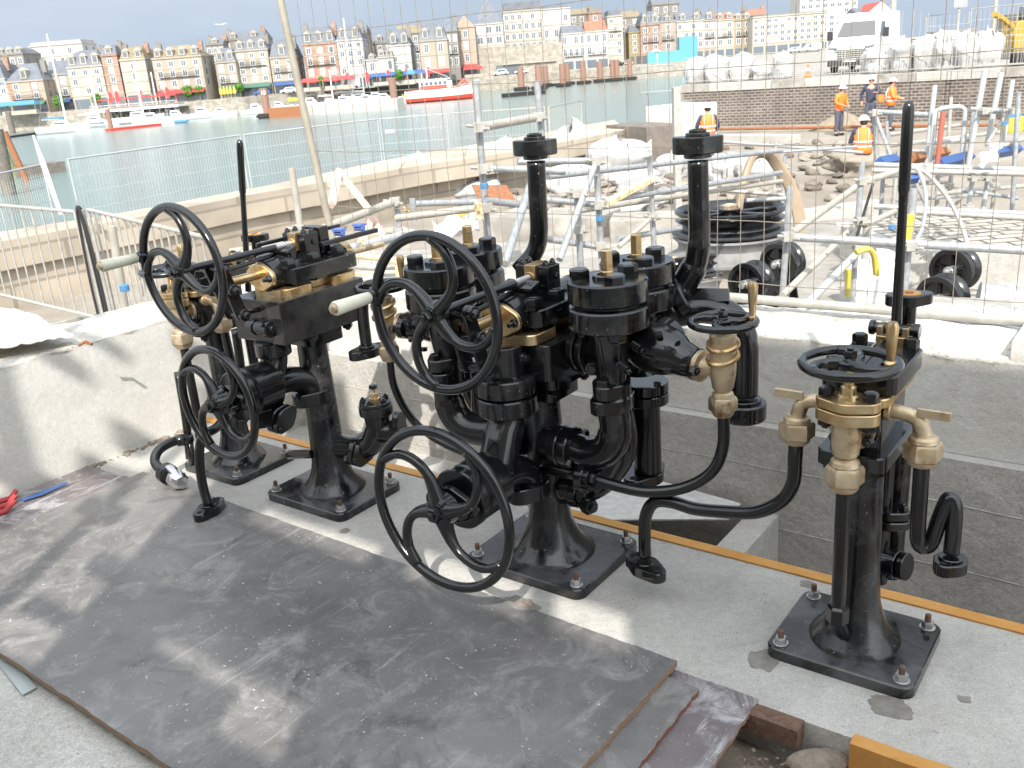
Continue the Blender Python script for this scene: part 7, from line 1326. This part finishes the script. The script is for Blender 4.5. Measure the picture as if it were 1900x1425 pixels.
def boat(label, x, y, L_, yaw, kind='motor', mast=0, trim=None, lean=0, cat='boat', top=None):
    L_ *= 1.25; mast *= 1.08
    q = gnd(x, y, WZ); p = empty('sailing_yacht' if kind == 'sail' else 'motor_boat', q, yaw, label, cat, 'boats moored in the harbour')
    W_ = L_*.33; Hh = L_*.11+.25; hull(L_, W_, Hh).build('hull', K['whiteg'], p, ang=30)
    b = MB(); b.bx(-L_*.42, L_*.30, -W_*.36, W_*.36, Hh-.03, Hh+.06); b.build('deck', K['pale'], p)
    if trim:
        b = MB(); b.bx(-L_*.46, L_*.2, -W_*.505, W_*.505, Hh*.62, Hh*.78); b.build('stripe', K[trim], p)
    b = MB()
    ch = L_*.10 if kind == 'sail' else L_*.17
    b.hexa([(-L_*.18, -W_*.28, Hh), (L_*.18, -W_*.22, Hh), (L_*.18, W_*.22, Hh), (-L_*.18, W_*.28, Hh), (-L_*.16, -W_*.24, Hh+ch), (L_*.06, -W_*.18, Hh+ch), (L_*.06, W_*.18, Hh+ch), (-L_*.16, W_*.24, Hh+ch)]); cb = b.build('cabin', K['whiteg'], p, bev=.04)
    b = MB(); b.bx(-L_*.14, L_*.05, -W_*.27, W_*.27, Hh+ch*.45, Hh+ch*.8); b.build('cabin_window', K['pane'], cb)
    b = MB()
    for k in range(9):
        u = -L_*.42+L_*.8*k/8; ww = W_*.46*(1-max(0, (u/L_+.05)/.5)**2.2)
        for sgn in (-1, 1): b.tube([(u, sgn*ww, Hh), (u, sgn*ww, Hh+.6)], .018, 4)
    b.build('guard_rail', K['galv'], p)
    if kind == 'sail':
        b = MB(); b.tube([(L_*.08, 0, Hh), (L_*.08-lean*.2, 0, mast)], [.20, .14], 8); ms = b.build('mast', K['white'], p)
        b = MB(); b.tube([(L_*.06, 0, Hh+1.4), (-L_*.38, 0, Hh+1.5)], .055, 6); b.tube([(L_*.08-.3, -.9, mast*.55), (L_*.08, 0, mast*.56), (L_*.08-.3, .9, mast*.55)], .03, 5); b.build('boom', K['white'], ms)
        b = MB(); b.tube([(L_*.06, 0, Hh+1.55), (-L_*.16, 0, Hh+1.72), (-L_*.36, 0, Hh+1.62)], [.22, .2, .1], 8); b.build('sail_cover', K[top or 'white'], ms, ang=180)
        b = MB()
        for (ax_, ay, bz) in ((L_*.49, 0, mast), (-L_*.46, 0, mast), (L_*.05, W_*.45, mast*.98), (L_*.05, -W_*.45, mast*.98)): b.tube([(ax_, ay, Hh), (L_*.08-lean*.2, 0, bz)], .03, 4)
        b.build('rigging', K['galv'], ms, smooth=False)
    elif top:
        b = MB(); b.bx(-L_*.30, L_*.02, -W_*.3, W_*.3, Hh+ch+.75, Hh+ch+.82)
        for sx in (-L_*.28, 0):
            for sy in (-W_*.27, W_*.27): b.tube([(sx, sy, Hh), (sx, sy, Hh+ch+.75)], .03, 5)
        b.build('canopy', K[top], p)
    return p
boat('yacht with a bright blue sail cover and the tallest mast at the left', 120, 247, 8.2, .12, 'sail', 17.5, top='bluec', lean=0)
boat('second yacht with a thin mast left of the tallest one', 92, 238, 8, .1, 'sail', 13.5); boat('white yacht right of the blue-covered one', 180, 236, 8, .15, 'sail', 11.5, trim='bluep')
boat('white yacht beside the red-edged pontoon', 262, 228, 9, .1, 'sail', 12.0); boat('yacht with a slanting boom in front of the golden house', 290, 224, 9, .05, 'sail', 10.5); boat('big white yacht with a tall mast and a blue dinghy', 362, 216, 10.5, .12, 'sail', 14.5)
boat('yacht whose mast stands by the terrace', 225, 222, 9, .1, 'sail', 10.5); boat('small white motor boat with a dark hull line', 425, 212, 6.2, .1, trim='dplast'); boat('white motor boat left of the number 10 pile', 468, 207, 7, .15, trim='bluep')
boat('white motor boat under the broad golden house', 395, 208, 7, 3.2); boat('small motor boat with a white canopy among the yachts', 330, 224, 6, .1, top='white'); boat('little boat at the left edge of the harbour', 5, 244, 6.5, .1, top='white'); boat('small white boat left of the blue-covered yacht', 60, 238, 6, .2)
boat('white launch moored behind the concrete pontoon', 540, 202, 6.5, .1, trim='redp'); boat('yacht with a tall white mast behind the concrete pontoon', 650, 194, 9.5, .1, 'sail', 19); boat('yacht with raked mast behind the concrete pontoon', 672, 192, 8.5, .15, 'sail', 13, trim='redp'); boat('white launch with red trim near the stout pile', 700, 190, 6.5, .1, trim='redp'); boat('tiny white tender right of the stout pile', 747, 190, 3.2, .3)
boat('yacht with a slim mast near the white corner house', 725, 183, 8, .1, 'sail', 13.5); boat('moored yacht in the middle distance at the far left terrace', 250, 216, 8, .1, 'sail', 12.5)
for a in (('cluttered white yacht behind the red-edged pontoon', 235, 226, 7.5, .1, 'sail', 11.5), ('white motor cruiser below the middle of the terrace', 285, 232, 6.5, .12), ('small launch beneath the right end of the terrace', 318, 222, 6, .1), ('white cabin boat in front of the golden house', 378, 220, 6.8, .15), ('low speedboat left of the slim pile', 412, 217, 5.5, .1), ('white boat near the bushes', 440, 208, 6, .12), ('cabin boat just left of the number 10 pile', 478, 212, 6, .1),
    ('white yacht with green trim left of the terrace', 155, 229, 7, .1, 'sail', 13, 'green'), ('white boat behind the first yacht', 100, 228, 6.5, .1, 'sail', 10), ('little cruiser left of the grey pile', 130, 224, 6, .1), ('cream launch at the stilts of the terrace', 200, 224, 6, .1), ('sailing boat right behind the big white yacht', 395, 212, 7.5, .1, 'sail', 11),
    ('white boat with clutter above the rusty sheet piling', 520, 205, 5.5, .1), ('white cabin boat above the concrete pontoon', 580, 201, 6.5, .1), ('white fishing smack behind the concrete pontoon', 615, 198, 6.5, .12, 'sail', 8), ('small red-striped boat behind the pontoon', 640, 197, 6, .1, 'motor', 0, 'redp'), ('white hull right of the tall mast', 682, 195, 6, .1), ('white launch near the pontoon end', 715, 192, 6, .1)):
    boat(*a)
b = MB(); q = gnd(335, 228, WZ); b.tube([Vector(q)+Vector((-1.2,0,.25)), Vector(q)+Vector((1.2,0,.25)), Vector(q)+Vector((1.8,.4,.4))], [.28, .3, .12], 8); tag(b.build('dinghy', K['bluec'], None), 'bright blue inflatable dinghy beside the big white yacht', 'dinghy')
b = MB(); 
for k in range(3): q = gnd(542+k*8, 204-k*.4, WZ); b.box((q.x, q.y-.6, WZ+2.5), (.9, .8, .8))
tag(b.build('yellow_crates', K['yellow'], None), 'row of yellow crates on the concrete pontoon', 'crates')
# red and white fishing boat
q = gnd(822, 187, WZ); p = empty('fishing_boat', q, .06, 'large white fishing boat with a red cabin front and red waterline', 'fishing boat'); L_ = 16.5
h_ = hull(L_, 4.6, 2.6, .55); h_.build('hull', K['whiteg'], p, ang=30); h2 = hull(L_*1.003, 4.64, 1.0, .15); h2.build('red_waterline', K['redp'], p, ang=30)
b = MB(); b.bx(-L_*.3, L_*.08, -1.6, 1.6, 2.5, 4.6); b.bx(L_*.085, L_*.14, -1.4, 1.4, 2.5, 4.2); cb = b.build('cabin', K['whiteg'], p, bev=.06)
b = MB(); b.bx(-L_*.29, L_*.07, -1.63, 1.63, 2.7, 3.4); b.build('red_band', K['redp'], cb); b = MB()
for k in range(6): b.bx(-L_*.28+k*1.0, -L_*.28+k*1.0+.7, -1.66, 1.66, 3.5, 4.2)
b.build('cabin_window', K['pane'], cb); b = MB(); b.bx(-L_*.25, L_*.12, -1.7, 1.7, 4.6, 4.75); b.tube([(-3, 0, 4.7), (-3, 0, 8.5)], .08, 6); b.tube([(-3, 0, 7), (1.5, 0, 5)], .04, 5); b.tube([(-4.2,-1,4.7), (-4.2,-1,6.2), (-4.2,1,6.2), (-4.2,1,4.7)], .06, 5); b.build('mast_frame', K['white'], p); b = MB(); b.tube([(L_*.2, -.6, 2.6), (L_*.3, 0, 4.2), (L_*.36, .6, 3.0)], .3, 8); b.build('red_gear', K['redp'], p); b = MB(); b.tube([(-L_*.48, -2.1, 2.6), (-L_*.1, -2.3, 2.62), (L_*.2, -2.2, 2.75), (L_*.45, -.9, 3.7)], .08, 6); b.build('red_rail', K['redp'], p)
b = MB(); q2 = gnd(757, 187, WZ); b.box((q2.x, q2.y-1.5, WZ+1.2), (2.4, .3, .9)); sg = tag(b.build('hazard_board', K['yellow'], None), 'yellow and black striped board by the fishing boat', 'board'); b = MB()
for k in range(4): b.hexa([(q2.x-1.1+k*.6, q2.y-1.68, WZ+.78), (q2.x-.85+k*.6, q2.y-1.68, WZ+.78), (q2.x-.85+k*.6, q2.y-1.66, WZ+.78), (q2.x-1.1+k*.6, q2.y-1.66, WZ+.78), (q2.x-.95+k*.6, q2.y-1.68, WZ+1.62), (q2.x-.7+k*.6, q2.y-1.68, WZ+1.62), (q2.x-.7+k*.6, q2.y-1.66, WZ+1.62), (q2.x-.95+k*.6, q2.y-1.66, WZ+1.62)])
b.build('stripe', K['dplast'], sg)
b = MB(); q = fx(1218, 257); b.cyl(q, (0,0,1), 1.6, 3.2, 8, .1); b.lathe(q+Vector((0,0,3.2)), (0,0,1), [(0, 1.9), (.1, 1.7), (.9, .2)], 8); tag(b.build('hexagonal_kiosk', K['pale'], None), 'small octagonal stone kiosk at the far lock', 'kiosk')
# ------------------------------------------------------------------ people
def skinmesh(name, J, E_, mt, parent, sub=1):
    me = bpy.data.meshes.new(name); names = list(J); me.from_pydata([J[k][0] for k in names], [(names.index(a), names.index(c)) for a, c in E_], []); me.materials.append(mt)
    o = bpy.data.objects.new(name, me); SC.collection.objects.link(o); o.parent = parent
    sk = o.modifiers.new('skin', 'SKIN'); sk.use_smooth_shade = True; lay = me.skin_vertices[0].data if me.skin_vertices else None
    if lay is None:
        import bmesh
        bm = bmesh.new(); bm.from_mesh(me); bm.verts.layers.skin.verify(); bm.to_mesh(me); bm.free(); lay = me.skin_vertices[0].data
    for i, k in enumerate(names): r = J[k][1]; lay[i].radius = r if isinstance(r, tuple) else (r, r)
    lay[0].use_root = True
    s_ = o.modifiers.new('sub', 'SUBSURF'); s_.levels = sub; s_.render_levels = sub; return o
def person(label, q, yaw, vest, shirt, pose=None, legs='trous', long_=True, bow=0, helmet='white'):
    p = empty('person', q, yaw, label, 'person', None); P = dict(elL=(-.30, -.02, 1.18), haL=(-.26, -.22, 1.08), elR=(.30, -.02, 1.18), haR=(.26, -.22, 1.08)); P.update(pose or {})
    b0 = -bow
    hd = (0, b0*.30-.02, 1.62-abs(b0)*.10)
    J = {'pelvis': ((0, 0, .95), (.15, .11)), 'belly': ((0, b0*.05, 1.10), (.13, .10)), 'chest': ((0, b0*.16, 1.32), (.17, .11)), 'neck': ((0, b0*.24, 1.48), .055), 'chin': ((hd[0], hd[1], hd[2]-.06), (.07, .08)), 'head': (hd, (.078, .095)), 'crown': ((hd[0], hd[1], hd[2]+.09), (.06, .075))}
    E_ = [('pelvis', 'belly'), ('belly', 'chest'), ('chest', 'neck'), ('neck', 'chin'), ('chin', 'head'), ('head', 'crown')]
    for s, sg in (('L', -1), ('R', 1)):
        J['sh'+s] = ((sg*.19, b0*.17, 1.40), .06); J['el'+s] = (P['el'+s], .045); J['wr'+s] = (P['ha'+s], .03); a = Vector(P['ha'+s]); d = (a-Vector(P['el'+s])).normalized(); c = a+d*.07; J['pa'+s] = (tuple(c), (.04, .018))
        E_ += [('chest', 'sh'+s), ('sh'+s, 'el'+s), ('el'+s, 'wr'+s), ('wr'+s, 'pa'+s)]
        side = d.cross(Vector((0, 0, 1))).normalized() if abs(d.z) < .95 else Vector((1, 0, 0))
        for k in range(4): f = c+side*(-.03+.02*k)+d*(.045+.012*(k in (1, 2))); g_ = f+d*.03+Vector((0, 0, -.012)); J[f'f{k}{s}'] = (tuple(f), .009); J[f'g{k}{s}'] = (tuple(g_), .008); E_ += [('pa'+s, f'f{k}{s}'), (f'f{k}{s}', f'g{k}{s}')]
        J['th'+s] = (tuple(a+d*.03+side*(-.05*sg)), .010); E_.append(('wr'+s, 'th'+s))
        J['hip'+s] = ((sg*.10, 0, .88), .085); J['kn'+s] = ((sg*.11, -.03, .50), .058); J['an'+s] = ((sg*.12, .02, .09), .042); J['toe'+s] = ((sg*.13, -.13, .04), (.045, .035)); E_ += [('pelvis', 'hip'+s), ('hip'+s, 'kn'+s), ('kn'+s, 'an'+s), ('an'+s, 'toe'+s)]
    skinmesh('body', J, E_, K['skin'], p, 1)
    T = {'hem': ((0, 0, .82), (.17, .135)), 'pelvis': ((0, 0, .93), (.19, .15)), 'belly': ((0, b0*.05, 1.10), (.165, .13)), 'chest': ((0, b0*.16, 1.32), (.20, .14)), 'col': ((0, b0*.23, 1.45), (.09, .08))}
    TE = [('hem', 'pelvis'), ('pelvis', 'belly'), ('belly', 'chest'), ('chest', 'col')]
    for s, sg in (('L', -1), ('R', 1)):
        T['sh'+s] = ((sg*.20, b0*.17, 1.40), .080); T['el'+s] = (P['el'+s], .062); T['wr'+s] = (P['ha'+s], .050); TE += [('chest', 'sh'+s), ('sh'+s, 'el'+s), ('el'+s, 'wr'+s)]
    skinmesh('jacket', T, TE, K[shirt], p, 1)
    if vest:
        b = MB(); Ls = []
        for z, w_, dpt, yo in ((.86, .215, .17, 0), (1.0, .21, .165, b0*.03), (1.15, .21, .165, b0*.08), (1.3, .225, .17, b0*.16), (1.42, .19, .14, b0*.2), (1.47, .12, .10, b0*.22)): Ls.append([(w_*cos(2*pi*i/20), yo+dpt*sin(2*pi*i/20), z) for i in range(20)])
        b.loops(Ls); v = b.build('vest', K['orangev'], p, ang=180)
        for z in (1.0, 1.12):
            b = MB(); b.loops([[((.217)*cos(2*pi*i/20), b0*.06+.172*sin(2*pi*i/20), z+dz) for i in range(20)] for dz in (0, .045)]); b.build('reflective_band', K['silverv'], v, ang=180)
        for x in (-.12, .12): b = MB(); b.tube([(x, b0*.05+.17, 1.02), (x, b0*.14+.172, 1.3), (x, b0*.18+.10, 1.45)], .022, 6, flat=.4); b.build('reflective_band', K['silverv'], v, ang=180)
    Lg = {'w': ((0, 0, .97), (.165, .125)), 'c': ((0, 0, .86), (.15, .12))}; LE = [('w', 'c')]
    for s, sg in (('L', -1), ('R', 1)):
        Lg['h'+s] = ((sg*.10, 0, .80), .105); Lg['k'+s] = ((sg*.11, -.03, .50), .085); Lg['a'+s] = ((sg*.12, .02, .12), .07); LE += [('c', 'h'+s), ('h'+s, 'k'+s), ('k'+s, 'a'+s)]
    skinmesh('trousers', Lg, LE, K[legs], p, 1)
    for sg in (-1, 1): b = MB(); b.sph((sg*.125, -.05, .05), .06, 12, 8, (.85, 2.1, .85)); b.build('boot', K['tyre'], p, ang=180)
    b = MB(); c = Vector(hd)+Vector((0, .0, .045)); b.lathe(c, (0, -.12*bow*3, 1), [(0, .148), (.012, .150), (.016, .125), (.06, .118), (.10, .092), (.125, .05), (.132, .01)], 20); b.box(c+Vector((0, -.13, .01)), (.17, .08, .012)); b.build('helmet', K['white'], p, ang=50)
    b = MB(); b.sph((hd[0], hd[1]-.105, hd[2]-.02), .016, 6, 5)
    for sg in (-1, 1): b.sph((sg*.085, hd[1], hd[2]-.01), .022, 6, 5, (.5, .8, 1.3))
    b.build('nose_and_ears', K['skin'], p); b = MB(); b.sph((hd[0], hd[1]+.025, hd[2]+.01), .098, 12, 8, (.92, .9, .9)); b.build('hair', K['hair'], p, ang=180)
    b = MB(); 
    for sg in (-1, 1): b.sph((sg*.032, hd[1]-.094, hd[2]+.01), .011, 6, 5)
    b.build('eyes', K['dark'], p)
    return p
def stand(px, head_y, D): # feet from the head position
    q = atY(px, head_y, D); return Vector((q.x, D, q.z-1.80))
person('worker in orange jacket looking down at his hands by the sand pile', stand(1559, 155, 34), .5, False, 'orangev', dict(elL=(-.28, -.08, 1.15), haL=(-.10, -.30, 1.05), elR=(.28, -.08, 1.15), haR=(.10, -.30, 1.05)), bow=.35)
person('worker in a dark navy jumper and white helmet standing with a pointing hand', stand(1618, 139, 33.5), -.5, False, 'navy', dict(elL=(-.33, .05, 1.16), haL=(-.30, .02, .92), elR=(.32, -.10, 1.18), haR=(.20, -.33, 1.22)))
person('worker in an orange vest half hidden behind scaffolding beside the one in navy', stand(1656, 143, 33), 1.2, True, 'orangev', dict(elL=(-.30, -.05, 1.15), haL=(-.25, -.28, 1.10), elR=(.30, -.05, 1.15), haR=(.25, -.28, 1.10)))
person('worker in orange vest seen from behind beside the right tall pipe head', stand(1313, 190, 27), pi-.1, True, 'navy', dict(elL=(-.31, -.02, 1.15), haL=(-.25, -.20, 1.0), elR=(.31, -.02, 1.15), haR=(.25, -.20, 1.0)))
person('nearest worker in an orange vest bending forward behind the scaffold', stand(1604, 211, 23), pi-.35, True, 'navy', dict(elL=(-.30, -.15, 1.1), haL=(-.18, -.36, 1.0), elR=(.30, -.15, 1.1), haR=(.18, -.36, 1.0)), bow=.3)
b = MB(); q = atY(1634, 183, 33); b.lathe(q, (0.2,-1,0), [(0, .13), (.03, .13)], 16); b.lathe(q+Vector((0,-.04,0)), (.2,-1,0), [(0, .09), (.012, .09)], 16); tag(b.build('cable_reel', K['orangev'], None), 'small orange round reel held up by the worker in navy', 'reel')
# ------------------------------------------------------------------ upper street : van, bags, barriers, machines
def onwall(px, off=0, z=ZU):   # point above the brick wall line seen at photo column px, off metres behind
    best = None
    for k in range(0, 400):
        q = WA+dn*(Lw*k/400)+nn_*off; v = Vector((q.x, q.y, z))-CP; x = 950+F_PX*v.dot(cr_)/v.dot(cf)
        if best is None or abs(x-px) < best[0]: best = (abs(x-px), q)
    return Vector((best[1].x, best[1].y, z))
for i in range(9):
    A = WA+nn_*.25+dn*(i*2.5+.05); Bq = WA+nn_*.25+dn*(i*2.5+2.45)
    barrier(('barrier panel number %s along the wall top' % i) if 0 else ['leftmost barrier on the wall top beside the steel post', 'barrier in front of the white wrapped bags', 'barrier on the wall top left of the traffic cone', 'barrier right of the traffic cone', 'barrier in front of the van', 'barrier just right of the van front', 'barrier in front of the row of big white bags', 'barrier on the wall top above the scaffold tower', 'barrier on the wall top at the right edge'][i], A, Bq, ZU+.0, ZU+1.12, 19, 'galvd', r=.009, group='barriers along the top of the brick wall')
A = gnd(1190, 172, .1); barrier('short barrier over the water left of the steel post', Vector((atY(1190, 172, 40).x, 40, 0)), Vector((atY(1250, 172, 39.5).x, 39.5, 0)), .1, 1.25, 9, 'galv', r=.012, group='barriers along the top of the brick wall')
v = onwall(1575, 4.0); p = empty('delivery_van', v, radians(-33), 'large white delivery van parked above the brick wall facing the camera', 'van')
Wv = 2.05; prof = [(.02, .30), (-.02, .62), (.0, .95), (.22, 1.16), (.70, 1.33), (.98, 1.50), (1.62, 2.18), (1.95, 2.42), (2.6, 2.55), (5.95, 2.57), (6.0, 2.3), (6.0, .35), (5.1, .30), (4.9, .62), (4.4, .62), (4.2, .30), (1.55, .30), (1.35, .62), (.75, .62), (.55, .30)]
Ls = []
for x, k in ((-Wv/2, .86), (-Wv/2*.97, .93), (-Wv/2*.90, .985), (-Wv/2*.7, 1), (Wv/2*.7, 1), (Wv/2*.90, .985), (Wv/2*.97, .93), (Wv/2, .86)):
    Ls.append([(x if abs(x) < Wv/2*.95 or z < 1.4 else x*(.97 if z < 2 else .93), 3+(y-3)*(.965+.035*k if 1 else 1), z if z < 1 else 1+(z-1)*(k*.4+.6)) for y, z in prof])
b = MB(); b.loops(Ls); b.build('body', K['whiteg'], p, bev=.02, ang=28)
n1 = Vector((0, -.70, .66)); 
b = MB(); b.loops([[(-.84, .985, 1.53), (.84, .985, 1.53), (.70, 1.56, 2.14), (-.70, 1.56, 2.14)], [(-.84, .965, 1.55), (.84, .965, 1.55), (.70, 1.54, 2.16), (-.70, 1.54, 2.16)]]); b.build('windscreen', K['dglass'], p, smooth=False)
for sg in (-1, 1):
    b = MB(); xx = sg*1.005; b.loops([[(xx*.985, 1.15, 1.50), (xx, 2.2, 1.50), (xx*.96, 2.2, 2.08), (xx*.965, 1.66, 2.08)], [(xx*1.012, 1.15, 1.50), (xx*1.022, 2.2, 1.50), (xx*.985, 2.2, 2.08), (xx*.99, 1.66, 2.08)]]); b.build('side_window', K['glass'], p, smooth=False)
    b = MB(); b.box((sg*1.22, 1.30, 1.62), (.22, .14, .40)); b.tube([(sg*1.0, 1.3, 1.5), (sg*1.2, 1.3, 1.5)], .03, 6); b.build('mirror', K['dplast'], p, bev=.03)
    b = MB(); b.loops([[(sg*.52, -.005, .88), (sg*.98, .07, .92), (sg*.97, .22, 1.14), (sg*.60, .10, 1.06)], [(sg*.52, -.05, .88), (sg*1.0, .02, .92), (sg*.99, .17, 1.17), (sg*.60, .05, 1.09)]]); b.build('headlight', K['glass'], p)
    for yy in (1.05, 4.65): b = MB(); b.cyl((sg*.80, yy, .34), (sg,0,0), .34, .22, 24, .03); wh = b.build('wheel', K['tyre'], p); b = MB(); b.cyl((sg*1.015, yy, .34), (sg,0,0), .2, .012, 16); b.build('rim', K['galv'], wh)
b = MB(); b.bx(-.98, .98, -.06, .06, .32, .60); b.build('bumper', K['dplast'], p, bev=.03)
b = MB()
for k in range(4): b.bx(-.55, .55, -.055, -.01, .66+k*.085, .70+k*.085)
for k in range(7): b.bx(-.55+k*.178, -.53+k*.178, -.05, -.01, .64, .98)
b.build('grille', K['galvd'], p); b = MB(); b.bx(-.56, .56, -.045, .0, .63, 1.0); b.build('grille_recess', K['dark'], p); b = MB(); b.bx(-.26, .26, -.075, -.06, .48, .59); b.build('number_plate', K['white'], p); b = MB(); b.tube([(-.5, .975, 1.52), (.2, 1.05, 1.62)], .012, 5); b.build('wiper', K['dplast'], p)
for i, (px, w_, h_, off, lb) in enumerate(((1290, 1.1, 1.15, 1.6, 'leftmost white wrapped bag on the street above the brick wall'), (1330, 1.1, 1.15, 1.5, 'second white wrapped bag beside the leftmost one'), (1372, 1.0, 1.1, 1.8, 'white bag touching the two wrapped ones'), (1410, .9, .75, 2.2, 'low white bag left of the pointed one'), (1450, .8, 1.0, 1.4, 'pointed white bag left of the traffic cone'), (1632, 1.3, .9, 1.6, 'low dark-lined white bag next to the van'), (1676, 1.1, 1.2, 1.4, 'white big bag right of the van'), (1715, 1.1, 1.25, 1.5, 'second white big bag right of the van'), (1755, 1.1, 1.2, 1.4, 'third white big bag right of the van'), (1795, 1.1, 1.25, 1.4, 'fourth white big bag right of the van'), (1826, 1.0, 1.3, 1.6, 'last big bag before the yellow digger'), (1740, 1.1, 1.3, 2.9, 'rear white big bag behind the row'))):
    lump(lb, onwall(px, off), w_*.52, w_*.5, h_, K['bag'], 70+i*5, straps=3 if i > 4 else 0, peak=0, rough_=.30, group='white big bags on the upper street')
q = onwall(1498, .9); p = empty('traffic_cone', q, 0, 'orange and white traffic cone between the bags and the van', 'cone'); b = MB(); b.lathe((0,0,0), (0,0,1), [(0, .17), (.03, .17), (.04, .13), (.28, .09)], 16); b.lathe((0,0,.42), (0,0,1), [(0, .065), (.15, .03)], 16); b.build('cone_body', K['orangev'], p); b = MB(); b.lathe((0,0,.28), (0,0,1), [(0, .09), (.14, .065)], 16); b.build('white_band', K['white'], p)
q = onwall(1908, 2.6); p = empty('mini_digger', q, 0, 'yellow construction machine cut by the right edge above the wall', 'digger'); b = MB(); b.bx(-.6, 1.6, 0, 1.4, .5, 1.1); b.prism([(-.6, 0), (.3, 0), (.2, .5), (-.4, .5)], (0, 1.2, 1.1), (1,0,0), (0,0,1), 1.0); b.build('body', K['yelm'], p, bev=.05); b = MB(); b.tube([(-.4, .4, 1.3), (-1.1, .2, 1.75), (-1.5, 0, 1.9)], .12, 6); b.build('boom', K['yelm'], p); b = MB(); b.bx(-.6, .5, -.1, .3, 0, .45); b.bx(.9, 1.6, -.1, .3, 0, .45); b.build('track', K['tyre'], p, bev=.08); b = MB(); b.bx(.1, 1.3, .1, 1.2, 1.1, 2.1); b.build('cab', K['glass'], p, bev=.04)
def lamp(label, x, y1, D, r=.07, sign=None):
    q = atY(x, hz(x)+(CAM_H-ZU)*F_PX/D, D); top = atY(x, y1, D); p = empty('lamp_post', (q.x, D, ZU), 0, label, 'post'); H_ = top.z-ZU; b = MB(); b.tube([(0,0,0), (0,0,H_)], [r, r*.8], 8); b.build('pole', K['galvd'], p)
    if sign: b = MB(); b.cyl((0, -.08, sign), (0,-1,0), .32, .03, 20); b.bx(-.3, .3, -.1, -.07, sign-1.0, sign-.45); b.build('sign_plate', K['galv'], p)
lamp('sign post with a round grey sign seen from behind', 1772, -20, 42, .06, 3.35); lamp('thick grey lamp post right of the round sign', 1838, -40, 38, .10); lamp('tall lamp post rising behind the white van', 1652, -30, 60, .22)
for i, (x, y1, D) in enumerate(((1672, 20, 190), (1693, 18, 190), (1706, 24, 190), (1720, 22, 190), (1730, 30, 190))):
    q = atY(x, 70, D); b = MB(); b.tube([(q.x, D, WZ), (q.x, D, atY(x-1, y1, D).z)], .07, 5); tag(b.build('distant_mast', K['galv'], None), 'thin distant yacht mast against the sky right of the van', 'mast', 'distant masts right of the van')
heras('mesh fence on the upper street right of the sign post', Vector((atY(1718, 50, 36).x, 36, 0)), Vector((atY(1798, 35, 35).x, 35, 0)), ZU, 2.0, 'galvd', .15, rw=.005); heras('mesh fence on the upper street at the right edge', Vector((atY(1802, 35, 34.5).x, 34.5, 0)), Vector((atY(1925, 20, 33).x, 33, 0)), ZU, 2.1, 'galvd', .15, rw=.005)
b = MB(); a = atY(1660, 66, 120); c = atY(2100, 60, 120); b.bx(a.x, c.x, 119, 125, ZU-1, ZU+1.2); tag(b.build('harbour_parapet', K['quay'], None), 'long low harbour parapet on the skyline right of the van', 'wall')
for (x, D, w_, h_, m_, lb) in ((1700, 60, 2.0, 1.2, 'greyb', 'grey board behind the big bags'), (1745, 55, 2, 1.5, 'greyb', 'grey container end behind the fence'), (1880, 46, 3, 2.0, 'greyb', 'grey site hut behind the digger')):
    q = atY(x, 100, D); b = MB(); b.bx(q.x, q.x+w_, D, D+2, ZU, ZU+h_); tag(b.build('site_box', K[m_], None, bev=.04), lb, 'site box')
for (x, y, s, lb) in ((410, 46, .5, 'small white gull flying above the tall cream house'),):
    q = atY(x, y, 90); b = MB(); b.tube([q+Vector((-.6,0,.1)), q, q+Vector((.6,0,.12))], [.03, .1, .03], 6, flat=.4); b.tube([q+Vector((0,-.3,0)), q+Vector((0,.3,0))], [.04, .08], 6); tag(b.build('seagull', K['white'], None), lb, 'gull')
